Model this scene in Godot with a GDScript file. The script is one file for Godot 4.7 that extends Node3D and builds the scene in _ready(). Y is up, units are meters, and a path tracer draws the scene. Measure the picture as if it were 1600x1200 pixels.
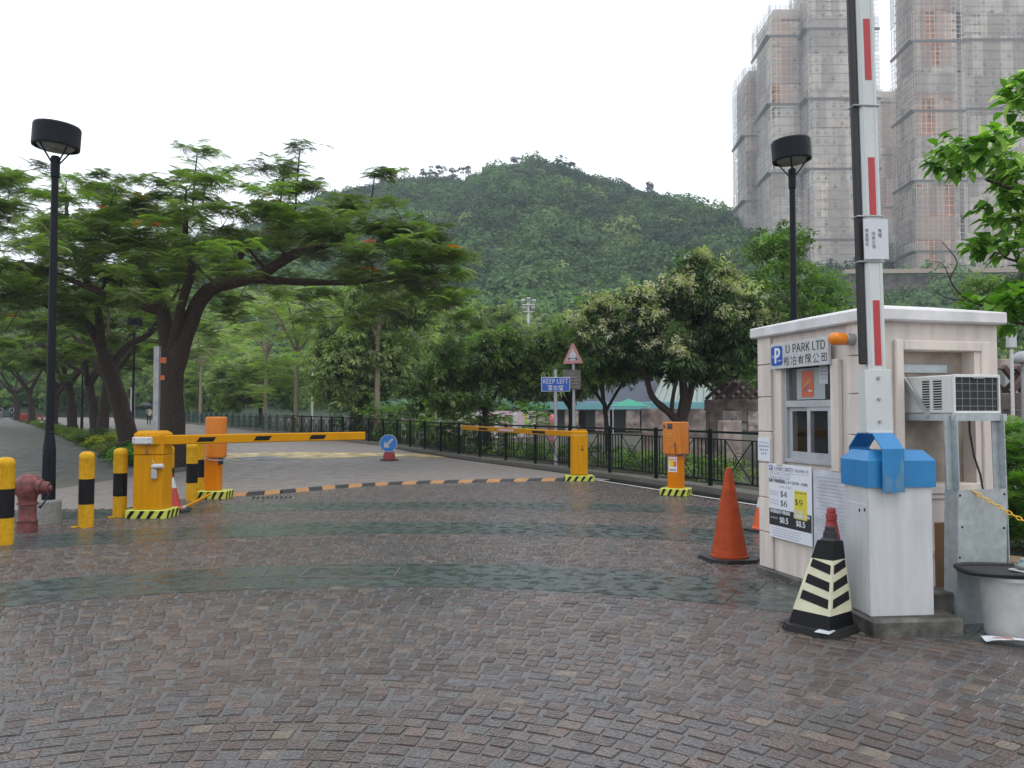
extends Node3D

# ------------------------------------------------------------------ mesh builder
class Mb:
	var v := PackedVector3Array()
	var n := PackedVector3Array()
	var c := PackedColorArray()
	var xf := Transform3D()
	var col := Color.WHITE
	func tri(a: Vector3, b: Vector3, d: Vector3) -> void:   # counter-clockwise seen from outside
		var p := xf * a
		var q := xf * b
		var r := xf * d
		var m := (q - p).cross(r - p)
		if m.length_squared() < 1e-18:
			return
		m = m.normalized()
		v.append(p); v.append(r); v.append(q)
		n.append(m); n.append(m); n.append(m)
		c.append(col); c.append(col); c.append(col)
	func quad(a: Vector3, b: Vector3, d: Vector3, e: Vector3) -> void:
		tri(a, b, d)
		tri(a, d, e)
	func trin(a: Vector3, b: Vector3, d: Vector3, na: Vector3, nb: Vector3, nd: Vector3) -> void:
		v.append(xf * a); v.append(xf * d); v.append(xf * b)
		n.append((xf.basis * na).normalized()); n.append((xf.basis * nd).normalized()); n.append((xf.basis * nb).normalized())
		c.append(col); c.append(col); c.append(col)
	func box(at: Vector3, size: Vector3, bev := 0.0) -> void:
		var h := size * 0.5
		var b := minf(bev, minf(h.x, minf(h.y, h.z)) * 0.9)
		for ax in 3:
			var u := (ax + 1) % 3
			var w := (ax + 2) % 3
			for s in [-1.0, 1.0]:
				var q := []
				for k in [[-1, -1], [1, -1], [1, 1], [-1, 1]]:
					var p := Vector3()
					p[ax] = s * h[ax]
					p[u] = k[0] * (h[u] - b)
					p[w] = k[1] * (h[w] - b)
					q.append(at + p)
				if s > 0: quad(q[0], q[1], q[2], q[3])
				else: quad(q[3], q[2], q[1], q[0])
		if b <= 0.0:
			return
		for ax in 3:
			var u := (ax + 1) % 3
			var w := (ax + 2) % 3
			for su in [-1.0, 1.0]:
				for sw in [-1.0, 1.0]:
					var q := []
					for k in [[-1, 0], [1, 0], [1, 1], [-1, 1]]:
						var p := Vector3()
						p[ax] = k[0] * (h[ax] - b)
						p[u] = su * (h[u] - (b if k[1] == 1 else 0.0))
						p[w] = sw * (h[w] - (0.0 if k[1] == 1 else b))
						q.append(at + p)
					if su * sw > 0: quad(q[0], q[1], q[2], q[3])
					else: quad(q[3], q[2], q[1], q[0])
		for sx in [-1.0, 1.0]:
			for sy in [-1.0, 1.0]:
				for sz in [-1.0, 1.0]:
					var p0 := at + Vector3(sx * h.x, sy * (h.y - b), sz * (h.z - b))
					var p1 := at + Vector3(sx * (h.x - b), sy * h.y, sz * (h.z - b))
					var p2 := at + Vector3(sx * (h.x - b), sy * (h.y - b), sz * h.z)
					if sx * sy * sz > 0: tri(p0, p1, p2)
					else: tri(p0, p2, p1)
	func bar(a: Vector3, b: Vector3, w: float, t: float) -> void:   # rectangular bar from a to b
		var d := b - a
		var keep := xf
		var z := d.normalized()
		var up := Vector3.UP if absf(z.y) < 0.95 else Vector3.RIGHT
		var x := up.cross(z).normalized()
		xf = keep * Transform3D(Basis(x, z.cross(x), z), (a + b) * 0.5)
		box(Vector3.ZERO, Vector3(w, t, d.length()))
		xf = keep
	func tube(pts: Array, rad: Array, sides := 8, caps := true) -> void:
		var m := pts.size()
		var ux := Vector3.ZERO
		var rings := []
		var nrm := []
		for i in m:
			var a: Vector3 = pts[maxi(i - 1, 0)]
			var b: Vector3 = pts[mini(i + 1, m - 1)]
			var t := (b - a).normalized()
			if ux == Vector3.ZERO:
				ux = t.cross(Vector3.UP if absf(t.y) < 0.9 else Vector3.RIGHT).normalized()
			else:
				ux = (ux - t * ux.dot(t)).normalized()
			var uy := t.cross(ux)
			var r := []
			var q := []
			for k in sides:
				var g := TAU * k / sides
				var o := ux * cos(g) + uy * sin(g)
				q.append(o)
				r.append(pts[i] + o * float(rad[i]))
			rings.append(r)
			nrm.append(q)
		for i in m - 1:
			for k in sides:
				var l := (k + 1) % sides
				trin(rings[i][k], rings[i][l], rings[i + 1][l], nrm[i][k], nrm[i][l], nrm[i + 1][l])
				trin(rings[i][k], rings[i + 1][l], rings[i + 1][k], nrm[i][k], nrm[i + 1][l], nrm[i + 1][k])
		if caps:
			for k in range(1, sides - 1):
				tri(rings[0][0], rings[0][k + 1], rings[0][k])
				tri(rings[m - 1][0], rings[m - 1][k], rings[m - 1][k + 1])
	func lathe(prof: Array, sides := 24, smooth := false) -> void:   # Vector2(r, y) from bottom to top
		var m := prof.size()
		var sn := []
		for i in m - 1:
			var d: Vector2 = prof[i + 1] - prof[i]
			sn.append(Vector2(d.y, -d.x).normalized())
		for i in m - 1:
			var na: Vector2 = sn[i]
			var nb: Vector2 = sn[i]
			if smooth:
				if i > 0 and sn[i - 1].dot(sn[i]) > 0.6: na = (sn[i - 1] + sn[i]).normalized()
				if i < m - 2 and sn[i + 1].dot(sn[i]) > 0.6: nb = (sn[i + 1] + sn[i]).normalized()
			for k in sides:
				var g := TAU * k / sides
				var h := TAU * (k + 1) / sides
				var e := Vector3(cos(g), 0, -sin(g))
				var f := Vector3(cos(h), 0, -sin(h))
				var ya := Vector3(0, prof[i].y, 0)
				var yb := Vector3(0, prof[i + 1].y, 0)
				var ra: float = prof[i].x
				var rb: float = prof[i + 1].x
				var nae := e * na.x + Vector3.UP * na.y
				var naf := f * na.x + Vector3.UP * na.y
				var nbe := e * nb.x + Vector3.UP * nb.y
				var nbf := f * nb.x + Vector3.UP * nb.y
				if ra > 1e-5:
					trin(e * ra + ya, f * ra + ya, f * rb + yb, nae, naf, nbf)
				if rb > 1e-5:
					trin(e * ra + ya, f * rb + yb, e * rb + yb, nae, nbf, nbe)
	func prism(poly: PackedVector2Array, z0: float, z1: float) -> void:   # xy outline pulled along z
		var p := poly
		if Geometry2D.is_polygon_clockwise(p):
			p = poly.duplicate()
			p.reverse()
		# Godot calls y-down clockwise; make sure that it is counter-clockwise with y up
		var area := 0.0
		for i in p.size():
			area += p[i].cross(p[(i + 1) % p.size()])
		if area < 0.0:
			p.reverse()
		var t := Geometry2D.triangulate_polygon(p)
		for i in range(0, t.size(), 3):
			var a := p[t[i]]
			var b := p[t[i + 1]]
			var d := p[t[i + 2]]
			if (b - a).cross(d - a) < 0:
				var s := b
				b = d
				d = s
			tri(Vector3(a.x, a.y, z1), Vector3(b.x, b.y, z1), Vector3(d.x, d.y, z1))
			tri(Vector3(a.x, a.y, z0), Vector3(d.x, d.y, z0), Vector3(b.x, b.y, z0))
		for i in p.size():
			var a := p[i]
			var b := p[(i + 1) % p.size()]
			quad(Vector3(a.x, a.y, z0), Vector3(b.x, b.y, z0), Vector3(b.x, b.y, z1), Vector3(a.x, a.y, z1))
	func flat(poly: PackedVector2Array, hf: Callable, up := 0.0) -> void:   # ground sheet: outline in x and z
		var t := Geometry2D.triangulate_polygon(poly)
		for i in range(0, t.size(), 3):
			var p := []
			for k in 3:
				var q := poly[t[i + k]]
				p.append(Vector3(q.x, hf.call(q.y) + up, q.y))
			if (p[1] - p[0]).cross(p[2] - p[0]).y < 0: tri(p[0], p[2], p[1])
			else: tri(p[0], p[1], p[2])
	func mesh() -> ArrayMesh:
		var a := []
		a.resize(Mesh.ARRAY_MAX)
		a[Mesh.ARRAY_VERTEX] = v
		a[Mesh.ARRAY_NORMAL] = n
		a[Mesh.ARRAY_COLOR] = c
		var m := ArrayMesh.new()
		if v.size():
			m.add_surface_from_arrays(Mesh.PRIMITIVE_TRIANGLES, a)
		return m

# ------------------------------------------------------------------ scene helpers
var M := {}
var used := {}
var rng := RandomNumberGenerator.new()

func numbered(called: String) -> String:
	if not used.has(called):
		used[called] = 0
		return called
	used[called] += 1
	return "%s_%03d" % [called, used[called]]

func tag(o: Node, label := "", category := "", group := "", kind := "") -> Node:
	if label: o.set_meta("label", label)
	if category: o.set_meta("category", category)
	if group: o.set_meta("group", group)
	if kind: o.set_meta("kind", kind)
	return o

func thing(called: String, label: String, category: String, at := Vector3.ZERO, turn := 0.0, group := "") -> Node3D:
	var o := Node3D.new()
	o.name = numbered(called)
	add_child(o, true)
	o.position = at
	o.rotation.y = turn
	tag(o, label, category, group)
	return o

func part(called: String, m: Variant, mat: Material, parent: Node, kind := "") -> MeshInstance3D:
	var o := MeshInstance3D.new()
	o.name = called if parent != self else numbered(called)
	o.mesh = m.mesh() if m is Mb else m
	o.material_override = mat
	parent.add_child(o, true)
	if kind: o.set_meta("kind", kind)
	return o

func copy(src: Node3D, label: String, at: Vector3, turn := 0.0) -> Node3D:
	var o: Node3D = src.duplicate()
	o.name = numbered(String(src.name).rstrip("0123456789").trim_suffix("_"))
	add_child(o, true)
	o.position = at
	o.rotation = Vector3(0, turn, 0)
	o.set_meta("label", label)
	return o

func bx(at: Vector3, size: Vector3, bev := 0.0) -> Mb:
	var m := Mb.new()
	m.box(at, size, bev)
	return m

func many(called: String, mesh: Mesh, mat: Material, xfs: Array, cols: Array, parent: Node, kind := "stuff") -> MultiMeshInstance3D:
	var mm := MultiMesh.new()
	mm.transform_format = MultiMesh.TRANSFORM_3D
	mm.use_colors = true
	mm.mesh = mesh
	mm.instance_count = xfs.size()
	for i in xfs.size():
		mm.set_instance_transform(i, xfs[i])
		mm.set_instance_color(i, cols[i])
	var o := MultiMeshInstance3D.new()
	o.name = called if parent != self else numbered(called)
	o.multimesh = mm
	o.material_override = mat
	parent.add_child(o, true)
	if kind: o.set_meta("kind", kind)
	return o

func noise_tex(freq: float, lo: float, hi: float, sd: int, size := 512, kind := FastNoiseLite.TYPE_SIMPLEX_SMOOTH, oct := 4) -> NoiseTexture2D:
	var f := FastNoiseLite.new()
	f.noise_type = kind
	f.frequency = freq
	f.fractal_octaves = oct
	f.seed = sd
	var t := NoiseTexture2D.new()
	t.width = size
	t.height = size
	t.seamless = true
	t.noise = f
	var g := Gradient.new()
	g.set_color(0, Color(lo, lo, lo))
	g.set_color(1, Color(hi, hi, hi))
	t.color_ramp = g
	return t

func normal_tex(freq: float, strength: float, sd: int) -> NoiseTexture2D:
	var t := noise_tex(freq, 0, 1, sd)
	t.color_ramp = null
	t.as_normal_map = true
	t.bump_strength = strength
	return t

func mat(r: float, g: float, b: float, rough := 0.6, metal := 0.0, tex: Texture2D = null, scale := 1.0, vert := false, nrm: Texture2D = null, nscale := 1.0) -> StandardMaterial3D:
	var m := StandardMaterial3D.new()
	m.albedo_color = Color(r, g, b).linear_to_srgb()
	m.roughness = rough
	m.metallic = metal
	m.vertex_color_use_as_albedo = vert
	if tex or nrm:
		m.uv1_triplanar = true
		m.uv1_world_triplanar = true
		m.uv1_scale = Vector3.ONE * scale
	if tex:
		m.albedo_texture = tex
	if nrm:
		m.normal_enabled = true
		m.normal_texture = nrm
		m.normal_scale = nscale
	return m

func gy(z: float) -> float:   # the road climbs gently beyond thirty metres
	return maxf(0.0, (-z - 30.0) * 0.01)

func on(x: float, z: float) -> Vector3:
	return Vector3(x, gy(z), z)

func sheet(called: String, poly: PackedVector2Array, up: float, m: Material) -> MeshInstance3D:
	var b := Mb.new()
	var near := PackedVector2Array([Vector2(-4000, -30), Vector2(4000, -30), Vector2(4000, 4000), Vector2(-4000, 4000)])
	var far := PackedVector2Array([Vector2(-4000, -4000), Vector2(4000, -4000), Vector2(4000, -30), Vector2(-4000, -30)])
	for half in [near, far]:
		for p in Geometry2D.intersect_polygons(poly, half):
			b.flat(p, gy, up)
	var o := part(called, b, m, self)
	o.set_meta("kind", "structure")
	return o

func lettering(text: String, w: float, h: float, at: Transform3D, m: Material, parent: Node, bold := false) -> void:
	var t := TextMesh.new()
	var f := SystemFont.new()
	f.font_names = PackedStringArray(["Droid Sans"])
	if bold: f.font_weight = 700
	t.font = f
	t.text = text
	t.font_size = 40
	t.pixel_size = 0.01
	t.depth = 0.1
	t.curve_step = 2.0
	var bb := t.get_aabb()
	var o := MeshInstance3D.new()
	o.name = "lettering"
	o.mesh = t
	o.material_override = m
	var s := Vector3(w / bb.size.x, h / bb.size.y, 0.012)
	o.transform = at * Transform3D(Basis.from_scale(s), -bb.get_center() * s + Vector3(0, 0, 0.0006))
	parent.add_child(o, true)

const GLYPH := {
	"yu": "3153 0464 6409 383f 4959 6748 a185 c1f5 b57a b5fa 9b9f 9bdbdf 9fdf",
	"bo": "1133 0446 0f39 a183 747f 74e4ef 7fef 79e9",
	"you": "04f4 801a 564f 56c6ceae 59c9 5ccc",
	"xian": "111f 115134 3457 5736 717e 71d1d7 74d4 77d7 7eab d8ab 97ff",
	"gong": "6107 a1f7 782e 2ece adee",
	"si": "22e2edbd 25b5 3838 373d 37979d 3d9d",
	"zuo": "04f4 711d 58d8 989e 3efe",
	"kao": "4031 11c1 701 7074 04f4 3636 3539 35b5b9 39b9 6a6f 9a9f 2a5a ada 2c5c acdc 2e5e aede",
	"shi": "111a 1161 1454 1757 1a6a6fef 313a 2c2e 4c4e 8282 82e2 82868e6e e2e6 86e6 b0b8 b88f 9aff",
	"che": "12e2 3434 343b 34c4cb 38c8 3bcb 0ded 808f",
	"ting": "3007 242f 9091 52f2 6464 646767 64c4c7 67c7 5959 59f9 7bdb aaaf",
}

func glyph(key: String, w: float, h: float, at: Transform3D, m: Material, parent: Node, weight := 0.085) -> void:
	var b := Mb.new()
	var hexd := "0123456789abcdef"
	for stroke in GLYPH[key].split(" "):
		var pts := []
		for i in range(0, stroke.length() - 1, 2):
			pts.append(Vector2((hexd.find(stroke[i]) / 15.0 - 0.5) * w, (0.5 - hexd.find(stroke[i + 1]) / 15.0) * h))
		for i in pts.size() - 1:
			var p: Vector2 = pts[i]
			var q: Vector2 = pts[i + 1]
			if p.distance_to(q) < 1e-5: continue
			var d := (q - p).normalized()
			var s := Vector2(-d.y, d.x) * w * weight * 0.5
			var e := d * w * weight * 0.3
			b.prism(PackedVector2Array([p - e - s, q + e - s, q + e + s, p - e + s]), 0.0003 + 0.00004 * i, 0.0011 + 0.00004 * i)
	var o := part("lettering", b, m, parent)
	o.transform = at

func add_materials() -> void:
	var blotch := noise_tex(0.008, 0.84, 1.0, 1)
	var streak := noise_tex(0.012, 0.9, 1.0, 31, 512, FastNoiseLite.TYPE_PERLIN, 6)
	var faint := noise_tex(0.006, 0.93, 1.0, 30)
	var grain := noise_tex(0.05, 0.75, 1.0, 2)
	var fine := noise_tex(0.15, 0.7, 1.0, 3)
	var stain := noise_tex(0.012, 0.45, 1.0, 4, 512, FastNoiseLite.TYPE_PERLIN, 6)
	var bump := normal_tex(0.06, 4.0, 5)
	var bump2 := normal_tex(0.02, 3.0, 6)
	var wet := noise_tex(0.01, 0.03, 0.4, 7, 512, FastNoiseLite.TYPE_SIMPLEX_SMOOTH, 5)
	var wetter := noise_tex(0.012, 0.05, 0.55, 8, 512, FastNoiseLite.TYPE_SIMPLEX_SMOOTH, 4)
	M.blotch = blotch
	M.grain = grain
	M.bump = bump
	M.cobble = mat(1, 1, 1, 1.0, 0, grain, 1.3, true, bump, 0.6)
	M.cobble.roughness_texture = wet
	M.cobble_tones = []
	for t in tones:
		var m: StandardMaterial3D = M.cobble.duplicate()
		m.vertex_color_use_as_albedo = false
		m.albedo_color = t.linear_to_srgb()
		M.cobble_tones.append(m)
	M.mortar = mat(0.135, 0.125, 0.12, 0.42, 0, grain, 2.0)
	M.slab = []
	for t in [Color(0.062, 0.082, 0.075), Color(0.073, 0.09, 0.083), Color(0.056, 0.072, 0.068)]:
		var m := mat(t.r, t.g, t.b, 1.0, 0, grain, 0.9, false, bump2, 0.25)
		m.roughness_texture = wetter
		M.slab.append(m)
	M.asphalt = mat(0.29, 0.25, 0.23, 1.0, 0, grain, 0.35, false, bump, 0.3)
	M.asphalt.roughness_texture = noise_tex(0.01, 0.35, 0.85, 9)
	M.walk = mat(0.13, 0.125, 0.11, 1.0, 0, blotch, 0.22, false, bump, 0.3)
	M.walk.roughness_texture = noise_tex(0.008, 0.3, 0.8, 10)
	M.earth = mat(0.06, 0.055, 0.035, 0.95, 0, blotch, 0.3)
	M.paint_yellow = mat(0.85, 0.66, 0.32, 0.6, 0, stain, 0.3)
	M.paint_grey = mat(0.3, 0.31, 0.33, 0.6, 0, stain, 0.3)
	M.paint_white = mat(0.75, 0.75, 0.73, 0.6, 0, grain, 1.0)
	M.kerb = mat(0.16, 0.15, 0.13, 0.75, 0, blotch, 0.8, false, bump, 0.4)
	M.concrete = mat(0.27, 0.26, 0.23, 0.8, 0, stain, 0.9, false, bump, 0.5)
	M.concrete_wet = mat(0.15, 0.145, 0.125, 0.55, 0, stain, 1.3, false, bump, 0.5)
	M.terrazzo = mat(0.75, 0.75, 0.7, 0.7, 0, noise_tex(0.35, 0.25, 1.0, 11, 256, FastNoiseLite.TYPE_CELLULAR, 1), 1.1)
	M.yellow = mat(0.6, 0.265, 0.0, 0.5, 0, streak, 0.9)
	M.yellow.uv1_scale = Vector3(2.6, 0.5, 2.6)
	M.bollard = mat(0.68, 0.37, 0.012, 0.5, 0, noise_tex(0.02, 0.82, 1.0, 12), 1.2)
	M.orange = mat(0.66, 0.19, 0.0, 0.45, 0, faint, 0.9)
	M.lime = mat(0.62, 0.66, 0.1, 0.4, 0, blotch, 1.5)
	M.black = mat(0.012, 0.012, 0.013, 0.45, 0, grain, 1.2)
	M.rubber = mat(0.02, 0.02, 0.021, 0.55, 0, grain, 1.0)
	M.lamp_black = mat(0.008, 0.010, 0.013, 0.5)
	M.fence = mat(0.006, 0.011, 0.01, 0.6)
	M.fence.metallic_specular = 0.25
	M.fence_green = mat(0.012, 0.055, 0.045, 0.5)
	M.white = mat(0.56, 0.57, 0.575, 0.4, 0, streak, 1.0)
	M.white.uv1_scale = Vector3(2.2, 0.35, 2.2)
	M.arm_white = mat(0.6, 0.63, 0.62, 0.5, 0, faint, 0.35)
	M.blue = mat(0.02, 0.2, 0.46, 0.42, 0, streak, 0.8)
	M.blue_patch = mat(0.09, 0.24, 0.4, 0.5, 0, blotch, 1.5)
	M.red = mat(0.42, 0.035, 0.04, 0.45)
	M.cone = mat(0.55, 0.085, 0.025, 0.5, 0, noise_tex(0.015, 0.72, 1.0, 13, 512, FastNoiseLite.TYPE_PERLIN, 5), 1.5)
	M.cone_red = mat(0.4, 0.05, 0.045, 0.5, 0, blotch, 1.5)
	M.cream = mat(0.68, 0.66, 0.46, 0.5, 0, blotch, 1.6)
	M.booth = mat(0.75, 0.66, 0.59, 0.75, 0, noise_tex(0.012, 0.84, 1.0, 14, 512, FastNoiseLite.TYPE_PERLIN, 6), 1.0, false, bump, 0.12)
	M.booth.uv1_scale = Vector3(1.5, 0.22, 1.5)
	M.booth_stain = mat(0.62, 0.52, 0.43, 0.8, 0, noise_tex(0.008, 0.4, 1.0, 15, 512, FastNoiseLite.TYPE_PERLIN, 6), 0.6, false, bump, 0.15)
	M.roof_white = mat(0.82, 0.8, 0.8, 0.7, 0, noise_tex(0.008, 0.8, 1.0, 16), 0.6)
	M.alu = mat(0.5, 0.52, 0.53, 0.42, 0.2, blotch, 0.8)
	M.galv = mat(0.5, 0.55, 0.56, 0.5, 0.4, noise_tex(0.02, 0.82, 1.0, 17, 512, FastNoiseLite.TYPE_CELLULAR, 3), 1.3)
	M.steel = mat(0.42, 0.43, 0.44, 0.45, 0.4, blotch, 0.9)
	M.ac = mat(0.7, 0.7, 0.67, 0.5, 0, faint, 1.2)
	M.dark = mat(0.01, 0.011, 0.012, 0.6)
	M.glass = mat(0.04, 0.05, 0.05, 0.04)
	M.glass.transparency = BaseMaterial3D.TRANSPARENCY_ALPHA
	M.glass.albedo_color.a = 0.1
	M.glass.metallic_specular = 0.3
	M.plastic = mat(0.3, 0.3, 0.3, 0.12)
	M.plastic.metallic_specular = 0.3
	M.plastic.transparency = BaseMaterial3D.TRANSPARENCY_ALPHA
	M.plastic.albedo_color.a = 0.05
	M.paper = mat(0.68, 0.7, 0.74, 0.75)
	M.paper2 = mat(0.6, 0.62, 0.67, 0.75, 0, blotch, 1.5)
	M.ink = mat(0.02, 0.02, 0.025, 0.7)
	M.ink_grey = mat(0.2, 0.2, 0.23, 0.7)
	M.sign_yellow = mat(0.65, 0.56, 0.05, 0.6)
	M.sign_orange = mat(0.75, 0.12, 0.015, 0.6)
	M.sign_blue = mat(0.012, 0.075, 0.36, 0.45)
	M.sign_blue2 = mat(0.02, 0.2, 0.6, 0.45)
	M.sign_pink = mat(0.5, 0.22, 0.22, 0.6)
	M.amber = mat(0.8, 0.24, 0.012, 0.2)
	M.amber.backlight_enabled = true
	M.amber.backlight = Color(0.5, 0.2, 0.02)
	M.hydrant = mat(0.27, 0.075, 0.07, 0.55, 0, stain, 2.0, false, bump, 0.5)
	M.wood = mat(0.2, 0.11, 0.05, 0.6)
	M.bark = mat(0.085, 0.058, 0.044, 0.95, 0, noise_tex(0.03, 0.5, 1.0, 18, 512, FastNoiseLite.TYPE_PERLIN, 5), 1.1, false, normal_tex(0.05, 9.0, 19), 0.9)
	M.bark_pale = mat(0.5, 0.41, 0.29, 0.95, 0, noise_tex(0.03, 0.5, 1.0, 20), 0.8)
	M.leaf = mat(1, 1, 1, 0.55, 0, null, 1, true)
	M.leaf.backlight_enabled = true
	M.leaf.backlight = Color(0.86, 1.0, 0.5)
	M.leaf_far = mat(1, 1, 1, 0.8, 0, null, 1, true)
	M.leaf_far.backlight_enabled = true
	M.leaf_far.backlight = Color(0.8, 0.85, 0.5)
	M.pink_wall = mat(0.5, 0.4, 0.36, 0.8, 0, stain, 0.4)
	M.mauve = mat(0.27, 0.2, 0.18, 0.85, 0, stain, 0.5)
	M.lattice = mat(0.075, 0.04, 0.035, 0.7)
	M.teal = mat(0.16, 0.36, 0.4, 0.6)
	M.green_roof = mat(0.2, 0.36, 0.25, 0.6)
	M.blue_roof = mat(0.16, 0.16, 0.2, 0.6)
	M.pale_roof = mat(0.5, 0.53, 0.48, 0.5)
	M.slope = mat(0.17, 0.14, 0.12, 0.9, 0, stain, 0.1)
	M.tan = mat(0.36, 0.29, 0.23, 0.8)
	M.vc = mat(1, 1, 1, 0.8, 0, null, 1, true)
	M.chain = mat(0.8, 0.45, 0.02, 0.45)
	for key in ["yellow", "bollard", "orange", "black", "lamp_black", "cone"]:
		if M.has(key): M[key].metallic_specular = 0.28

var tones := [Color(0.115, 0.082, 0.072), Color(0.132, 0.094, 0.08), Color(0.116, 0.102, 0.098), Color(0.142, 0.114, 0.1), Color(0.1, 0.076, 0.068), Color(0.122, 0.113, 0.112), Color(0.165, 0.118, 0.098), Color(0.21, 0.165, 0.13)]

# ------------------------------------------------------------------ the scene
func _ready() -> void:
	var cam := Camera3D.new()
	cam.name = "camera"
	cam.position = Vector3(0, 1.55, 0)
	cam.rotation_degrees = Vector3(2.065, 0, 0)
	cam.fov = 51.35
	cam.near = 0.05
	cam.far = 6000.0
	add_child(cam)
	cam.current = true
	var env := Environment.new()
	env.background_mode = Environment.BG_SKY
	var sky := Sky.new()
	var sm := ProceduralSkyMaterial.new()
	sm.sky_top_color = Color(0.91, 0.94, 0.985)
	sm.sky_horizon_color = Color(0.97, 0.975, 0.985)
	sm.sky_curve = 0.2
	sm.ground_bottom_color = Color(0.3, 0.3, 0.28)
	sm.ground_horizon_color = Color(0.6, 0.6, 0.58)
	sm.sky_energy_multiplier = 1.15
	sky.sky_material = sm
	env.sky = sky
	env.tonemap_mode = Environment.TONE_MAPPER_LINEAR
	env.tonemap_exposure = 1.36
	env.sdfgi_enabled = true
	env.ssao_enabled = true
	env.ssil_enabled = true
	env.fog_enabled = true
	env.fog_light_color = Color(0.86, 0.9, 0.95)
	env.fog_density = 0.00055
	var we := WorldEnvironment.new()
	we.name = "world_environment"
	we.environment = env
	add_child(we)
	var sun := DirectionalLight3D.new()
	sun.name = "sun"
	sun.light_energy = 0.3
	sun.light_color = Color(1.0, 0.98, 0.95)
	sun.light_angular_distance = 25.0
	sun.shadow_enabled = true
	sun.rotation_degrees = Vector3(-62, 25, 0)
	add_child(sun)
	rng.seed = 7
	add_materials()
	M.orange_rubber = mat(0.46, 0.235, 0.085, 0.6, 0, M.blotch, 2.0)
	build_ground()
	lay_paving()
	build_hill()
	build_towers()
	build_fence()
	build_background()
	build_trees()
	build_kiosk()
	build_air_conditioner()
	build_near_barrier()
	build_near_things()
	build_street_things()
	build_signs()
	build_people()

# ------------------------------------------------------------------ paving
const PLAZA := Vector2(-1.1, -1.0)   # the setts run in rings round this point
var bands := [[6.15, 7.22], [9.25, 10.35], [11.9, 12.9]]

func plaza_edge() -> PackedVector2Array:
	return PackedVector2Array([Vector2(-9.5, -12.6), Vector2(-6.3, -12.9), Vector2(-5.9, -14.3), Vector2(-5.3, -14.95), Vector2(-4.616, -15.45), Vector2(-3.786, -16.47),
		Vector2(-2.924, -17.2), Vector2(-1.847, -17.68), Vector2(-0.896, -17.95), Vector2(0.0, -18.2), Vector2(1.6, -18.45), Vector2(1.95, -18.2), Vector2(4.05, -13.3), Vector2(4.85, -11.6), Vector2(6.2, -9.6), Vector2(7.5, -8.3), Vector2(7.5, 3.0), Vector2(-9.5, 3.0)])

func sett(b: Mb, w: float, d: float, h: float, r: RandomNumberGenerator) -> void:
	var o := []
	var m := []
	var t := []
	var tx := r.randf_range(-0.03, 0.03)
	var tz := r.randf_range(-0.03, 0.03)
	for k in [[-1, 1], [1, 1], [1, -1], [-1, -1]]:
		var x: float = k[0] * w * 0.5 * r.randf_range(0.86, 1.03)
		var z: float = k[1] * d * 0.5 * r.randf_range(0.86, 1.03)
		var y := h + x * tx + z * tz
		o.append(Vector3(x, -0.012, z))
		m.append(Vector3(x * 0.985, y - 0.005, z * 0.985))
		t.append(Vector3(x * 0.87, y, z * 0.87))
	var mid := Vector3(r.randf_range(-0.1, 0.1) * w, h + r.randf_range(-0.0015, 0.003), r.randf_range(-0.1, 0.1) * d)
	for k in 4:
		var l := (k + 1) % 4
		b.quad(o[k], o[l], m[l], m[k])
		b.quad(m[k], m[l], t[l], t[k])
		b.tri(t[k], t[l], mid)

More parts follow.
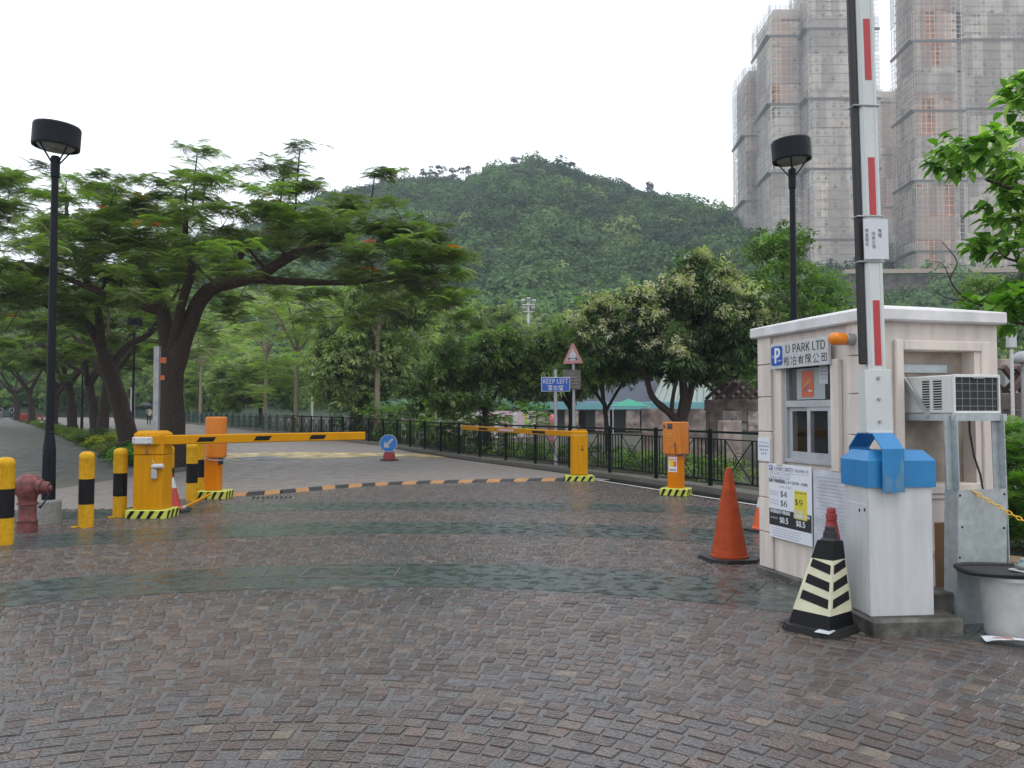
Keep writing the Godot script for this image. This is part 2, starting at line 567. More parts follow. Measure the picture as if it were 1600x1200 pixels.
func lay_paving() -> void:
	var edge := plaza_edge()
	var bed := Mb.new()
	bed.flat(edge, gy, 0.006)
	var paving := part("cobbled_pavement", bed, M.mortar, self)
	paving.set_meta("kind", "structure")
	var r := RandomNumberGenerator.new()
	r.seed = 11
	var shapes := []
	for i in 10:
		var b := Mb.new()
		sett(b, 1.0, 1.0, 0.1, r)
		var am := ArrayMesh.new()
		# unit sett: heights are scaled with the instance
		for q in b.v.size(): pass
		am = b.mesh()
		shapes.append(am)
	var spots := []
	for zone in [[0.6, 1.4], [1.4, 2.5], [2.5, 4.1], [4.1, 6.15], [7.22, 9.25], [10.35, 11.9], [12.9, 14.9], [14.9, 17.0], [17.0, 19.6]]:
		var rows: int = roundi((zone[1] - zone[0]) / 0.106)
		var pitch: float = (zone[1] - zone[0]) / rows
		var cell: float = 0.118 / ((zone[0] + zone[1]) * 0.5)
		for row in rows:
			var mid: float = zone[0] + pitch * (row + 0.5)
			var slip := r.randf_range(-0.12, 0.12)
			if r.randf() < 0.3: slip = r.randf_range(-0.5, 0.5)
			for k in range(int(-2.4 / cell), int(2.4 / cell)):
				var a := (k + slip + r.randf_range(-0.1, 0.1)) * cell
				var x := PLAZA.x + mid * sin(a)
				var z := PLAZA.y - mid * cos(a)
				var seen := absf(x) < -z * 0.68 + 0.9 and z < -2.9
				if seen and Geometry2D.is_point_in_polygon(Vector2(x, z), edge):
					spots.append([-z, x, z, a, cell * mid - r.randf_range(0.006, 0.018), pitch - r.randf_range(0.006, 0.016)])
	spots.sort_custom(func(p, q): return p[0] < q[0])
	var rest := Mb.new()
	var patch := FastNoiseLite.new()
	patch.seed = 4
	patch.frequency = 0.35
	var singles := 0
	for s in spots:
		var lift := r.randf_range(-0.003, 0.003) + 0.003
		var pick := r.randi() % 100
		var tone := 7 if pick < 2 else 6 if pick < 8 else r.randi() % 6
		var pt := patch.get_noise_2d(s[1], s[2])
		if tone < 6 and absf(pt) > 0.12 and r.randf() < 0.6: tone = [0, 1, 4][r.randi() % 3] if pt > 0.0 else [2, 5, 3][r.randi() % 3]
		var at := Transform3D(Basis(Vector3.UP, -s[3]), Vector3(s[1], lift, s[2]))
		at.basis = at.basis.rotated(Vector3.UP, r.randf_range(-0.05, 0.05))
		if singles < 300 and s[0] > 3.45 and absf(s[1]) < s[0] * 0.645:
			singles += 1
			var o := MeshInstance3D.new()
			o.name = "cobble"
			o.mesh = shapes[r.randi() % 10]
			o.material_override = M.cobble_tones[tone]
			o.transform = at * Transform3D(Basis.from_scale(Vector3(s[4], 0.09, s[5])), Vector3.ZERO)
			paving.add_child(o, true)
		else:
			rest.xf = at
			var c: Color = tones[tone]
			var k := r.randf_range(0.85, 1.12) * (1.0 + 0.5 * minf(0.0, pt))
			rest.col = Color(c.r * k, c.g * k, c.b * k)
			sett(rest, s[4], s[5], 0.009, r)
	part("cobbles", rest, M.cobble, paving, "stuff")
	var left := 0
	for q in bands:
		var rows := 2
		var dr: float = (q[1] - q[0]) / rows
		for row in rows:
			var mid: float = q[0] + dr * (row + 0.5)
			var a := -1.7 + r.randf() * 0.05
			while a < 1.4:
				var wide := r.randf_range(0.45, 0.75)
				var x := PLAZA.x + mid * sin(a + wide * 0.5 / mid)
				var z := PLAZA.y - mid * cos(a + wide * 0.5 / mid)
				if absf(x) < -z * 0.68 + 0.9 and z < -2.9 and Geometry2D.is_point_in_polygon(Vector2(x, z), edge):
					var b := Mb.new()
					var g := 0.004
					var p := []
					for k in 6:   # bent along the ring
						var f := k % 3
						var rr := mid - dr * 0.5 + g if k < 3 else mid + dr * 0.5 - g
						var an := a + wide * (f * 0.5) / mid - a - wide * 0.5 / mid
						an += (g if f == 0 else -g if f == 2 else 0.0) / mid
						p.append(Vector3(rr * sin(an), 0, -rr * cos(an) + mid))
					var hh := 0.010 + r.randf_range(0, 0.003)
					var U := Vector3(0, hh, 0)
					for k in 2:
						b.quad(p[k] + U, p[k + 1] + U, p[k + 4] + U, p[k + 3] + U)
						b.quad(p[k] - U, p[k + 1] - U, p[k + 1] + U, p[k] + U)
						b.quad(p[k + 4] - U, p[k + 3] - U, p[k + 3] + U, p[k + 4] + U)
					b.quad(p[3] - U, p[0] - U, p[0] + U, p[3] + U)
					b.quad(p[2] - U, p[5] - U, p[5] + U, p[2] + U)
					var o := part("paving_slab", b, M.slab[r.randi() % 3], paving)
					o.transform = Transform3D(Basis(Vector3.UP, -(a + wide * 0.5 / mid)).rotated(Vector3.RIGHT, r.randf_range(-0.002, 0.002)), Vector3(x, 0, z))
				a += wide / mid
	# an iron cover let into the first dark band, a gully grate further up
	var cov := Mb.new()
	cov.box(Vector3(0, 0, 0), Vector3(0.85, 0.03, 0.4), 0.004)
	var frame := Mb.new()
	for s in [-1, 1]:
		frame.box(Vector3(0, 0, s * 0.215), Vector3(0.9, 0.03, 0.012))
		frame.box(Vector3(s * 0.44, 0, 0), Vector3(0.012, 0.03, 0.41))
	var cover := thing("inspection_cover", "flat rectangular inspection cover with a pale rim set into the widest dark paving band", "drain cover", Vector3(-1.55, 0.006, -7.75))
	part("lid", cov, M.slab[0], cover)
	part("rim", frame, M.kerb, cover)
	var grate := thing("gully_grate", "small black iron gully grate at the left end of the striped speed hump", "drain grate", Vector3(-4.35, 0.012, -14.55), 0.25)
	for i in 9:
		part("grate_bar", bx(Vector3(-0.32 + i * 0.08, 0.0, 0), Vector3(0.05, 0.02, 0.3)), M.dark, grate)
	part("grate_frame", bx(Vector3(0, -0.008, 0), Vector3(0.76, 0.012, 0.36)), M.steel, grate)
	var drain := thing("slot_drain", "slotted channel drain running behind the yellow and black bollards", "drain", Vector3(-7.6, 0.008, -12.15), 0.12)
	part("channel_frame", bx(Vector3(0, -0.004, 0), Vector3(3.4, 0.006, 0.16)), M.kerb, drain)
	for i in 24:
		part("slot", bx(Vector3(-1.62 + i * 0.141, 0.0, 0), Vector3(0.07, 0.008, 0.1)), M.dark, drain)

# ------------------------------------------------------------------ ground, kerbs, road
var fence_line := [Vector2(7.6, -9.4), Vector2(6.5, -11.0), Vector2(5.35, -12.6), Vector2(4.491, -14.433), Vector2(3.886, -16.23), Vector2(2.645, -18.927), Vector2(1.026, -22.149), Vector2(-1.28, -26.699), Vector2(-5.33, -35.6), Vector2(-11.4, -46.0), Vector2(-21.0, -62.0), Vector2(-43.0, -96.0), Vector2(-75.0, -145.0)]

func offset_line(line: Array, d: float) -> Array:   # to the left of travel when d > 0
	var out := []
	for i in line.size():
		var a: Vector2 = line[maxi(i - 1, 0)]
		var b: Vector2 = line[mini(i + 1, line.size() - 1)]
		var t := (b - a).normalized()
		out.append(line[i] + Vector2(t.y, -t.x) * d)
	return out

func strip(line: Array, d0: float, d1: float, h: float, called: String, m: Material, low := -0.05) -> MeshInstance3D:   # a solid strip along a line
	var l := offset_line(line, d0)
	var r := offset_line(line, d1)
	var b := Mb.new()
	for i in line.size() - 1:
		var g0 := gy(l[i].y)
		var g1 := gy(l[i + 1].y)
		var p := [Vector3(l[i].x, g0 + h, l[i].y), Vector3(r[i].x, g0 + h, r[i].y), Vector3(r[i + 1].x, g1 + h, r[i + 1].y), Vector3(l[i + 1].x, g1 + h, l[i + 1].y)]
		var dn := Vector3(0, low - h, 0)
		b.quad(p[0], p[1], p[2], p[3])
		if i == 0: b.quad(p[0], p[0] + dn, p[1] + dn, p[1])
		b.quad(p[0], p[3], p[3] + dn, p[0] + dn)
		b.quad(p[1], p[1] + dn, p[2] + dn, p[2])
	var o := part(called, b, m, self)
	o.set_meta("kind", "structure")
	return o

func build_ground() -> void:
	var g := Mb.new()
	var xs := [-3000.0, -400.0, -120.0, 0.0, 120.0, 400.0, 3000.0]
	var zs := [300.0, -30.0, -150.0, -400.0, -3000.0]
	for i in xs.size() - 1:
		for j in zs.size() - 1:
			var p := []
			for k in [[i, j], [i + 1, j], [i + 1, j + 1], [i, j + 1]]:
				p.append(Vector3(xs[k[0]], minf(gy(zs[k[1]]), 1.2) - 0.06, zs[k[1]]))
			g.quad(p[0], p[1], p[2], p[3])
	part("ground", g, M.earth, self).set_meta("kind", "structure")
	var edge := plaza_edge()
	# carriageway beyond the hump, between the fence and the planted strip
	var road := PackedVector2Array([Vector2(-9.4, -12.6)])
	for i in range(1, 12): road.append(edge[i])
	var kl := offset_line(fence_line, 0.28)
	for i in range(5, 13): road.append(kl[i])
	road.append(Vector2(-90, -145))
	road.append(Vector2(-56, -92))
	road.append(Vector2(-34, -60))
	road.append(Vector2(-19.0, -36.5))
	road.append(Vector2(-9.2, -21.0))
	sheet("road", road, -0.004, M.asphalt)
	var walk := PackedVector2Array([Vector2(-9.4, -12.6), Vector2(-8.9, -21.0), Vector2(-19.8, -36.5), Vector2(-35, -60), Vector2(-57, -92), Vector2(-91, -145), Vector2(-160, -190), Vector2(-160, 3), Vector2(-8.8, 3), Vector2(-8.8, -12.0)])
	sheet("footpath", walk, -0.009, M.walk)
	sheet("yellow_road_marking", PackedVector2Array([Vector2(-8.9, -25.6), Vector2(-6.6, -27.0), Vector2(-4.7, -28.6), Vector2(-2.2, -27.9), Vector2(-3.3, -30.3), Vector2(-8.2, -31.3), Vector2(-10.9, -30.6), Vector2(-9.9, -27.6)]), 0.004, M.paint_yellow)
	sheet("grey_road_marking", PackedVector2Array([Vector2(-8.7, -25.8), Vector2(-7.0, -27.0), Vector2(-8.9, -28.6), Vector2(-9.6, -27.4)]), 0.008, M.paint_grey)
	strip(fence_line, 0.24, -0.2, 0.1, "kerb", M.kerb)
	strip(fence_line.slice(1, 9), 0.42, 0.30, 0.012, "drainage_channel", M.dark, 0.0)
	var wl := PackedVector2Array([Vector2(1.85, -18.3), Vector2(4.02, -13.3), Vector2(4.8, -11.8), Vector2(4.9, -11.75), Vector2(4.11, -13.28), Vector2(1.93, -18.27)])
	sheet("white_edge_line", wl, 0.024, M.paint_white)
	# kerb round the planted strip
	var ring := [Vector2(-9.0, -20.6), Vector2(-8.6, -21.6), Vector2(-9.4, -23.4), Vector2(-18.7, -37.5), Vector2(-34, -60.5)]
	strip(ring, 0.06, -0.08, 0.1, "planting_kerb", M.kerb)
	# the planted strip behind the fence, raised a little
	strip(fence_line, -0.2, -4.0, 0.07, "planting_bed", M.earth)

# ------------------------------------------------------------------ hill with its wood
const CREST := [[-340, -3.0], [-264, 4.0], [-212, 17.0], [-159, 38.0], [-132, 54.0], [-106, 73.0], [-74, 88.0], [-53, 92.5], [-42, 94.5], [-26, 94.5], [-11, 97.0], [8, 101.5], [26, 98.0], [42, 91.0], [63, 88.5], [79, 82.0], [95, 75.5], [119, 70.0], [159, 60.0], [212, 52.0], [300, 40.0], [420, 20.0]]

var hill_noise := FastNoiseLite.new()

func hill_height(x: float, z: float) -> float:
	var c := 0.0
	for i in CREST.size() - 1:
		if x >= CREST[i][0] and x <= CREST[i + 1][0]:
			c = lerpf(CREST[i][1], CREST[i + 1][1], (x - CREST[i][0]) / float(CREST[i + 1][0] - CREST[i][0]))
	var t := clampf((-z - 125.0) / 205.0, 0.0, 1.0)
	var s := pow(t, 1.15) if -z < 330.0 else maxf(0.0, 1.0 - pow((-z - 330.0) / 260.0, 2.0))
	return 1.0 + c * s + hill_noise.get_noise_2d(x, z) * 7.0 * sin(PI * clampf(t, 0, 1))

func crown_mesh(count: int, size: float, sd: int, flatness := 0.8) -> ArrayMesh:   # a crown of unit radius made of leaf clumps
	var r := RandomNumberGenerator.new()
	r.seed = sd
	var b := Mb.new()
	for i in count:
		var u := r.randf_range(-0.55, 1.0)
		var a := r.randf() * TAU
		var q := sqrt(1.0 - u * u)
		var d := Vector3(q * cos(a), u, q * sin(a))
		var lump := 0.78 + 0.22 * sin(a * 3.0 + sd) * cos(u * 5.0 + sd * 2.0)
		var p := d * lump * pow(r.randf(), 0.18)
		p.y *= flatness
		var nrm := (d + Vector3(r.randf_range(-1, 1), r.randf_range(-0.3, 1.2), r.randf_range(-1, 1)) * 0.75).normalized()
		var x := nrm.cross(Vector3(r.randf_range(-1, 1), r.randf_range(-1, 1), r.randf_range(-1, 1))).normalized()
		var y := nrm.cross(x)
		var s := size * r.randf_range(0.6, 1.3)
		var g := r.randf_range(0.75, 1.2)
		b.col = Color(g, g, g * 0.95)
		b.tri(p + x * s, p + y * s * 0.8 + nrm * s * 0.2, p - x * s * 0.7)
		b.tri(p + x * s * 0.9, p - x * s, p - y * s * 0.9 - nrm * s * 0.15)
	return b.mesh()

func build_hill() -> void:
	hill_noise.seed = 5
	hill_noise.frequency = 0.016
	hill_noise.fractal_octaves = 3
	var b := Mb.new()
	b.col = Color(0.03, 0.05, 0.02)
	var st := 12.0
	var x := -336.0
	while x < 420.0:
		var z := -120.0
		while z > -480.0:
			var p := []
			for k in [[0, 0], [1, 0], [1, -1], [0, -1]]:
				var px: float = x + k[0] * st
				var pz: float = z + k[1] * st
				p.append(Vector3(px, hill_height(px, pz), pz))
			b.quad(p[0], p[1], p[2], p[3])
			z -= st
		x += st
	part("hill", b, M.vc, self).set_meta("kind", "structure")
	var r := RandomNumberGenerator.new()
	r.seed = 21
	var patch := FastNoiseLite.new()
	patch.seed = 8
	patch.frequency = 0.018
	for k in 3:
		var xfs := []
		var cols := []
		var n := 0
		while n < 2350:
			var z := -lerpf(128.0, 350.0, pow(r.randf(), 0.8))
			var px := r.randf_range(-0.74, 0.78) * -z
			if px > -z * 0.32 and -z > 238.0 and px > 70 and px < 240 and -z < 275:
				continue
			n += 1
			var h := r.randf_range(3.6, 7.4)
			if r.randf() < 0.1: h *= 1.45
			if -z > 315.0: h *= 0.75
			var y := hill_height(px, z)
			xfs.append(Transform3D(Basis(Vector3.UP, r.randf() * TAU).scaled(Vector3(h, h * r.randf_range(0.8, 1.25), h)), Vector3(px, y + h * 0.35, z)))
			var t := patch.get_noise_2d(px, z) * 0.5 + 0.5 + r.randf_range(-0.22, 0.22)
			var c := Color(0.026, 0.078, 0.026).lerp(Color(0.13, 0.255, 0.065), clampf(t * 1.5 - 0.4 + clampf((z + 210.0) / 120.0, 0.0, 0.5), 0, 1))
			if r.randf() < 0.06: c = Color(0.2, 0.29, 0.08)
			cols.append(c)
		var o := many("hill_woodland", crown_mesh(1000, 0.068, 40 + k), M.leaf_far, xfs, cols, self)
		tag(o, ["dense dark green woodland covering the rounded hill", "paler green trees mixed through the woodland on the hill", "tallest crowns standing out of the woodland on the hill"][k], "woodland")
	# a few lone trees that stand against the sky on the left shoulder of the crest
	var which := ["lone tree against the sky on the left shoulder of the crest, apart from the rest", "leftmost of the close row of thin trees against the sky on the crest", "second of the close row of thin trees against the sky on the crest", "third of the close row of thin trees against the sky on the crest", "rightmost of the close row of thin trees against the sky on the crest", "single upright tree on the crest just right of the close row", "small tree low on the left flank of the hill behind the flame tree", "small tree on the crest left of its highest point", "small tree on the crest just right of its highest point", "small tree on the right shoulder of the crest towards the towers"]
	var at_no := 0
	for q in [[-49.5, -330, 8.5], [-36.0, -328, 8.0], [-32.5, -331, 9.5], [-29.0, -329, 9.0], [-25.0, -332, 8.0], [-19.5, -330, 7.5], [-88, -300, 8.0], [2.0, -332, 7.0], [24.0, -331, 7.0], [58.0, -330, 7.0]]:
		var base := Vector3(q[0], hill_height(q[0], q[1]), q[1])
		var t := thing("ridge_tree", which[at_no], "tree", base, 0, "thin trees against the sky on the hill crest")
		at_no += 1
		var tm := Mb.new()
		tm.tube([Vector3.ZERO, Vector3(0.3, q[2] * 0.6, 0), Vector3(0.1, q[2], 0)], [0.25, 0.18, 0.06], 5)
		part("trunk", tm, M.bark, t)
		var xf := []
		var cl := []
		for k in 7:
			var s := r.randf_range(0.9, 1.7)
			xf.append(Transform3D(Basis(Vector3.UP, r.randf() * TAU).scaled(Vector3.ONE * s), Vector3(r.randf_range(-1.6, 1.6), q[2] * r.randf_range(0.55, 1.05), r.randf_range(-1, 1))))
			cl.append(Color(0.045, 0.06, 0.035))
		many("crown", crown_mesh(60, 0.2, 60), M.leaf_far, xf, cl, t)

# ------------------------------------------------------------------ residential towers wrapped for repair
func tower(label: String, x0: float, x1: float, z0: float, depth: float, y0: float, y1: float, warm: Array, pale: float) -> void:
	var w := x1 - x0
	var base := Vector3((x0 + x1) * 0.5, y0, z0 - depth * 0.5)
	var t := thing("tower_block", label, "tower block", base, 0, "tower blocks wrapped in scaffolding")
	var h := y1 - y0
	var core := Mb.new()
	core.box(Vector3(0, h * 0.5, 0), Vector3(w, h, depth))
	part("wall", core, mat(0.78 * pale, 0.69 * pale, 0.6 * pale, 0.85, 0, M.blotch, 0.06), t)
	var r := RandomNumberGenerator.new()
	r.seed = int(x0 * 10.0)
	var tiles := Mb.new()
	for q in warm:   # fronts where the old orange tiling shows: fraction of the width and of the height
		tiles.box(Vector3(-w * 0.5 + w * (q[0] + q[1]) * 0.5, h * (q[2] + q[3]) * 0.5, depth * 0.5 + 0.03), Vector3(w * (q[1] - q[0]), h * (q[3] - q[2]), 0.1))
		tiles.box(Vector3(-w * 0.5 - 0.03, h * (q[2] + q[3]) * 0.5, depth * 0.5 - 1.0), Vector3(0.1, h * (q[3] - q[2]), 1.8))
	if warm.size(): part("tiled_panel", tiles, mat(0.74, 0.38, 0.24, 0.8, 0, M.grain, 0.12), t)
	var ledge := Mb.new()
	var win := Mb.new()
	var rod := Mb.new()
	var fl := int(h / 2.85)
	for i in fl:
		var y := i * 2.85 + 1.3
		ledge.box(Vector3(0, y - 0.9, 0), Vector3(w + 0.5, 0.25, depth + 0.5))
		var k := 0.9
		while k < w - 1.0:
			if r.randf() < 0.4: win.box(Vector3(-w * 0.5 + k + 0.5, y + 0.3, depth * 0.5), Vector3(r.randf_range(0.8, 1.3), 1.2, 0.3))
			k += 2.6
		k = 0.9
		while k < depth - 1.0:
			if r.randf() < 0.4: win.box(Vector3(-w * 0.5, y + 0.3, depth * 0.5 - k - 0.5), Vector3(0.3, 1.2, r.randf_range(0.8, 1.3)))
			k += 2.9
		for dy in [0.0, 1.42]:
			var wob := r.randf_range(-0.15, 0.15)
			rod.box(Vector3(0, y + dy + wob, depth * 0.5 + 1.5), Vector3(w + 3.2, 0.12 if dy == 0.0 else 0.08, 0.12))
			rod.box(Vector3(-w * 0.5 - 1.5, y + dy + wob, 0), Vector3(0.12, 0.12 if dy == 0.0 else 0.08, depth + 3.0))
	var kx := -w * 0.5 - 1.5
	while kx <= w * 0.5 + 1.6:
		rod.box(Vector3(kx, h * 0.5 + 0.8, depth * 0.5 + 1.44), Vector3(0.12, h + 1.6 + r.randf_range(-0.5, 2.5), 0.12))
		kx += r.randf_range(1.3, 1.9)
	var kz := -depth * 0.5
	while kz <= depth * 0.5 + 1.5:
		rod.box(Vector3(-w * 0.5 - 1.44, h * 0.5 + 0.8, kz), Vector3(0.12, h + 1.6 + r.randf_range(-0.5, 2.5), 0.12))
		kz += r.randf_range(1.4, 2.0)
	part("floor_ledges", ledge, mat(0.3 * pale, 0.28 * pale, 0.27 * pale, 0.85), t, "stuff")
	part("windows", win, mat(0.22, 0.21, 0.2, 0.5), t, "stuff")
	part("scaffold_poles", rod, mat(0.8, 0.76, 0.7, 0.8), t, "stuff")
	var nets := [Mb.new(), Mb.new(), Mb.new()]   # debris netting hung in strips and lifts of different age and dirt
	var yy := 0.0
	while yy < h:
		var top := minf(yy + r.randf_range(7.0, 14.0), h + 0.8)
		var x := -w * 0.5 - 1.75
		while x < w * 0.5 + 1.7:
			var xe := minf(x + r.randf_range(1.6, 4.2), w * 0.5 + 1.75)
			if r.randf() < 0.93:
				nets[r.randi() % 3].box(Vector3((x + xe) * 0.5, (yy + top) * 0.5 + r.randf_range(-0.4, 0.4), depth * 0.5 + 1.7 + r.randf_range(0.0, 0.2)), Vector3(xe - x - 0.05, top - yy - 0.25, 0.03))
			x = xe
		x = -depth * 0.5
		while x < depth * 0.5 + 1.7:
			var xe := minf(x + r.randf_range(1.6, 4.2), depth * 0.5 + 1.75)
			nets[r.randi() % 3].box(Vector3(-w * 0.5 - 1.7 - r.randf_range(0.0, 0.2), (yy + top) * 0.5 + r.randf_range(-0.4, 0.4), (x + xe) * 0.5), Vector3(0.03, top - yy - 0.25, xe - x - 0.05))
			x = xe
		yy = top
	for i in 3:
		var nm := mat([0.68, 0.52, 0.38][i], [0.65, 0.49, 0.355][i], [0.61, 0.46, 0.33][i], 0.9)
		nm.transparency = BaseMaterial3D.TRANSPARENCY_ALPHA
		nm.albedo_color.a = [0.2, 0.26, 0.32][i]
		part("debris_netting", nets[i], nm, t, "stuff")
	var fan := Mb.new()   # catch fans leaning out every few floors
	yy = 14.0 + r.randf_range(0.0, 6.0)
	while yy < h - 3.0:
		var f := depth * 0.5 + 1.8
		var s := -w * 0.5 - 1.8
		fan.quad(Vector3(s, yy, f), Vector3(w * 0.5 + 1.8, yy, f), Vector3(w * 0.5 + 1.8, yy + 0.7, f + 0.5), Vector3(s - 1.5, yy + 0.7, f + 0.5))
		fan.quad(Vector3(s, yy, -depth * 0.5), Vector3(s, yy, f), Vector3(s - 1.5, yy + 0.7, f + 0.5), Vector3(s - 0.5, yy + 0.7, -depth * 0.5))
		yy += 22.0
	var fm := mat(0.36, 0.34, 0.33, 0.9)
	part("catch_fans", fan, fm, t, "stuff")

func build_towers() -> void:
	tower("narrowest tower block in netting, leftmost of the wrapped towers beside the hill", 80.5, 86.0, -268, 14, 36, 118, [[0.1, 1.0, 0.5, 0.97]], 0.95)
	tower("wrapped tower block with an orange tiled strip, second from the hill", 84.0, 92.0, -252, 18, 36, 131, [[0.0, 0.75, 0.68, 0.97]], 1.0)
	tower("broad pale netted tower block behind the left edge of the raised barrier arm", 93.8, 112.5, -246, 15, 36, 150, [], 1.12)
	tower("lower brownish wrapped tower block seen in the gap behind the raised barrier arm", 152, 164.5, -330, 12, 50, 136, [[0.0, 1.0, 0.3, 0.95]], 0.8)
	tower("square shouldered wrapped tower block with orange shaft next to the gap", 164.0, 170.0, -325, 12, 50, 138, [[0.0, 1.0, 0.4, 0.98]], 0.85)
	tower("wrapped tower block with beige and orange front, to the right of the raised arm", 127.0, 139.5, -247, 13, 36, 160, [[0.0, 0.9, 0.0, 0.30], [0.0, 0.9, 0.42, 0.53], [0.1, 0.9, 0.6, 0.95]], 1.0)
	tower("widest pale wrapped tower block behind the overhanging branch", 143.0, 170.0, -249, 14, 36, 165, [], 1.05)
	# retaining wall and slope road below the towers
	var rw := thing("retaining_wall", "long grey retaining wall with a tan coping below the wrapped towers", "retaining wall", Vector3(112, 20, -205), -0.05)
	part("wall", bx(Vector3(0, 6, 0), Vector3(52, 22, 1.5)), M.slope, rw)
	part("coping", bx(Vector3(0, 18.0, 0.4), Vector3(52, 1.1, 2.0)), M.tan, rw)

# ------------------------------------------------------------------ leaves
func frond_spray(fronds: int, pairs: int, length: float, droop: float, sd: int) -> ArrayMesh:   # feathery, twice divided leaves
	var r := RandomNumberGenerator.new()
	r.seed = sd
	var b := Mb.new()
	for f in fronds:
		var yaw := TAU * f / fronds + r.randf_range(-0.4, 0.4)
		var d := Vector3(cos(yaw), r.randf_range(-0.05, 0.3), sin(yaw)).normalized()
		var side := d.cross(Vector3.UP).normalized()
		var ln := length * r.randf_range(0.75, 1.15)
		var g := r.randf_range(0.85, 1.15)
		b.col = Color(g, g, g)
		for k in pairs:
			var t := (k + 1.0) / (pairs + 0.5)
			var p := d * ln * t + Vector3.DOWN * droop * t * t * ln
			var wl := ln * 0.36 * sin(PI * (0.18 + 0.75 * t))
			var wid := ln / pairs * 0.5
			for s in [-1.0, 1.0]:
				var e: Vector3 = p + side * s * wl + d * wl * 0.35 + Vector3.DOWN * wl * 0.25
				if s < 0: b.tri(p - d * wid * 0.5, p + d * wid * 0.6, e)
				else: b.tri(p + d * wid * 0.6, p - d * wid * 0.5, e)
				var m := (p + e) * 0.5
				b.tri(m - d * wid, e + d * wid * 0.4, m + d * wid)
		b.tri(Vector3(0, 0.004, 0) + side * 0.006, Vector3(0, 0.004, 0) - side * 0.006, d * ln + Vector3.DOWN * droop * ln)
	return b.mesh()

func leaf_blade(b: Mb, p: Vector3, d: Vector3, up: Vector3, ln: float, wid: float, bend: float) -> void:   # a folded, drooping blade
	var s := d.cross(up).normalized()
	var n := s.cross(d).normalized()
	var m1 := p + d * ln * 0.4 + n * ln * 0.04
	var tip := p + d * ln - n * ln * bend
	var l := m1 - s * wid * 0.5 + n * wid * 0.18
	var r := m1 + s * wid * 0.5 + n * wid * 0.18
	var m2 := p + d * ln * 0.75 - n * ln * bend * 0.4
	var l2 := m2 - s * wid * 0.36 + n * wid * 0.1
	var r2 := m2 + s * wid * 0.36 + n * wid * 0.1
	b.tri(p, m1, l); b.tri(p, r, m1)
	b.quad(l, m1, m2, l2); b.quad(m1, r, r2, m2)
	b.tri(l2, m2, tip); b.tri(m2, r2, tip)

func rosette(leaves: int, ln: float, wid: float, droop: float, sd: int) -> ArrayMesh:
	var r := RandomNumberGenerator.new()
	r.seed = sd
	var b := Mb.new()
	for i in leaves:
		var yaw := i * 2.4 + r.randf_range(-0.3, 0.3)
		var el := r.randf_range(-droop, 0.5 - droop * 0.5)
		var d := Vector3(cos(yaw) * cos(el), sin(el), sin(yaw) * cos(el))
		var g := r.randf_range(0.75, 1.2)
		b.col = Color(g, g, g * r.randf_range(0.85, 1.05))
		leaf_blade(b, d * 0.03 + Vector3(0, r.randf_range(-0.06, 0.06), 0), d, Vector3.UP, ln * r.randf_range(0.7, 1.1), wid * r.randf_range(0.8, 1.1), r.randf_range(0.1, 0.4))
	return b.mesh()

# ------------------------------------------------------------------ trees
# limbs: [points relative to the base, start radius, end radius]; tips: where twigs end
func grow(t: Node3D, limbs: Array, tips: Array, bark: Material, twig_r := 0.02, lift := 0.12, sag := 0.0) -> Array:
	var nodes := []
	var rads := []
	for i in limbs.size():
		var pts: Array = limbs[i][0]
		var fine := []
		var rr := []
		for k in pts.size() - 1:
			var p0: Vector3 = pts[maxi(k - 1, 0)]
			var p3: Vector3 = pts[mini(k + 2, pts.size() - 1)]
			for q in 4:
				var f := q / 4.0
				fine.append((pts[k] as Vector3).cubic_interpolate(pts[k + 1], p0, p3, f))
		fine.append(pts[-1])
		for k in fine.size():
			var f := k / float(fine.size() - 1)
			var wob := 1.0 + 0.06 * sin(k * 2.3 + i)
			rr.append(lerpf(limbs[i][1], limbs[i][2], f) * wob * (1.0 + (0.55 * exp(-f * 14.0) if i == 0 else 0.0)))
			if i > 0 or f > 0.55:
				nodes.append(fine[k])
				rads.append(rr[-1])
		var b := Mb.new()
		b.tube(fine, rr, 10 if limbs[i][1] > 0.08 else 6)
		part("trunk" if i == 0 else "limb", b, bark, t)
	var tw := Mb.new()
	var root: Vector3 = limbs[0][0][-1]
	var order := tips.duplicate()
	order.sort_custom(func(a, b): return a.distance_squared_to(root) < b.distance_squared_to(root))
	var ends := []
	for tip in order:
		var best := 0
		var bd := 1e9
		for k in nodes.size():
			var d: float = tip.distance_squared_to(nodes[k]) + maxf(0.0, nodes[k].y - tip.y) * 0.6
			if d < bd:
				bd = d
				best = k
		var a: Vector3 = nodes[best]
		var d: Vector3 = tip - a
		var ln := d.length()
		if ln < 0.05: continue
		var jit := Vector3(rng.randf_range(-1, 1), rng.randf_range(-1, 1), rng.randf_range(-1, 1)) * ln * 0.09
		var m1 := a + d * 0.35 + Vector3.UP * ln * lift + jit
		var m2 := a + d * 0.7 + Vector3.UP * ln * lift * 0.9 - jit * 0.6
		var r0 := minf(rads[best] * 0.75, twig_r * (0.8 + ln * 0.55))
		tw.tube([a, m1, m2, tip], [r0, r0 * 0.75, r0 * 0.5, twig_r * 0.28], 5, false)
		nodes.append(m1); rads.append(r0 * 0.75)
		nodes.append(m2); rads.append(r0 * 0.5)
		nodes.append(tip); rads.append(twig_r * 0.5)
		ends.append([tip, d / ln, m2])
	part("twigs", tw, bark, t, "stuff")
	return ends

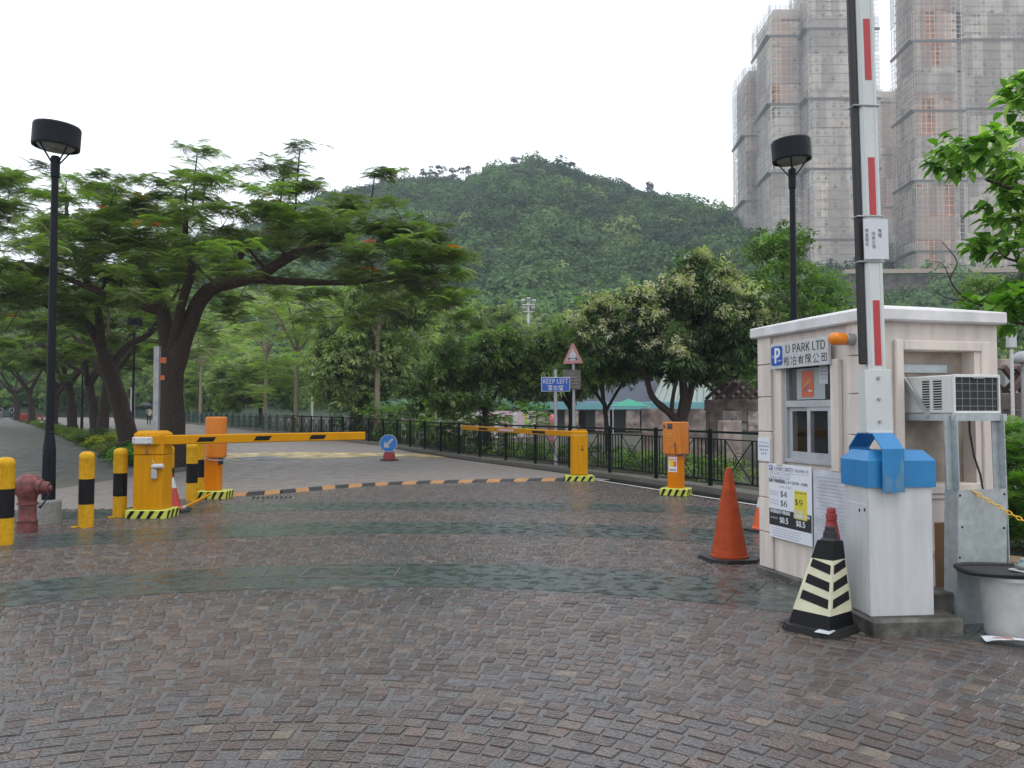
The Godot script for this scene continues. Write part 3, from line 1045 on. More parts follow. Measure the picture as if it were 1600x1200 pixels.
func foliage(t: Node3D, ends: Array, mesh: Mesh, per: int, spread: Vector3, size: float, dark: Color, pale_tone: Color, flat := true, called := "crown", share := 0.5) -> void:
	var xfs := []
	var cols := []
	for e in ends:
		var tone := clampf(share + rng.randfn(0.0, 0.36), 0, 1)
		for k in per:
			var f := rng.randf()
			var p: Vector3 = (e[2] as Vector3).lerp(e[0], 0.3 + 0.75 * f)
			p += Vector3(rng.randfn(0, 0.5) * spread.x, rng.randfn(0, 0.5) * spread.y, rng.randfn(0, 0.5) * spread.z)
			var s := size * rng.randf_range(0.65, 1.25)
			var bs := Basis(Vector3.UP, rng.randf() * TAU)
			var lean := 0.22 if flat else 0.55
			bs = Basis.from_euler(Vector3(rng.randfn(0, lean), 0, rng.randfn(0, lean))) * bs
			xfs.append(Transform3D(bs.scaled(Vector3.ONE * s), p))
			var q := clampf(tone + rng.randf_range(-0.22, 0.22), 0, 1)
			cols.append(dark.lerp(pale_tone, q))  # tone picked at random between the two colours, around the share
	many(called, mesh, M.leaf, xfs, cols, t)

func blob_tips(blobs: Array, sd: int) -> Array:   # [centre, radii, count]
	var r := RandomNumberGenerator.new()
	r.seed = sd
	var out := []
	for q in blobs:
		for i in q[2]:
			var u := r.randf_range(-0.6, 1.0)
			var a := r.randf() * TAU
			var w := sqrt(1.0 - u * u)
			var d := Vector3(w * cos(a), u, w * sin(a)) * pow(r.randf(), 0.3)
			out.append(q[0] + d * q[1])
	return out

func dome_tips(at: Vector3, rx: float, rz: float, drop: float, thick: float, count: int, sd: int) -> Array:   # an umbrella
	var r := RandomNumberGenerator.new()
	r.seed = sd
	var out := []
	for i in count:
		var a := r.randf() * TAU
		var q := sqrt(r.randf())
		var wave := 0.35 * sin(a * 3.0 + sd) + 0.25 * sin(a * 7.0 + sd * 1.7)
		var p := Vector3(cos(a) * q * (rx + wave), -drop * q * q * q - thick * pow(r.randf(), 1.6), sin(a) * q * (rz + wave))
		p.y += 0.35 * sin(p.x * 1.3 + sd) * cos(p.z * 1.1)
		out.append(at + p)
	return out

func rel(base: Vector3, pts: Array) -> Array:
	var out := []
	for p in pts: out.append(p - base)
	return out

func flame_tree(label: String, base: Vector3, limbs: Array, tips: Array, per: int, size: float, flowers := 0) -> Node3D:
	var t := thing("flame_tree", label, "tree", base, 0, "spreading feathery trees along the footpath")
	var ends := grow(t, limbs, tips, M.bark, 0.042, 0.1)
	foliage(t, ends, frond_spray(5, 7, 0.36, 0.4, 71), per, Vector3(0.55, 0.13, 0.55), size, Color(0.1, 0.115, 0.065), Color(0.3, 0.4, 0.125), true, "crown", 0.42)
	if flowers:
		var b := Mb.new()
		for i in 5:
			var a := TAU * i / 5
			leaf_blade(b, Vector3.ZERO, Vector3(cos(a), 0.4, sin(a)).normalized(), Vector3.UP, 0.16, 0.12, 0.2)
		var xf := []
		var cl := []
		for i in flowers:
			var e = ends[rng.randi() % ends.size()]
			for k in 7:
				xf.append(Transform3D(Basis(Vector3.UP, rng.randf() * TAU).scaled(Vector3.ONE * rng.randf_range(0.6, 1.1)), e[0] + Vector3(rng.randfn(0, 0.14), 0.1 + rng.randfn(0, 0.08), rng.randfn(0, 0.14))))
				cl.append(Color(0.850, 0.170, 0.051))
		many("blossom", b.mesh(), M.leaf, xf, cl, t)
	return t

func simple_trunk(h: float, r0: float, lean: Vector2, forks: int, reach: float, sd: int) -> Array:
	var r := RandomNumberGenerator.new()
	r.seed = sd
	var top := Vector3(lean.x, h, lean.y)
	var out := [[[Vector3.ZERO, Vector3(lean.x * 0.2, h * 0.35, lean.y * 0.2), Vector3(lean.x * 0.6, h * 0.7, lean.y * 0.6), top], r0, r0 * 0.62]]
	for i in forks:
		var a := TAU * i / forks + r.randf_range(-0.5, 0.5)
		var d := Vector3(cos(a), r.randf_range(0.55, 1.1), sin(a))
		out.append([[top - Vector3(0, r.randf_range(0, h * 0.25), 0), top + d * reach * 0.45, top + d * reach + Vector3(0, reach * 0.15, 0)], r0 * 0.55, r0 * 0.2])
	return out

func build_trees() -> void:
	# the two big flame trees beside the left barrier
	var b1 := Vector3(-9.4, 0.0, -22.2)
	var limbs := [
		[[Vector3(-9.4, 0, -22.2), Vector3(-9.46, 1.64, -22.2), Vector3(-9.5, 3.1, -22.2)], 0.37, 0.30],
		[[Vector3(-9.55, 2.8, -22.25), Vector3(-9.86, 4.35, -22.5), Vector3(-10.45, 5.35, -23.0), Vector3(-11.04, 6.17, -23.4), Vector3(-11.67, 6.71, -23.7)], 0.24, 0.08],
		[[Vector3(-9.5, 3.2, -22.2), Vector3(-8.95, 4.59, -21.6), Vector3(-8.38, 5.32, -20.8), Vector3(-8.23, 5.99, -20.0), Vector3(-7.8, 6.5, -19.0)], 0.15, 0.05],
		[[Vector3(-9.42, 2.5, -22.15), Vector3(-9.06, 3.78, -22.15), Vector3(-8.38, 4.9, -21.9), Vector3(-6.96, 5.26, -21.6), Vector3(-5.78, 5.8, -21.2), Vector3(-4.75, 6.04, -21.0)], 0.27, 0.09],
		[[Vector3(-7.2, 5.22, -21.65), Vector3(-5.9, 5.2, -22.2), Vector3(-4.4, 5.31, -22.8), Vector3(-3.0, 5.57, -23.2)], 0.13, 0.05],
		[[Vector3(-8.45, 4.8, -21.9), Vector3(-8.16, 5.72, -23.0), Vector3(-7.81, 6.92, -24.2), Vector3(-7.53, 7.5, -25.2)], 0.15, 0.05],
		[[Vector3(-9.9, 4.4, -22.5), Vector3(-11.4, 4.9, -22.0), Vector3(-12.8, 5.5, -21.5)], 0.14, 0.05],
	]
	for l in limbs: l[0] = rel(b1, l[0])
	var tips := dome_tips(Vector3(2.0, 7.75, 0.2), 6.7, 5.2, 2.4, 1.9, 240, 3)
	tips.append_array(blob_tips([[Vector3(6.6, 5.4, 0.4), Vector3(1.9, 1.3, 2.2), 34], [Vector3(-1.4, 5.6, 1.5), Vector3(2.4, 0.8, 2.4), 26]], 4))
	for q in [[0.68, 8.75], [0.95, 8.3], [3.53, 8.9], [3.1, 8.45], [5.6, 8.2]]:
		for k in 2: tips.append(Vector3(q[0] + rng.randf_range(-0.3, 0.3), q[1] + rng.randf_range(-0.25, 0.1), 0.3 + rng.randf_range(-0.3, 0.3)))
		limbs.append([[Vector3(q[0] - 0.15, 7.2, 0.2), Vector3(q[0] - 0.05, q[1] - 0.5, 0.3), Vector3(q[0], q[1], 0.3)], 0.03, 0.012])
	flame_tree("largest spreading feathery tree, forked trunk right behind the left barrier cabinet", b1, limbs, tips, 14, 0.82, 7)
	var b2 := Vector3(-13.1, 0.0, -27.6)
	limbs = [
		[[Vector3(-13.1, 0, -27.6), Vector3(-13.37, 1.22, -27.6), Vector3(-13.84, 2.77, -27.6), Vector3(-14.1, 3.5, -27.6)], 0.33, 0.25],
		[[Vector3(-14.05, 3.4, -27.6), Vector3(-14.64, 4.54, -27.6), Vector3(-15.37, 5.04, -27.1), Vector3(-16.28, 5.5, -26.6), Vector3(-17.5, 6.4, -26.3)], 0.2, 0.07],
		[[Vector3(-13.9, 3.1, -27.6), Vector3(-13.54, 3.92, -28.1), Vector3(-12.87, 4.5, -28.6), Vector3(-12.2, 6.0, -29.0)], 0.15, 0.05],
		[[Vector3(-14.2, 3.8, -27.6), Vector3(-14.3, 5.4, -27.3), Vector3(-15.0, 7.2, -27.0), Vector3(-15.2, 8.6, -27.0)], 0.16, 0.05],
	]
	for l in limbs: l[0] = rel(b2, l[0])
	tips = dome_tips(Vector3(-3.0, 9.7, 0.5), 6.6, 5.0, 3.4, 2.2, 190, 5)
	tips.append_array(blob_tips([[Vector3(-3.0, 5.4, 1.0), Vector3(4.2, 1.1, 3.0), 70], [Vector3(-7.5, 8.0, 0.5), Vector3(2.0, 1.8, 2.0), 26]], 6))
	flame_tree("leaning feathery tree second from the left barrier cabinet, its crown behind the tall lamp", b2, limbs, tips, 14, 0.9, 5)
	# the row goes on up the footpath
	var row := [[-20.0, -39.0, 8.6, 6.0, "thick twin-stemmed tree third along the planted strip"], [-24.2, -46.5, 9.2, 6.5, "dark forked tree fourth along the planted strip beside the slim far lamp"], [-30.5, -55.5, 9.0, 6.5, "slender grey-brown tree fifth along the planted strip"], [-37.0, -64.5, 9.5, 7.0, "broad trunked tree sixth along the planted strip behind the small orange cone"], [-48.0, -80.0, 10.0, 8.0, "tree near the far end of the planted strip behind the red barriers"], [-60.0, -97.0, 11.0, 9.0, "far tree where the two walkers are heading"], [-46.0, -62.0, 9.5, 8.0, "tree on the far side of the footpath, further up"], [-75.0, -92.0, 11.0, 9.5, "dark tree over the head of the footpath behind the walkers"], [-90.0, -125.0, 13.0, 12.0, "most distant tree that closes the view up the footpath"]]
	var i := 0
	for q in row:
		i += 1
		var lb := simple_trunk(3.6, 0.30 if q[1] > -50 else 0.34, Vector2(0.5 * sin(i * 2.0), 0.3), 4, 2.6, 300 + i)
		var tp := dome_tips(Vector3(0, q[2], 0), q[3], q[3], 2.6, 2.8, 90 if q[1] > -50 else 70, 30 + i)
		tp.append_array(blob_tips([[Vector3(0, q[2] - 4.3, 0), Vector3(q[3] * 0.9, 0.9, q[3] * 0.9), 34]], 60 + i))
		flame_tree(q[4], on(q[0], q[1]), lb, tp, 8, 1.35 if q[1] > -50 else 1.75, 2)
	# light green feathery trees beyond the fence
	var pale := [[-19.3, -62.5, 10.8, 5.0, "pale feathery tree beyond the fence just right of the biggest trunk"], [-14.6, -54.0, 10.2, 4.4, "pale stemmed feathery tree beyond the fence over the end of the left barrier arm"], [-32.0, -82.0, 12.0, 6.5, "pale feathery tree beyond the fence seen past the left side of the biggest trunk"], [-9.0, -52.0, 8.5, 3.6, "pale feathery tree between the two thin lamp posts beyond the fence"], [-34.0, -87.0, 10.5, 7.0, "pale feathery tree far beyond the fence behind the person with an umbrella"], [-40.0, -100.0, 11.0, 8.0, "most distant pale feathery tree beyond the fence"]]
	for q in pale:
		i += 1
		var t := thing("feathery_tree", q[4], "tree", on(q[0], q[1]), 0, "pale feathery trees beyond the fence")
		var lb := simple_trunk(q[2] * 0.62, 0.16, Vector2(0.1, 0.1), 5, q[2] * 0.3, 330 + i)
		var tp := blob_tips([[Vector3(0, q[2] * 0.72, 0), Vector3(q[3], q[2] * 0.26, q[3]), 56], [Vector3(0, q[2] * 0.36, -q[3] * 0.7), Vector3(q[3] * 0.95, q[2] * 0.24, q[3] * 0.5), 34]], 80 + i)
		var ends := grow(t, lb, tp, M.bark_pale, 0.02, 0.05)
		foliage(t, ends, frond_spray(4, 6, 0.55, 0.3, 72), 5, Vector3(0.8, 0.3, 0.8), 1.35, Color(0.24, 0.29, 0.13), Color(0.52, 0.6, 0.25), true, "crown", 0.6)
	# round crowned broadleaf trees
	var bl := [
		[2.3, -30.5, 5.6, "dark broadleaf tree behind the middle of the right barrier arm", [[Vector3(0, 3.6, 0), Vector3(1.7, 1.5, 1.7), 46], [Vector3(-0.9, 2.6, 0.2), Vector3(1.4, 0.8, 1.4), 24]], 0.16, 0.42],
		[-0.9, -30.0, 5.6, "low spreading broadleaf tree over the tip of the right barrier arm", [[Vector3(-0.3, 3.1, 0), Vector3(2.3, 1.6, 1.9), 64], [Vector3(-1.6, 2.2, 0.2), Vector3(1.5, 0.9, 1.4), 28], [Vector3(1.0, 4.0, 0), Vector3(1.4, 0.9, 1.4), 26]], 0.17, 0.45],
		[2.95, -24.5, 5.2, "thin stemmed dark tree between the triangular sign and the flowering tree", [[Vector3(-0.2, 3.6, 0), Vector3(1.2, 1.3, 1.3), 44], [Vector3(0.3, 2.7, 0), Vector3(1.2, 0.6, 1.2), 18]], 0.1, 0.22],
		[-7.0, -41.4, 8.8, "broadleaf tree with a straight pale trunk right of the slim far lamp post", [[Vector3(0.3, 7.0, -0.8), Vector3(2.4, 1.5, 1.8), 46], [Vector3(0.8, 3.8, -2.4), Vector3(2.4, 2.0, 1.4), 34]], 0.17, 0.75],
		[-8.3, -43.0, 6.6, "broadleaf tree behind the fence left of the straight pale trunk", [[Vector3(0, 4.6, 0), Vector3(2.3, 1.9, 2.3), 60], [Vector3(-0.5, 2.6, 0), Vector3(1.8, 0.9, 1.8), 26]], 0.17, 0.6],
		[-3.0, -58.0, 9.0, "tall dull green tree far behind the blue arrow sign", [[Vector3(0, 6.0, 0), Vector3(4.2, 3.6, 3.5), 90]], 0.2, 0.5],
		[4.0, -66.0, 9.0, "tall dark tree far behind the low spreading tree", [[Vector3(0, 6.0, 0), Vector3(4.6, 3.2, 3.5), 90]], 0.2, 0.35],
		[8.0, -29.0, 6.6, "deep green tree right behind the flowering tree", [[Vector3(0.2, 4.4, 0), Vector3(2.2, 2.0, 2.0), 70]], 0.16, 0.2],
		[20.5, -33.0, 7.0, "light green tree behind the air conditioner side of the kiosk", [[Vector3(0, 5.2, 0), Vector3(2.6, 2.2, 2.4), 60]], 0.16, 0.6],
		[-50.0, -116.0, 8.0, "wide bushy tree far up the road by the end of the green railing", [[Vector3(0, 4.6, 0), Vector3(7.0, 4.4, 4.0), 80]], 0.25, 0.6],
		[-66.0, -122.0, 8.0, "wide bushy tree closing the far end of the planted strip", [[Vector3(0, 4.6, 0), Vector3(7.5, 4.4, 4.0), 80]], 0.25, 0.45],
		[-82.0, -118.0, 9.0, "dark bushy tree right behind the two walkers", [[Vector3(0, 4.8, 0), Vector3(7.5, 4.8, 4.0), 80]], 0.25, 0.3],
		[-34.0, -92.0, 7.0, "bushy tree beyond the green railing behind the umbrella", [[Vector3(0, 3.6, 0), Vector3(5.5, 3.4, 3.0), 70]], 0.2, 0.6],
		[-22.0, -70.0, 6.6, "bushy tree beyond the green railing left of the biggest trunk", [[Vector3(0, 3.4, 0), Vector3(4.6, 3.2, 3.0), 70]], 0.2, 0.65],
		[15.5, -36.0, 6.6, "bushy green tree directly behind the kiosk roof", [[Vector3(0, 4.6, 0), Vector3(3.0, 2.2, 2.6), 70]], 0.16, 0.55],
	]
	for q in bl:
		i += 1
		var t := thing("broadleaf_tree", q[3], "tree", on(q[0], q[1]), 0, "round crowned trees beyond the fence")
		var lb := simple_trunk(q[2] * (0.72 if q[3].contains("pale trunk right") else 0.36), q[5], Vector2(0.15 * sin(i), 0.0), 4, q[2] * 0.24, 360 + i)
		var ends := grow(t, lb, blob_tips(q[4], 110 + i), M.bark_pale if q[3].contains("pale trunk right") else M.bark, 0.02, 0.1)
		var far: bool = q[1] < -40.0
		foliage(t, ends, rosette(12, 0.22, 0.065, 0.7, 73) if not far else rosette(11, 0.33, 0.11, 0.6, 74), 20 if not far else 20, Vector3(0.5, 0.35, 0.5) if not far else Vector3(0.9, 0.6, 0.9), 1.0 if not far else 1.2, Color(0.072, 0.115, 0.048) if not far else Color(0.15, 0.2, 0.085), Color(0.3, 0.42, 0.14) if not far else Color(0.42, 0.52, 0.2), false, "crown", q[6])
	# the flowering tree: dark glossy crown with cream flower heads on its left shoulder
	var bf := Vector3(4.86, 0.0, -23.0)
	var ft := thing("flowering_tree", "dark broadleaf tree covered with cream blossom beside the right ticket machine", "tree", bf)
	limbs = [
		[[Vector3.ZERO, Vector3(0.02, 0.7, 0), Vector3(0.0, 1.35, 0)], 0.24, 0.2],
		[[Vector3(0, 1.2, 0), Vector3(-0.35, 1.55, 0.1), Vector3(-0.85, 2.0, 0.2), Vector3(-1.1, 2.7, 0.3), Vector3(-1.6, 3.4, 0.3)], 0.13, 0.05],
		[[Vector3(0, 1.25, 0), Vector3(0.1, 2.0, 0), Vector3(0.05, 2.8, 0), Vector3(0.2, 3.8, 0.1)], 0.17, 0.06],
		[[Vector3(0.05, 1.3, 0), Vector3(0.3, 2.1, -0.1), Vector3(0.5, 3.0, -0.2), Vector3(1.1, 4.0, -0.2)], 0.12, 0.05],
		[[Vector3(-0.3, 1.5, 0.1), Vector3(-0.25, 2.2, 0.3), Vector3(-0.05, 3.0, 0.5)], 0.07, 0.04],
	]
	var ends := grow(ft, limbs, blob_tips([[Vector3(-1.6, 3.7, 0.3), Vector3(1.35, 1.2, 1.3), 62], [Vector3(0.2, 4.2, 0.3), Vector3(1.5, 1.15, 1.5), 62], [Vector3(0.55, 5.3, 0), Vector3(1.0, 0.8, 1.0), 34], [Vector3(1.5, 4.0, -0.2), Vector3(1.2, 1.3, 1.3), 50], [Vector3(-0.3, 2.95, 0.4), Vector3(1.2, 0.5, 1.2), 20], [Vector3(1.0, 2.9, 0), Vector3(1.4, 0.5, 1.2), 22], [Vector3(-2.3, 4.0, 0), Vector3(0.8, 0.5, 0.8), 16]], 140), M.bark, 0.02, 0.1)
	foliage(ft, ends, rosette(13, 0.21, 0.058, 0.75, 75), 18, Vector3(0.36, 0.28, 0.36), 1.0, Color(0.035, 0.068, 0.03), Color(0.16, 0.26, 0.09), false, "crown", 0.4)
	var bloom := []
	for e in ends:
		var p: Vector3 = e[0]
		if (p.y > 3.0 and p.x < 0.1 and p.z > -0.3 and rng.randf() < 0.9) or (p.y > 3.9 and rng.randf() < 0.6):
			bloom.append([p + Vector3(0, 0.18, 0.14), e[1], p + Vector3(0, 0.16, 0.14)])
	foliage(ft, bloom, rosette(12, 0.14, 0.042, 0.6, 76), 16, Vector3(0.42, 0.24, 0.42), 1.0, Color(0.3, 0.29, 0.2), Color(0.8, 0.74, 0.6), false, "blossom", 0.6)
	# airy light green tree behind the right lamp
	var at := thing("airy_tree", "airy light green tree with a slim trunk behind the right street lamp", "tree", on(10.6, -31.0))
	ends = grow(at, [[[Vector3.ZERO, Vector3(0.1, 2.5, 0), Vector3(-0.1, 4.6, 0), Vector3(0.0, 7.6, 0)], 0.17, 0.05], [[Vector3(0, 3.4, 0), Vector3(1.0, 4.8, 0.2), Vector3(2.0, 5.6, 0.3)], 0.07, 0.03], [[Vector3(0, 4.0, 0), Vector3(-0.9, 5.0, 0.2), Vector3(-1.6, 5.4, 0.1)], 0.06, 0.03]],
		blob_tips([[Vector3(-0.1, 7.9, 0), Vector3(1.0, 0.9, 1.0), 26], [Vector3(0.2, 6.2, 0), Vector3(2.2, 1.1, 2.0), 50], [Vector3(1.4, 4.8, 0.2), Vector3(2.2, 0.9, 1.8), 40], [Vector3(-1.0, 4.6, 0), Vector3(1.6, 0.9, 1.6), 34]], 150), M.bark, 0.018, 0.1)
	foliage(at, ends, rosette(9, 0.24, 0.085, 0.5, 77), 12, Vector3(0.6, 0.3, 0.6), 1.0, Color(0.076, 0.145, 0.043), Color(0.289, 0.442, 0.102), false, "crown", 0.55)
	build_near_branch()
	build_low_plants()

func build_near_branch() -> void:
	# a tree outside the frame on the right whose leafy boughs reach in over the kiosk
	var base := Vector3(8.3, 0.0, -9.2)
	var t := thing("overhanging_tree", "large leaved tree whose bright boughs reach in over the kiosk at the right edge", "tree", base)
	var limbs := [
		[[Vector3.ZERO, Vector3(0.05, 1.6, 0), Vector3(-0.1, 3.2, 0), Vector3(-0.3, 5.4, 0.2)], 0.17, 0.08],
		[[Vector3(-0.1, 3.0, 0), Vector3(-1.2, 3.6, 0.3), Vector3(-2.3, 3.85, 0.5), Vector3(-3.2, 4.05, 0.7)], 0.06, 0.014],
		[[Vector3(-0.05, 2.0, 0), Vector3(-1.2, 2.4, 0.3), Vector3(-2.2, 2.45, 0.6), Vector3(-3.0, 2.5, 0.8)], 0.055, 0.012],
		[[Vector3(-0.2, 3.8, 0), Vector3(-1.2, 4.5, 0.3), Vector3(-2.1, 4.75, 0.5), Vector3(-2.6, 4.8, 0.6)], 0.05, 0.012],
		[[Vector3(-0.1, 2.6, 0), Vector3(-1.2, 2.95, 0.2), Vector3(-2.1, 3.05, 0.4), Vector3(-2.9, 3.25, 0.5)], 0.05, 0.012],
		[[Vector3(-2.2, 2.95, 0.5), Vector3(-2.95, 2.72, 0.5), Vector3(-3.3, 2.78, 0.5), Vector3(-3.5, 3.0, 0.5), Vector3(-3.42, 3.2, 0.5), Vector3(-3.58, 3.42, 0.5)], 0.014, 0.004],
		[[Vector3(-3.3, 2.78, 0.5), Vector3(-3.55, 2.8, 0.52), Vector3(-3.72, 2.92, 0.5)], 0.008, 0.003],
		[[Vector3(-3.5, 3.0, 0.5), Vector3(-3.6, 3.18, 0.52), Vector3(-3.78, 3.22, 0.5)], 0.006, 0.003],
	]
	var tips := blob_tips([[Vector3(-3.25, 4.3, 0.7), Vector3(0.55, 0.25, 0.5), 24], [Vector3(-2.7, 4.0, 0.6), Vector3(0.5, 0.35, 0.5), 24], [Vector3(-2.45, 4.95, 0.5), Vector3(0.4, 0.4, 0.5), 24], [Vector3(-2.75, 3.45, 0.5), Vector3(0.5, 0.3, 0.4), 22], [Vector3(-3.0, 2.62, 0.8), Vector3(0.6, 0.26, 0.4), 26], [Vector3(-2.5, 2.9, 0.6), Vector3(0.5, 0.4, 0.5), 24], [Vector3(-1.6, 3.4, 0.4), Vector3(0.9, 1.5, 0.8), 30]], 160)
	var ends := grow(t, limbs, tips, M.bark, 0.01, 0.05)
	var blades := []
	for i in 6:
		var b := Mb.new()
		leaf_blade(b, Vector3.ZERO, Vector3(0, 0, -1), Vector3.UP, 0.21, 0.095 + 0.006 * (i % 3), 0.08 + 0.07 * i)
		blades.append(b.mesh())
	var greens := []
	for c in [Color(0.093, 0.204, 0.031), Color(0.153, 0.306, 0.043), Color(0.221, 0.408, 0.060), Color(0.2, 0.31, 0.075)]:
		var m: StandardMaterial3D = M.leaf.duplicate()
		m.vertex_color_use_as_albedo = false
		m.albedo_color = c.linear_to_srgb()
		m.roughness = 0.4
		greens.append(m)
	var n := 0
	var xfs := []
	var cols := []
	for e in ends:
		for k in 12:
			var f := 0.25 + 0.75 * rng.randf()
			var p: Vector3 = (e[2] as Vector3).lerp(e[0], f) + Vector3(rng.randfn(0, 0.05), rng.randfn(0, 0.03), rng.randfn(0, 0.05))
			var out: Vector3 = (e[1] as Vector3) * 0.7 + Vector3(rng.randf_range(-1, 1), rng.randf_range(-0.55, 0.25), rng.randf_range(-1, 1))
			out = out.normalized()
			var s := rng.randf_range(0.6, 1.15)
			var bs := Basis.looking_at(out, Vector3(rng.randf_range(-0.4, 0.4), 1, rng.randf_range(-0.4, 0.4))).scaled(Vector3.ONE * s)
			if n < 300 and p.x < -2.45 and rng.randf() < 0.4:
				n += 1
				var o := MeshInstance3D.new()
				o.name = "leaf"
				o.mesh = blades[rng.randi() % 6]
				o.material_override = greens[rng.randi() % 4]
				o.transform = Transform3D(bs, p)
				t.add_child(o, true)
			else:
				xfs.append(Transform3D(bs, p))
				cols.append([Color(0.093, 0.204, 0.031), Color(0.153, 0.306, 0.043), Color(0.221, 0.408, 0.060)][rng.randi() % 3])
	many("leaves", blades[2], M.leaf, xfs, cols, t)

func build_low_plants() -> void:
	var r := RandomNumberGenerator.new()
	r.seed = 33
	# shrubs in the bed behind the fence
	var xfs := []
	var cols := []
	for i in fence_line.size() - 4:
		var a: Vector2 = fence_line[i]
		var b: Vector2 = fence_line[i + 1]
		var t := (b - a).normalized()
		var nn := Vector2(-t.y, t.x)
		var n := int(a.distance_to(b) * 15.0)
		for k in n:
			var p := a.lerp(b, r.randf()) + nn * r.randf_range(0.45, 2.6)
			xfs.append(Transform3D(Basis(Vector3.UP, r.randf() * TAU).scaled(Vector3.ONE * r.randf_range(0.8, 1.4) * (1.0 if i < 7 else 1.7)), Vector3(p.x, gy(p.y) + r.randf_range(0.1, 0.55 if i < 7 else 1.9), p.y)))
			cols.append(Color(0.068, 0.128, 0.034).lerp(Color(0.255, 0.408, 0.093), r.randf()))
	tag(many("shrub_bed", rosette(12, 0.2, 0.075, 0.2, 81), M.leaf, xfs, cols, self), "low green shrubs filling the bed behind the dark railing", "shrubs")
	# planted strip under the tree row
	var kinds := [["bright green bush at the near end of the planted strip", -10.9, -24.4, Color(0.102, 0.238, 0.034), Color(0.255, 0.510, 0.085), 0.8, 150], ["brownish pink bush next to the bright green one in the planted strip", -13.7, -29.4, Color(0.221, 0.153, 0.085), Color(0.408, 0.323, 0.170), 0.65, 80], ["yellow flecked bush in the planted strip", -16.6, -33.8, Color(0.136, 0.221, 0.034), Color(0.680, 0.612, 0.068), 0.75, 90], ["dark green bush at the foot of the leaning tree", -12.0, -26.3, Color(0.051, 0.102, 0.034), Color(0.136, 0.238, 0.051), 0.7, 120], ["dull green bush further up the planted strip, behind the black lamp", -18.9, -37.0, Color(0.068, 0.119, 0.034), Color(0.204, 0.272, 0.085), 0.8, 90]]
	for q in kinds:
		var t := thing("bush", q[0], "bush", on(q[1], q[2]), 0, "bushes in the planted strip")
		var st := Mb.new()
		for k in 7:
			var a := TAU * k / 7
			st.tube([Vector3(0, 0, 0), Vector3(cos(a) * 0.25, 0.3, sin(a) * 0.25), Vector3(cos(a) * 0.55, 0.55, sin(a) * 0.55)], [0.02, 0.014, 0.006], 5)
		part("stem", st, M.bark, t)
		var xf := []
		var cl := []
		for k in q[6]:
			var a := r.randf() * TAU
			var w := sqrt(r.randf()) * 1.25
			xf.append(Transform3D(Basis(Vector3.UP, r.randf() * TAU).scaled(Vector3.ONE * r.randf_range(0.8, 1.3)), Vector3(cos(a) * w, q[5] * (1.0 - w * w * 0.4) * r.randf_range(0.25, 1.0), sin(a) * w)))
			cl.append(q[3].lerp(q[4], r.randf()))
		many("foliage", rosette(12, 0.24, 0.09, 0.1, 82), M.leaf, xf, cl, t)
	xfs = []
	cols = []
	for k in 900:
		var f := r.randf()
		var p := Vector2(-10.0, -23.5).lerp(Vector2(-56, -93), pow(f, 1.4)) + Vector2(r.randf_range(-0.9, 0.5), r.randf_range(-0.6, 0.6))
		xfs.append(Transform3D(Basis(Vector3.UP, r.randf() * TAU).scaled(Vector3.ONE * r.randf_range(0.8, 1.5)), Vector3(p.x, gy(p.y) + r.randf_range(0.02, 0.3), p.y)))
		cols.append(Color(0.085, 0.145, 0.034).lerp(Color(0.340, 0.425, 0.102), r.randf()))
	tag(many("ground_cover", rosette(12, 0.25, 0.07, 0.0, 83), M.leaf, xfs, cols, self), "low ground cover running along under the row of trees", "ground cover")
	# a bush beside the kiosk at the right edge
	var kb := thing("bush", "fresh green bush at the right edge beside the kiosk", "bush", Vector3(6.0, 0, -9.1), 0, "")
	var st2 := Mb.new()
	for k in 9:
		var a := TAU * k / 9
		st2.tube([Vector3.ZERO, Vector3(cos(a) * 0.3, 0.5, sin(a) * 0.3), Vector3(cos(a) * 0.6, 1.0, sin(a) * 0.6)], [0.025, 0.016, 0.006], 5)
	part("stem", st2, M.bark, kb)
	var xf2 := []
	var cl2 := []
	for k in 380:
		var u := r.randf_range(-0.9, 1.0)
		var a := r.randf() * TAU
		var w := sqrt(1.0 - u * u) * 0.95 * pow(r.randf(), 0.3)
		xf2.append(Transform3D(Basis.from_euler(Vector3(r.randfn(0, 0.4), r.randf() * TAU, r.randfn(0, 0.4))).scaled(Vector3.ONE * r.randf_range(0.7, 1.2)), Vector3(cos(a) * w, 0.75 + u * 0.68, sin(a) * w)))
		cl2.append(Color(0.085, 0.170, 0.034).lerp(Color(0.272, 0.476, 0.085), r.randf()))
	many("foliage", frond_spray(5, 6, 0.22, 0.2, 84), M.leaf, xf2, cl2, kb)

# ------------------------------------------------------------------ kiosk
func wface(s: float, h: float, out := 0.0) -> Transform3D:   # on the window wall of the kiosk: s metres from the near corner
	return Transform3D(Basis(Vector3(0, 0, 1), Vector3(0, 1, 0), Vector3(-1, 0, 0)), Vector3(-out, h, -s))

func wbox(b: Mb, s0: float, s1: float, h0: float, h1: float, o0: float, o1: float, bev := 0.0) -> void:
	b.box(Vector3(-(o0 + o1) * 0.5, (h0 + h1) * 0.5, -(s0 + s1) * 0.5), Vector3(absf(o1 - o0), h1 - h0, s1 - s0), bev)

func abox(b: Mb, x0: float, x1: float, h0: float, h1: float, z0: float, z1: float, bev := 0.0) -> void:
	b.box(Vector3((x0 + x1) * 0.5, (h0 + h1) * 0.5, (z0 + z1) * 0.5), Vector3(x1 - x0, h1 - h0, absf(z1 - z0)), bev)

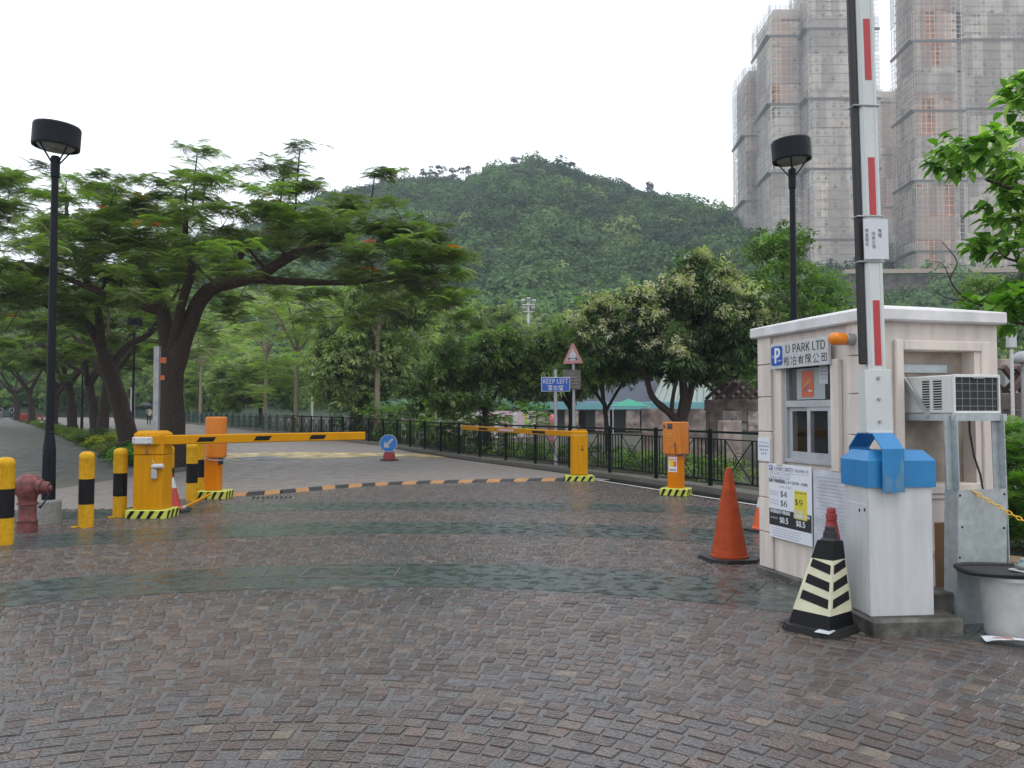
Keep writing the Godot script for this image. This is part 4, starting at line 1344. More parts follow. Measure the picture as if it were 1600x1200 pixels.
func build_kiosk() -> void:
	var at := Vector3(2.84, 0, -6.28)
	var turn := deg_to_rad(15.25)
	var k := thing("parking_kiosk", "pale pink rendered kiosk with a white hipped roof and a sliding window", "kiosk", at, turn)
	var b := Mb.new()
	wbox(b, 0.0, 1.56, 0.07, 1.10, 0, -0.12)
	wbox(b, 0.0, 1.56, 2.0, 2.30, 0, -0.12)
	wbox(b, 1.16, 1.56, 1.10, 2.0, 0, -0.12)
	wbox(b, 0.0, 0.46, 1.10, 2.0, 0, -0.12)
	part("window_wall", b, M.booth, k)
	b = Mb.new()
	abox(b, 0.12, 1.22, 0.07, 0.98, -0.14, 0)
	abox(b, 0.12, 1.22, 2.05, 2.30, -0.14, 0)
	abox(b, 0.12, 0.27, 0.98, 2.05, -0.14, 0)
	abox(b, 0.97, 1.22, 0.98, 2.05, -0.14, 0)
	part("air_conditioner_wall", b, M.booth, k)
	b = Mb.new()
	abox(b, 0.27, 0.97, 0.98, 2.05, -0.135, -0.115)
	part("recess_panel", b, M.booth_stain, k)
	b = Mb.new()
	abox(b, 1.10, 1.22, 0.07, 2.30, -1.56, -0.14)
	abox(b, 0.12, 1.10, 0.07, 2.30, -1.56, -1.44)
	part("rear_wall", b, M.booth, k)
	b = Mb.new()   # raised moulding round the recess
	abox(b, 0.19, 0.27, 0.90, 2.13, 0.0, 0.035, 0.008)
	abox(b, 1.03, 1.12, 0.90, 2.13, 0.0, 0.035, 0.008)
	abox(b, 0.27, 1.03, 2.05, 2.13, 0.0, 0.035, 0.008)
	abox(b, 0.27, 1.03, 0.90, 0.98, 0.0, 0.035, 0.008)
	abox(b, 0.97, 1.03, 0.98, 2.05, 0.0, 0.015)
	part("moulding", b, M.booth, k)
	b = Mb.new()
	abox(b, -0.02, 1.24, 0.86, 0.90, 0.0, 0.02, 0.006)
	abox(b, -0.02, 1.24, 0.42, 0.47, 0.0, 0.025, 0.006)
	part("band_course", b, M.booth, k)
	for q in [[1.36, 1.575], [-0.015, 0.27]]:   # rusticated corner blocks
		var y := 0.075
		for h in [0.34, 0.33, 0.33, 0.30, 0.33, 0.31, 0.28]:
			b = Mb.new()
			wbox(b, q[0], q[1], y, y + h - 0.007, 0.0, 0.03, 0.006)
			part("corner_block", b, M.booth, k)
			y += h
	for q in [[1.16, 1.25], [0.36, 0.46]]:
		b = Mb.new()
		wbox(b, q[0], q[1], 1.06, 2.0, 0.0, 0.05, 0.006)
		part("window_surround", b, M.booth, k)
	b = Mb.new()
	abox(b, -0.05, 1.27, -0.02, 0.07, -1.61, 0.05, 0.012)
	part("plinth", b, M.concrete_wet, k)
	b = Mb.new()
	abox(b, 0.12, 1.10, 0.07, 0.1, -1.44, -0.14)
	part("inner_floor", b, M.wood, k)
	b = Mb.new()
	abox(b, 0.12, 0.55, 0.98, 1.03, -1.43, -0.16)
	part("counter", b, M.wood, k)
	b = Mb.new()
	var dim := mat(0.05, 0.045, 0.04, 0.9)  # near-black lining added so the inside of the kiosk reads as shade
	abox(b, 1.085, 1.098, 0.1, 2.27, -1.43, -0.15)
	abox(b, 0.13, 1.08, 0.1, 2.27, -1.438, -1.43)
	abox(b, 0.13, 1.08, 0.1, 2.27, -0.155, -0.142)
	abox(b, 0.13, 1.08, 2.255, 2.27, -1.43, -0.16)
	part("painted_shade_lining", b, dim, k)
	b = Mb.new()   # roof: fascia and low hip
	abox(b, -0.075, 1.25, 2.275, 2.375, -1.64, 0.085, 0.012)
	var e := [Vector3(-0.065, 2.374, 0.075), Vector3(1.24, 2.374, 0.075), Vector3(1.24, 2.374, -1.63), Vector3(-0.065, 2.374, -1.63)]
	var r := [Vector3(0.33, 2.46, -0.36), Vector3(0.89, 2.46, -0.36), Vector3(0.89, 2.46, -1.2), Vector3(0.33, 2.46, -1.2)]
	for i in 4:
		var j := (i + 1) % 4
		b.quad(e[i], e[j], r[j], r[i])
	b.quad(r[0], r[1], r[2], r[3])
	part("roof", b, M.roof_white, k)
	# window
	b = Mb.new()
	wbox(b, 0.46, 1.16, 1.10, 1.135, -0.05, 0.03, 0.003)
	wbox(b, 0.46, 1.16, 1.965, 2.0, -0.05, 0.02, 0.003)
	wbox(b, 0.46, 0.495, 1.135, 1.965, -0.05, 0.02, 0.003)
	wbox(b, 1.125, 1.16, 1.135, 1.965, -0.05, 0.02, 0.003)
	wbox(b, 0.495, 1.125, 1.60, 1.66, -0.05, 0.022, 0.003)
	var win := part("window_frame", b, M.alu, k)
	for q in [[0.495, 0.825, -0.005, 0.015], [0.785, 1.125, -0.03, -0.01]]:
		b = Mb.new()
		wbox(b, q[0], q[0] + 0.045, 1.135, 1.60, q[2], q[3], 0.002)
		wbox(b, q[1] - 0.045, q[1], 1.135, 1.60, q[2], q[3], 0.002)
		wbox(b, q[0] + 0.045, q[1] - 0.045, 1.135, 1.20, q[2], q[3], 0.002)
		wbox(b, q[0] + 0.045, q[1] - 0.045, 1.565, 1.60, q[2], q[3], 0.002)
		part("sliding_sash", b, M.alu, win)
		b = Mb.new()
		wbox(b, q[0] + 0.045, q[1] - 0.045, 1.20, 1.565, q[2] + 0.007, q[2] + 0.012)
		part("pane", b, M.glass, win)
	b = Mb.new()
	wbox(b, 0.495, 1.125, 1.66, 1.965, -0.02, -0.014)
	part("pane", b, M.glass, win)
	# notices behind and beside the window
	for q in [["orange poster with a blue and white emblem taped inside the upper window", 0.78, 0.955, 1.69, 1.925, M.sign_orange], ["white notice taped inside the top right of the upper window", 0.585, 0.70, 1.80, 1.975, M.paper], ["pale green sheet taped inside the upper window behind the orange poster", 0.63, 1.03, 1.67, 1.95, mat(0.45, 0.52, 0.5, 0.7)]]:
		var n := thing("window_notice", q[0], "notice", at, turn)
		b = Mb.new()
		var dep := -0.03 if q[5] != M.paper and q[5] != M.sign_orange else -0.025
		wbox(b, q[1], q[2], q[3], q[4], dep - 0.002, dep)
		part("sheet", b, q[5], n)
		if q[5] == M.paper:
			for i in 4:
				lettering(["= = =", "- -", "- - - -", "= = ="][i], 0.07, 0.014, wface(0.64, 1.94 - i * 0.03, dep), M.ink_grey, n)
		elif q[5] == M.sign_orange:
			b = Mb.new()
			b.xf = wface(0.87, 1.76, dep)
			b.prism(PackedVector2Array([Vector2(-0.05, -0.02), Vector2(-0.03, -0.02), Vector2(0.02, 0.06), Vector2(0.0, 0.06)]), 0.0, 0.001)
			part("emblem", b, M.sign_blue, n)
			b = Mb.new()
			b.xf = wface(0.87, 1.80, dep)
			b.prism(PackedVector2Array([Vector2(-0.06, -0.03), Vector2(0.0, 0.0), Vector2(0.07, 0.07), Vector2(0.0, 0.02)]), 0.0012, 0.002)
			part("emblem", b, M.sign_yellow, n)
			b = Mb.new()
			b.xf = wface(0.835, 1.745, dep)
			b.prism(PackedVector2Array([Vector2(-0.025, -0.008), Vector2(0.035, -0.008), Vector2(0.035, 0.004), Vector2(-0.01, 0.012)]), 0.0, 0.001)
			part("emblem", b, M.paper, n)
	# name board over the window
	var s := thing("name_board", "long white name board with a blue parking emblem above the kiosk window", "sign", at, turn)
	b = Mb.new()
	wbox(b, 0.43, 1.27, 1.955, 2.19, 0.052, 0.085, 0.003)
	var face := part("board", b, M.white, s)
	logo(wface(1.165, 2.075, 0.085), 0.18, s)
	lettering("U PARK LTD", 0.555, 0.075, wface(0.745, 2.128, 0.086), M.ink, s)
	var x := 1.015
	for g in ["yu", "bo", "you", "xian", "gong", "si"]:
		glyph(g, 0.082, 0.082, wface(x, 2.022, 0.0855), M.ink, s)
		x -= 0.106
	# tariff board
	s = thing("tariff_board", "white tariff board with a black panel and a yellow price field under the kiosk window", "notice board", at, turn)
	b = Mb.new()
	wbox(b, 0.735, 1.385, 0.385, 1.075, 0.032, 0.042, 0.002)
	part("board", b, M.paper, s)
	var o := 0.043
	logo(wface(1.345, 1.035, o), 0.05, s)
	lettering("U PARK LIMITED", 0.30, 0.036, wface(1.145, 1.03, o), M.ink_grey, s)
	x = 0.96
	for g in ["yu", "bo", "you", "xian", "gong", "si"]:
		glyph(g, 0.026, 0.026, wface(x, 1.03, o), M.ink_grey, s)
		x -= 0.034
	b = Mb.new()
	wbox(b, 0.765, 1.37, 0.996, 0.999, 0.042, 0.0428)
	part("rule", b, M.ink_grey, s)
	lettering("= = = = = - = = = =", 0.32, 0.016, wface(1.20, 0.98, o), M.ink_grey, s)
	x = 1.35
	for g in ["you", "che", "bo", "si", "che", "gong", "zuo", "bo"]:
		glyph(g, 0.02, 0.02, wface(x, 0.95, o), M.ink_grey, s)
		x -= 0.04
	lettering("DAY PARKING", 0.25, 0.034, wface(1.25, 0.917, o), M.ink, s, true)
	x = 1.105
	for g in ["bo", "che", "ting"]:
		glyph(g, 0.024, 0.024, wface(x, 0.915, o), M.ink_grey, s)
		x -= 0.034
	lettering("(07:00 - 23:00)", 0.22, 0.03, wface(0.90, 0.913, o), M.ink_grey, s, true)
	lettering("= = = - = = =", 0.17, 0.015, wface(1.12, 0.868, o), M.ink_grey, s)
	lettering("$4", 0.10, 0.062, wface(1.145, 0.80, o), M.ink, s)
	lettering("$6", 0.10, 0.062, wface(1.145, 0.715, o), M.ink, s)
	for q in [[0.815, "= = = - ="], [0.79, "= = = ="], [0.735, "= = = - ="], [0.705, "= = = ="]]:
		lettering(q[1], 0.13, 0.013, wface(1.30, q[0], o), M.ink_grey, s)
	b = Mb.new()
	wbox(b, 0.80, 0.985, 0.60, 0.855, 0.042, 0.0432)
	part("price_field", b, M.sign_yellow, s)
	lettering("$9", 0.11, 0.06, wface(0.92, 0.75, 0.0434), M.ink, s)
	lettering("- - - - -", 0.15, 0.012, wface(0.89, 0.835, 0.0434), M.ink, s)
	b = Mb.new()
	wbox(b, 0.86, 0.995, 0.645, 0.68, 0.0432, 0.0442)
	wbox(b, 0.86, 0.995, 0.605, 0.637, 0.0432, 0.0442)
	part("correction_tape", b, M.cream, s)
	b = Mb.new()
	wbox(b, 0.74, 1.38, 0.50, 0.655, 0.042, 0.0430)
	part("black_panel", b, M.ink, s)
	lettering("OVERNIGHT PARKING", 0.31, 0.032, wface(1.205, 0.632, 0.0432), M.paper, s, true)
	lettering("(23:00 - 07:00)", 0.20, 0.03, wface(0.86, 0.628, 0.0432), M.paper, s, true)
	lettering("$0.5", 0.13, 0.06, wface(1.145, 0.56, 0.0432), M.paper, s, true)
	lettering("$0.5", 0.13, 0.06, wface(0.895, 0.56, 0.0432), M.paper, s, true)
	lettering("= = = =", 0.10, 0.014, wface(1.30, 0.57, 0.0432), M.paper, s)
	for i in 4:
		lettering("= = = = = = = = = = = = = =", 0.45 - 0.06 * (i % 2), 0.008, wface(1.12, 0.475 - i * 0.022, o), M.ink_grey, s)
	# second notice, mostly plain, and the little one on the corner
	s = thing("rules_notice", "large pale sheet of fine print on the kiosk wall, half behind the striped cone", "notice", at, turn)
	b = Mb.new()
	wbox(b, 0.10, 0.715, 0.36, 1.06, 0.034, 0.040, 0.002)
	part("sheet", b, M.paper2, s)
	for i in 20:
		lettering("= = = = = = = = = = = = = = = = = =", 0.5 - 0.05 * ((i * 7) % 3), 0.006, wface(0.41, 1.0 - i * 0.03, 0.041), M.ink_grey, s)
	s = thing("corner_notice", "small grey notice low on the far left corner of the kiosk", "notice", at, turn)
	b = Mb.new()
	wbox(b, 1.365, 1.57, 1.09, 1.31, 0.032, 0.037)
	part("sheet", b, M.paper, s)
	for i in 4:
		lettering(["= = = - =", "- - - - - - -", "- - - - -", "- - -"][i], [0.14, 0.16, 0.13, 0.08][i], 0.016, wface(1.468, 1.265 - i * 0.035, 0.038), M.ink_grey, s)
	# amber beacon
	s = thing("warning_beacon", "amber warning beacon sticking out of the kiosk wall beside the name board", "beacon", at, turn)
	b = Mb.new()
	b.xf = Transform3D(Basis(Vector3(0, 0, 1), Vector3(-1, 0, 0), Vector3(0, -1, 0)), Vector3(-0.03, 2.145, -0.19))
	b.lathe([Vector2(0.0, 0.0), Vector2(0.05, 0.0), Vector2(0.05, 0.07), Vector2(0.045, 0.075), Vector2(0, 0.075)], 20)
	part("base", b, M.steel, s)
	var lens := Mb.new()
	lens.xf = b.xf
	lens.lathe([Vector2(0.045, 0.076), Vector2(0.052, 0.09), Vector2(0.052, 0.17), Vector2(0.044, 0.20), Vector2(0.025, 0.215), Vector2(0, 0.218)], 20, true)
	part("lens", lens, M.amber, s)

func logo(at: Transform3D, w: float, parent: Node) -> void:   # white letter on a rounded blue square
	var b := Mb.new()
	b.xf = at
	var p := PackedVector2Array()
	var q := w * 0.5
	var r := w * 0.16
	for c in [[1, 1, 0], [-1, 1, 1], [-1, -1, 2], [1, -1, 3]]:
		for i in 5:
			var g: float = (c[2] + i / 4.0) * PI * 0.5
			p.append(Vector2(c[0] * (q - r) + cos(g) * r, c[1] * (q - r) + sin(g) * r))
	b.prism(p, 0.0, 0.0012)
	part("emblem", b, M.sign_blue, parent)
	lettering("P", w * 0.48, w * 0.78, at * Transform3D(Basis(), Vector3(w * 0.06, w * 0.02, 0.0016)), M.paper, parent, true)
	lettering("U", w * 0.13, w * 0.14, at * Transform3D(Basis(), Vector3(-w * 0.3, -w * 0.02, 0.0016)), M.paper, parent)
	lettering("PARK", w * 0.3, w * 0.09, at * Transform3D(Basis(), Vector3(w * 0.24, -w * 0.26, 0.0016)), M.paper, parent)

func build_air_conditioner() -> void:
	var at := Vector3(2.84, 0, -6.28)
	var turn := deg_to_rad(15.25)
	var t := thing("air_conditioner", "off white window air conditioner jutting out of the kiosk recess", "air conditioner", at, turn)
	var b := Mb.new()
	abox(b, 0.34, 0.765, 1.545, 1.835, -0.11, 0.43, 0.008)
	part("casing", b, M.ac, t)
	b = Mb.new()   # louvre openings on the left cheek
	for c in [[0.14, 0.21], [0.25, 0.33]]:
		b.box(Vector3(0.3395, 1.69, (c[0] + c[1]) * 0.5), Vector3(0.004, 0.23, c[1] - c[0]))
	part("louvre_opening", b, M.dark, t)
	for c in [[0.14, 0.21], [0.25, 0.33]]:
		for i in 12:
			b = Mb.new()
			b.xf = Transform3D(Basis(Vector3(0, 0, 1), 0.5), Vector3(0.335, 1.585 + i * 0.0195, (c[0] + c[1]) * 0.5))
			b.box(Vector3.ZERO, Vector3(0.011, 0.003, c[1] - c[0] + 0.006))
			part("louvre", b, M.ac, t)
	b = Mb.new()
	abox(b, 0.352, 0.753, 1.562, 1.815, 0.428, 0.436)
	part("coil", b, mat(0.025, 0.028, 0.03, 0.6, 0, M.grain, 6.0), t)
	b = Mb.new()   # front rim
	abox(b, 0.338, 0.354, 1.543, 1.837, 0.43, 0.452, 0.003)
	abox(b, 0.751, 0.767, 1.543, 1.837, 0.43, 0.452, 0.003)
	abox(b, 0.354, 0.751, 1.815, 1.837, 0.43, 0.452, 0.003)
	abox(b, 0.354, 0.751, 1.543, 1.564, 0.43, 0.452, 0.003)
	part("front_rim", b, M.ac, t)
	b = Mb.new()
	abox(b, 0.51, 0.61, 1.806, 1.822, 0.448, 0.456, 0.003)
	part("badge", b, M.steel, t)
	var g := part("wire_grille", Mb.new(), M.steel, t)
	b = Mb.new()
	for i in 5:
		b.tube([Vector3(0.415 + i * 0.07, 1.564, 0.448), Vector3(0.415 + i * 0.07, 1.815, 0.448)], [0.0016, 0.0016], 5)
	for i in 4:
		b.tube([Vector3(0.35, 1.60 + i * 0.056, 0.450), Vector3(0.753, 1.60 + i * 0.056, 0.450)], [0.0016, 0.0016], 5)
	g.mesh = b.mesh()
	# steel stand
	var f := thing("air_conditioner_stand", "galvanised angle iron stand with a sheet steel skirt under the air conditioner", "stand", at, turn)
	b = Mb.new()
	abox(b, 0.31, 0.80, 1.875, 1.945, -0.112, -0.09, 0.003)
	part("wall_bracket", b, M.galv, f)
	b = Mb.new()
	for x in [0.318, 0.755]:
		abox(b, x, x + 0.018, 1.49, 1.542, -0.11, 0.47)
	abox(b, 0.30, 0.80, 1.49, 1.542, 0.455, 0.473)
	abox(b, 0.30, 0.318, 1.49, 1.90, -0.10, -0.08)
	part("cradle", b, M.galv, f)
	b = Mb.new()
	b.bar(Vector3(0.322, 1.86, -0.07), Vector3(0.322, 1.52, 0.22), 0.02, 0.035)
	part("brace", b, M.galv, f)
	for q in [[0.315, 0.468], [0.745, 0.468]]:
		b = Mb.new()
		b.bar(Vector3(q[0], 0, q[1] + 0.03), Vector3(q[0], 1.535, q[1]), 0.06, 0.008)
		b.bar(Vector3(q[0] - 0.028, 0, q[1]), Vector3(q[0] - 0.028, 1.535, q[1] - 0.03), 0.008, 0.06)
		part("leg", b, M.galv, f)
	b = Mb.new()
	b.xf = Transform3D(Basis(Vector3.RIGHT, 0.03), Vector3(0, 0.0, 0.515))
	b.box(Vector3(0.485, 0.5, 0), Vector3(0.44, 0.98, 0.004))
	b.box(Vector3(0.262, 0.5, -0.06), Vector3(0.004, 0.96, 0.12))
	var sk := part("skirt_panel", b, M.galv, f)
	for q in [[0.28, 0.95], [0.68, 0.95], [0.28, 0.5], [0.68, 0.42], [0.30, 0.72], [0.68, 0.7]]:
		var rv := Mb.new()
		rv.xf = Transform3D(Basis(Vector3.RIGHT, PI * 0.5), Vector3(q[0], q[1], 0.518 + q[1] * 0.03))
		rv.lathe([Vector2(0.009, 0.0), Vector2(0.007, 0.005), Vector2(0, 0.006)], 8)
		part("rivet", rv, M.dark, sk)
	var hs := thing("drain_hose", "thin dark drain hose hanging from the air conditioner down behind the stand", "hose", at, turn)
	b = Mb.new()
	b.tube([Vector3(0.56, 1.54, 0.36), Vector3(0.565, 1.40, 0.36), Vector3(0.60, 1.22, 0.36), Vector3(0.645, 1.08, 0.37), Vector3(0.66, 0.9, 0.39), Vector3(0.655, 0.3, 0.42)], [0.008, 0.008, 0.008, 0.008, 0.008, 0.008], 7)
	part("tube", b, M.rubber, hs)
	var pp := thing("wooden_stake", "thin dark stake standing behind the left leg of the steel stand", "stake", at, turn)
	b = Mb.new()
	b.tube([Vector3(0.41, 0.0, 0.3), Vector3(0.40, 1.28, 0.3)], [0.014, 0.011], 7)
	part("shaft", b, M.ink_grey, pp)
	# chain from the skirt to a post
	var ch := thing("yellow_chain", "yellow plastic chain drooping from the steel skirt towards the right edge", "chain", Vector3(3.36, 0.985, -5.86))
	var a := Vector3.ZERO
	var z := Vector3(0.95, -0.40, 0.42)
	for i in 34:
		var f0 := (i + 0.5) / 34.0
		var p := a.lerp(z, f0) + Vector3.DOWN * 0.10 * sin(PI * f0)
		var dir := (z - a + Vector3.DOWN * 0.3 * cos(PI * f0)).normalized()
		b = Mb.new()
		var side := dir.cross(Vector3.UP).normalized()
		var up := side.cross(dir)
		if i % 2: side = up
		var ring := []
		for q in 9:
			var g0 := TAU * q / 8.0
			ring.append(p + dir * cos(g0) * 0.022 + side * sin(g0) * 0.012)
		b.tube(ring, [0.0045, 0.0045, 0.0045, 0.0045, 0.0045, 0.0045, 0.0045, 0.0045, 0.0045], 5, false)
		part("link", b, M.chain, ch)
	var ps := thing("chain_post", "low galvanised post that holds the far end of the yellow chain", "post", Vector3(4.31, 0, -5.44))
	b = Mb.new()
	b.lathe([Vector2(0.03, 0), Vector2(0.03, 0.62), Vector2(0.02, 0.65), Vector2(0, 0.65)], 12)
	part("post", b, M.galv, ps)

func build_near_barrier() -> void:
	var at := Vector3(2.70, 0.0, -5.77)
	var turn := deg_to_rad(6.0)
	var t := thing("boom_barrier", "white barrier cabinet with a bright blue hood and its boom raised upright", "boom barrier", at, turn)
	var b := Mb.new()
	b.box(Vector3(0.075, 0.06, -0.03), Vector3(0.66, 0.15, 0.56), 0.02)
	part("plinth", b, M.concrete_wet, t)
	b = Mb.new()
	b.box(Vector3(0, 0.5875, 0), Vector3(0.47, 0.905, 0.33), 0.008)
	part("cabinet", b, M.white, t)
	b = Mb.new()
	b.box(Vector3(-0.2362, 0.53, 0.0), Vector3(0.006, 0.76, 0.27), 0.002)
	var door := part("door", b, M.white, t)
	for q in [[0.05, 0.86], [0.115, 0.87]]:
		b = Mb.new()
		b.box(Vector3(-0.241, q[1], q[0]), Vector3(0.006, 0.022, 0.014), 0.002)
		part("lock", b, M.dark, door)
	b = Mb.new()   # hood with sloped shoulders
	var w := 0.252
	var d := 0.182
	for lv in [[1.03, 1.215, 1.0, 1.0, 1.0, 1.0], [1.215, 1.285, 1.0, 1.0, 0.80, 0.66]]:
		var p := []
		var q := []
		for c in [[-1, 1], [1, 1], [1, -1], [-1, -1]]:
			p.append(Vector3(c[0] * w * lv[2], lv[0], c[1] * d * lv[3]))
			q.append(Vector3(c[0] * w * lv[4], lv[1], c[1] * d * lv[5]))
		for i in 4: b.quad(p[i], p[(i + 1) % 4], q[(i + 1) % 4], q[i])
		if lv[0] > 1.1: b.quad(q[0], q[1], q[2], q[3])
	b.quad(Vector3(-w, 1.03, -d), Vector3(w, 1.03, -d), Vector3(w, 1.03, d), Vector3(-w, 1.03, d))
	part("hood", b, M.blue, t)
	# bent strap that arches over the hood from front to back
	b = Mb.new()
	b.xf = Transform3D(Basis(Vector3(0, 0, -1), Vector3(0, 1, 0), Vector3(1, 0, 0)), Vector3.ZERO)
	var out := [Vector2(-0.222, 1.0), Vector2(-0.222, 1.30), Vector2(-0.10, 1.405), Vector2(0.10, 1.405), Vector2(0.222, 1.30), Vector2(0.222, 1.0)]
	var poly := PackedVector2Array(out)
	for i in range(5, -1, -1):
		var p: Vector2 = out[i]
		poly.append(Vector2(p.x * 0.965 - signf(p.x) * 0.001, p.y - (0.007 if p.y > 1.35 else 0.003 if p.y > 1.2 else 0.0)))
	b.prism(poly, -0.165, -0.005)
	part("arch_strap", b, M.blue, t)
	b = Mb.new()
	b.prism(PackedVector2Array([Vector2(-0.06, 1.002), Vector2(-0.012, 1.004), Vector2(-0.01, 1.2), Vector2(-0.03, 1.24), Vector2(-0.045, 1.13), Vector2(-0.085, 1.06)]), 0.2225, 0.2235)
	b.prism(PackedVector2Array([Vector2(-0.155, 1.002), Vector2(-0.10, 1.002), Vector2(-0.095, 1.08), Vector2(-0.135, 1.12), Vector2(-0.155, 1.16)]), 0.2225, 0.2233)
	part("faded_paint", b, M.blue_patch, t)
	# raised boom
	b = Mb.new()
	b.box(Vector3(-0.075, 1.41, 0), Vector3(0.19, 0.012, 0.12), 0.002)
	part("mounting_plate", b, M.white, t)
	var tilt := Transform3D(Basis(Vector3.BACK, deg_to_rad(1.1)), Vector3(-0.078, 1.40, 0.0))
	b = Mb.new()
	b.xf = tilt
	b.box(Vector3(0, 0.235, 0.045), Vector3(0.20, 0.45, 0.008), 0.003)
	b.box(Vector3(-0.096, 0.235, 0.0), Vector3(0.008, 0.45, 0.084))
	b.box(Vector3(0.096, 0.235, 0.0), Vector3(0.008, 0.45, 0.084))
	var br := part("boom_bracket", b, M.arm_white, t)
	for y in [0.09, 0.25, 0.40]:
		var bo := Mb.new()
		bo.xf = tilt * Transform3D(Basis(Vector3.RIGHT, PI * 0.5), Vector3(0, y, 0.049))
		bo.lathe([Vector2(0.014, 0.0), Vector2(0.014, 0.01), Vector2(0, 0.012)], 6)
		part("bolt", bo, M.steel, br)
	b = Mb.new()
	b.xf = tilt
	b.box(Vector3(0.012, 2.9, 0), Vector3(0.135, 5.2, 0.07), 0.012)
	b.box(Vector3(-0.03, 2.9, 0.0365), Vector3(0.012, 5.2, 0.004))
	b.box(Vector3(0.055, 2.9, 0.0365), Vector3(0.012, 5.2, 0.004))
	var boom := part("boom", b, M.arm_white, t)
	b = Mb.new()
	b.xf = tilt
	b.box(Vector3(-0.083, 3.05, 0.0), Vector3(0.05, 5.1, 0.045), 0.01)
	part("rubber_edge", b, M.rubber, t)
	for q in [[0.49, 0.96], [1.58, 2.0], [2.57, 3.02], [3.55, 4.0], [4.5, 4.95]]:
		b = Mb.new()
		b.xf = tilt
		b.box(Vector3(0.014, (q[0] + q[1]) * 0.5, 0.0365), Vector3(0.05, q[1] - q[0], 0.003))
		part("red_stripe", b, M.red, boom)
	for y in [1.24, 1.57, 2.38]:
		b = Mb.new()
		b.xf = tilt
		b.box(Vector3(-0.01, y, 0.0), Vector3(0.20, 0.012, 0.09), 0.003)
		part("clamp_band", b, M.steel, boom)
	var n := thing("wrapped_notice", "clear plastic wrapped paper notice strapped round the raised white boom", "notice", at, turn)
	b = Mb.new()
	b.xf = tilt
	b.box(Vector3(0.02, 1.40, 0.052), Vector3(0.185, 0.29, 0.003))
	part("paper", b, M.paper, n)
	b = Mb.new()
	b.xf = tilt
	b.box(Vector3(0.045, 1.40, 0.057), Vector3(0.25, 0.32, 0.004))
	part("plastic_sleeve", b, M.plastic, n)
	for c in 3:
		for i in ([4, 4, 2] as Array)[c]:
			var keys := ["ting", "che", "kao", "zuo", "bo", "you", "gong", "si", "xian", "shi"]
			glyph(keys[(c * 4 + i) % 10], 0.026, 0.026, tilt * Transform3D(Basis(), Vector3(-0.05 + c * 0.05, 1.46 - i * 0.032 - (0.02 if c == 1 else 0.0), 0.0545)), M.ink_grey, n, 0.13)

func traffic_cone(t: Node3D, h: float, r0: float, m: Material, band: Material = null) -> void:
	var b := Mb.new()
	var p := PackedVector2Array()
	var q := r0 * 1.55
	for c in [[1, 0.55], [0.55, 1], [-0.55, 1], [-1, 0.55], [-1, -0.55], [-0.55, -1], [0.55, -1], [1, -0.55]]:
		p.append(Vector2(c[0] * q, c[1] * q))
	b.xf = Transform3D(Basis(Vector3.RIGHT, -PI * 0.5), Vector3.ZERO)
	b.prism(p, 0.0, 0.022)
	for i in p.size(): p[i] *= 0.96
	b.prism(p, 0.022, 0.038)
	part("base", b, M.rubber, t)
	b = Mb.new()
	b.lathe([Vector2(r0 * 1.08, 0.038), Vector2(r0 * 1.08, 0.05), Vector2(r0, 0.06), Vector2(0.042, h - 0.06), Vector2(0.042, h - 0.045), Vector2(0.034, h - 0.04), Vector2(0.032, h - 0.004), Vector2(0.026, h), Vector2(0.0, h)], 28)
	part("cone", b, m, t)
	if band:
		b = Mb.new()
		for f in [[0.42, 0.64]]:
			var ra := lerpf(r0, 0.042, f[0]) + 0.002
			var rb := lerpf(r0, 0.042, f[1]) + 0.002
			b.lathe([Vector2(ra, lerpf(0.06, h - 0.06, f[0])), Vector2(rb, lerpf(0.06, h - 0.06, f[1]))], 28)
		part("reflective_band", b, band, t)

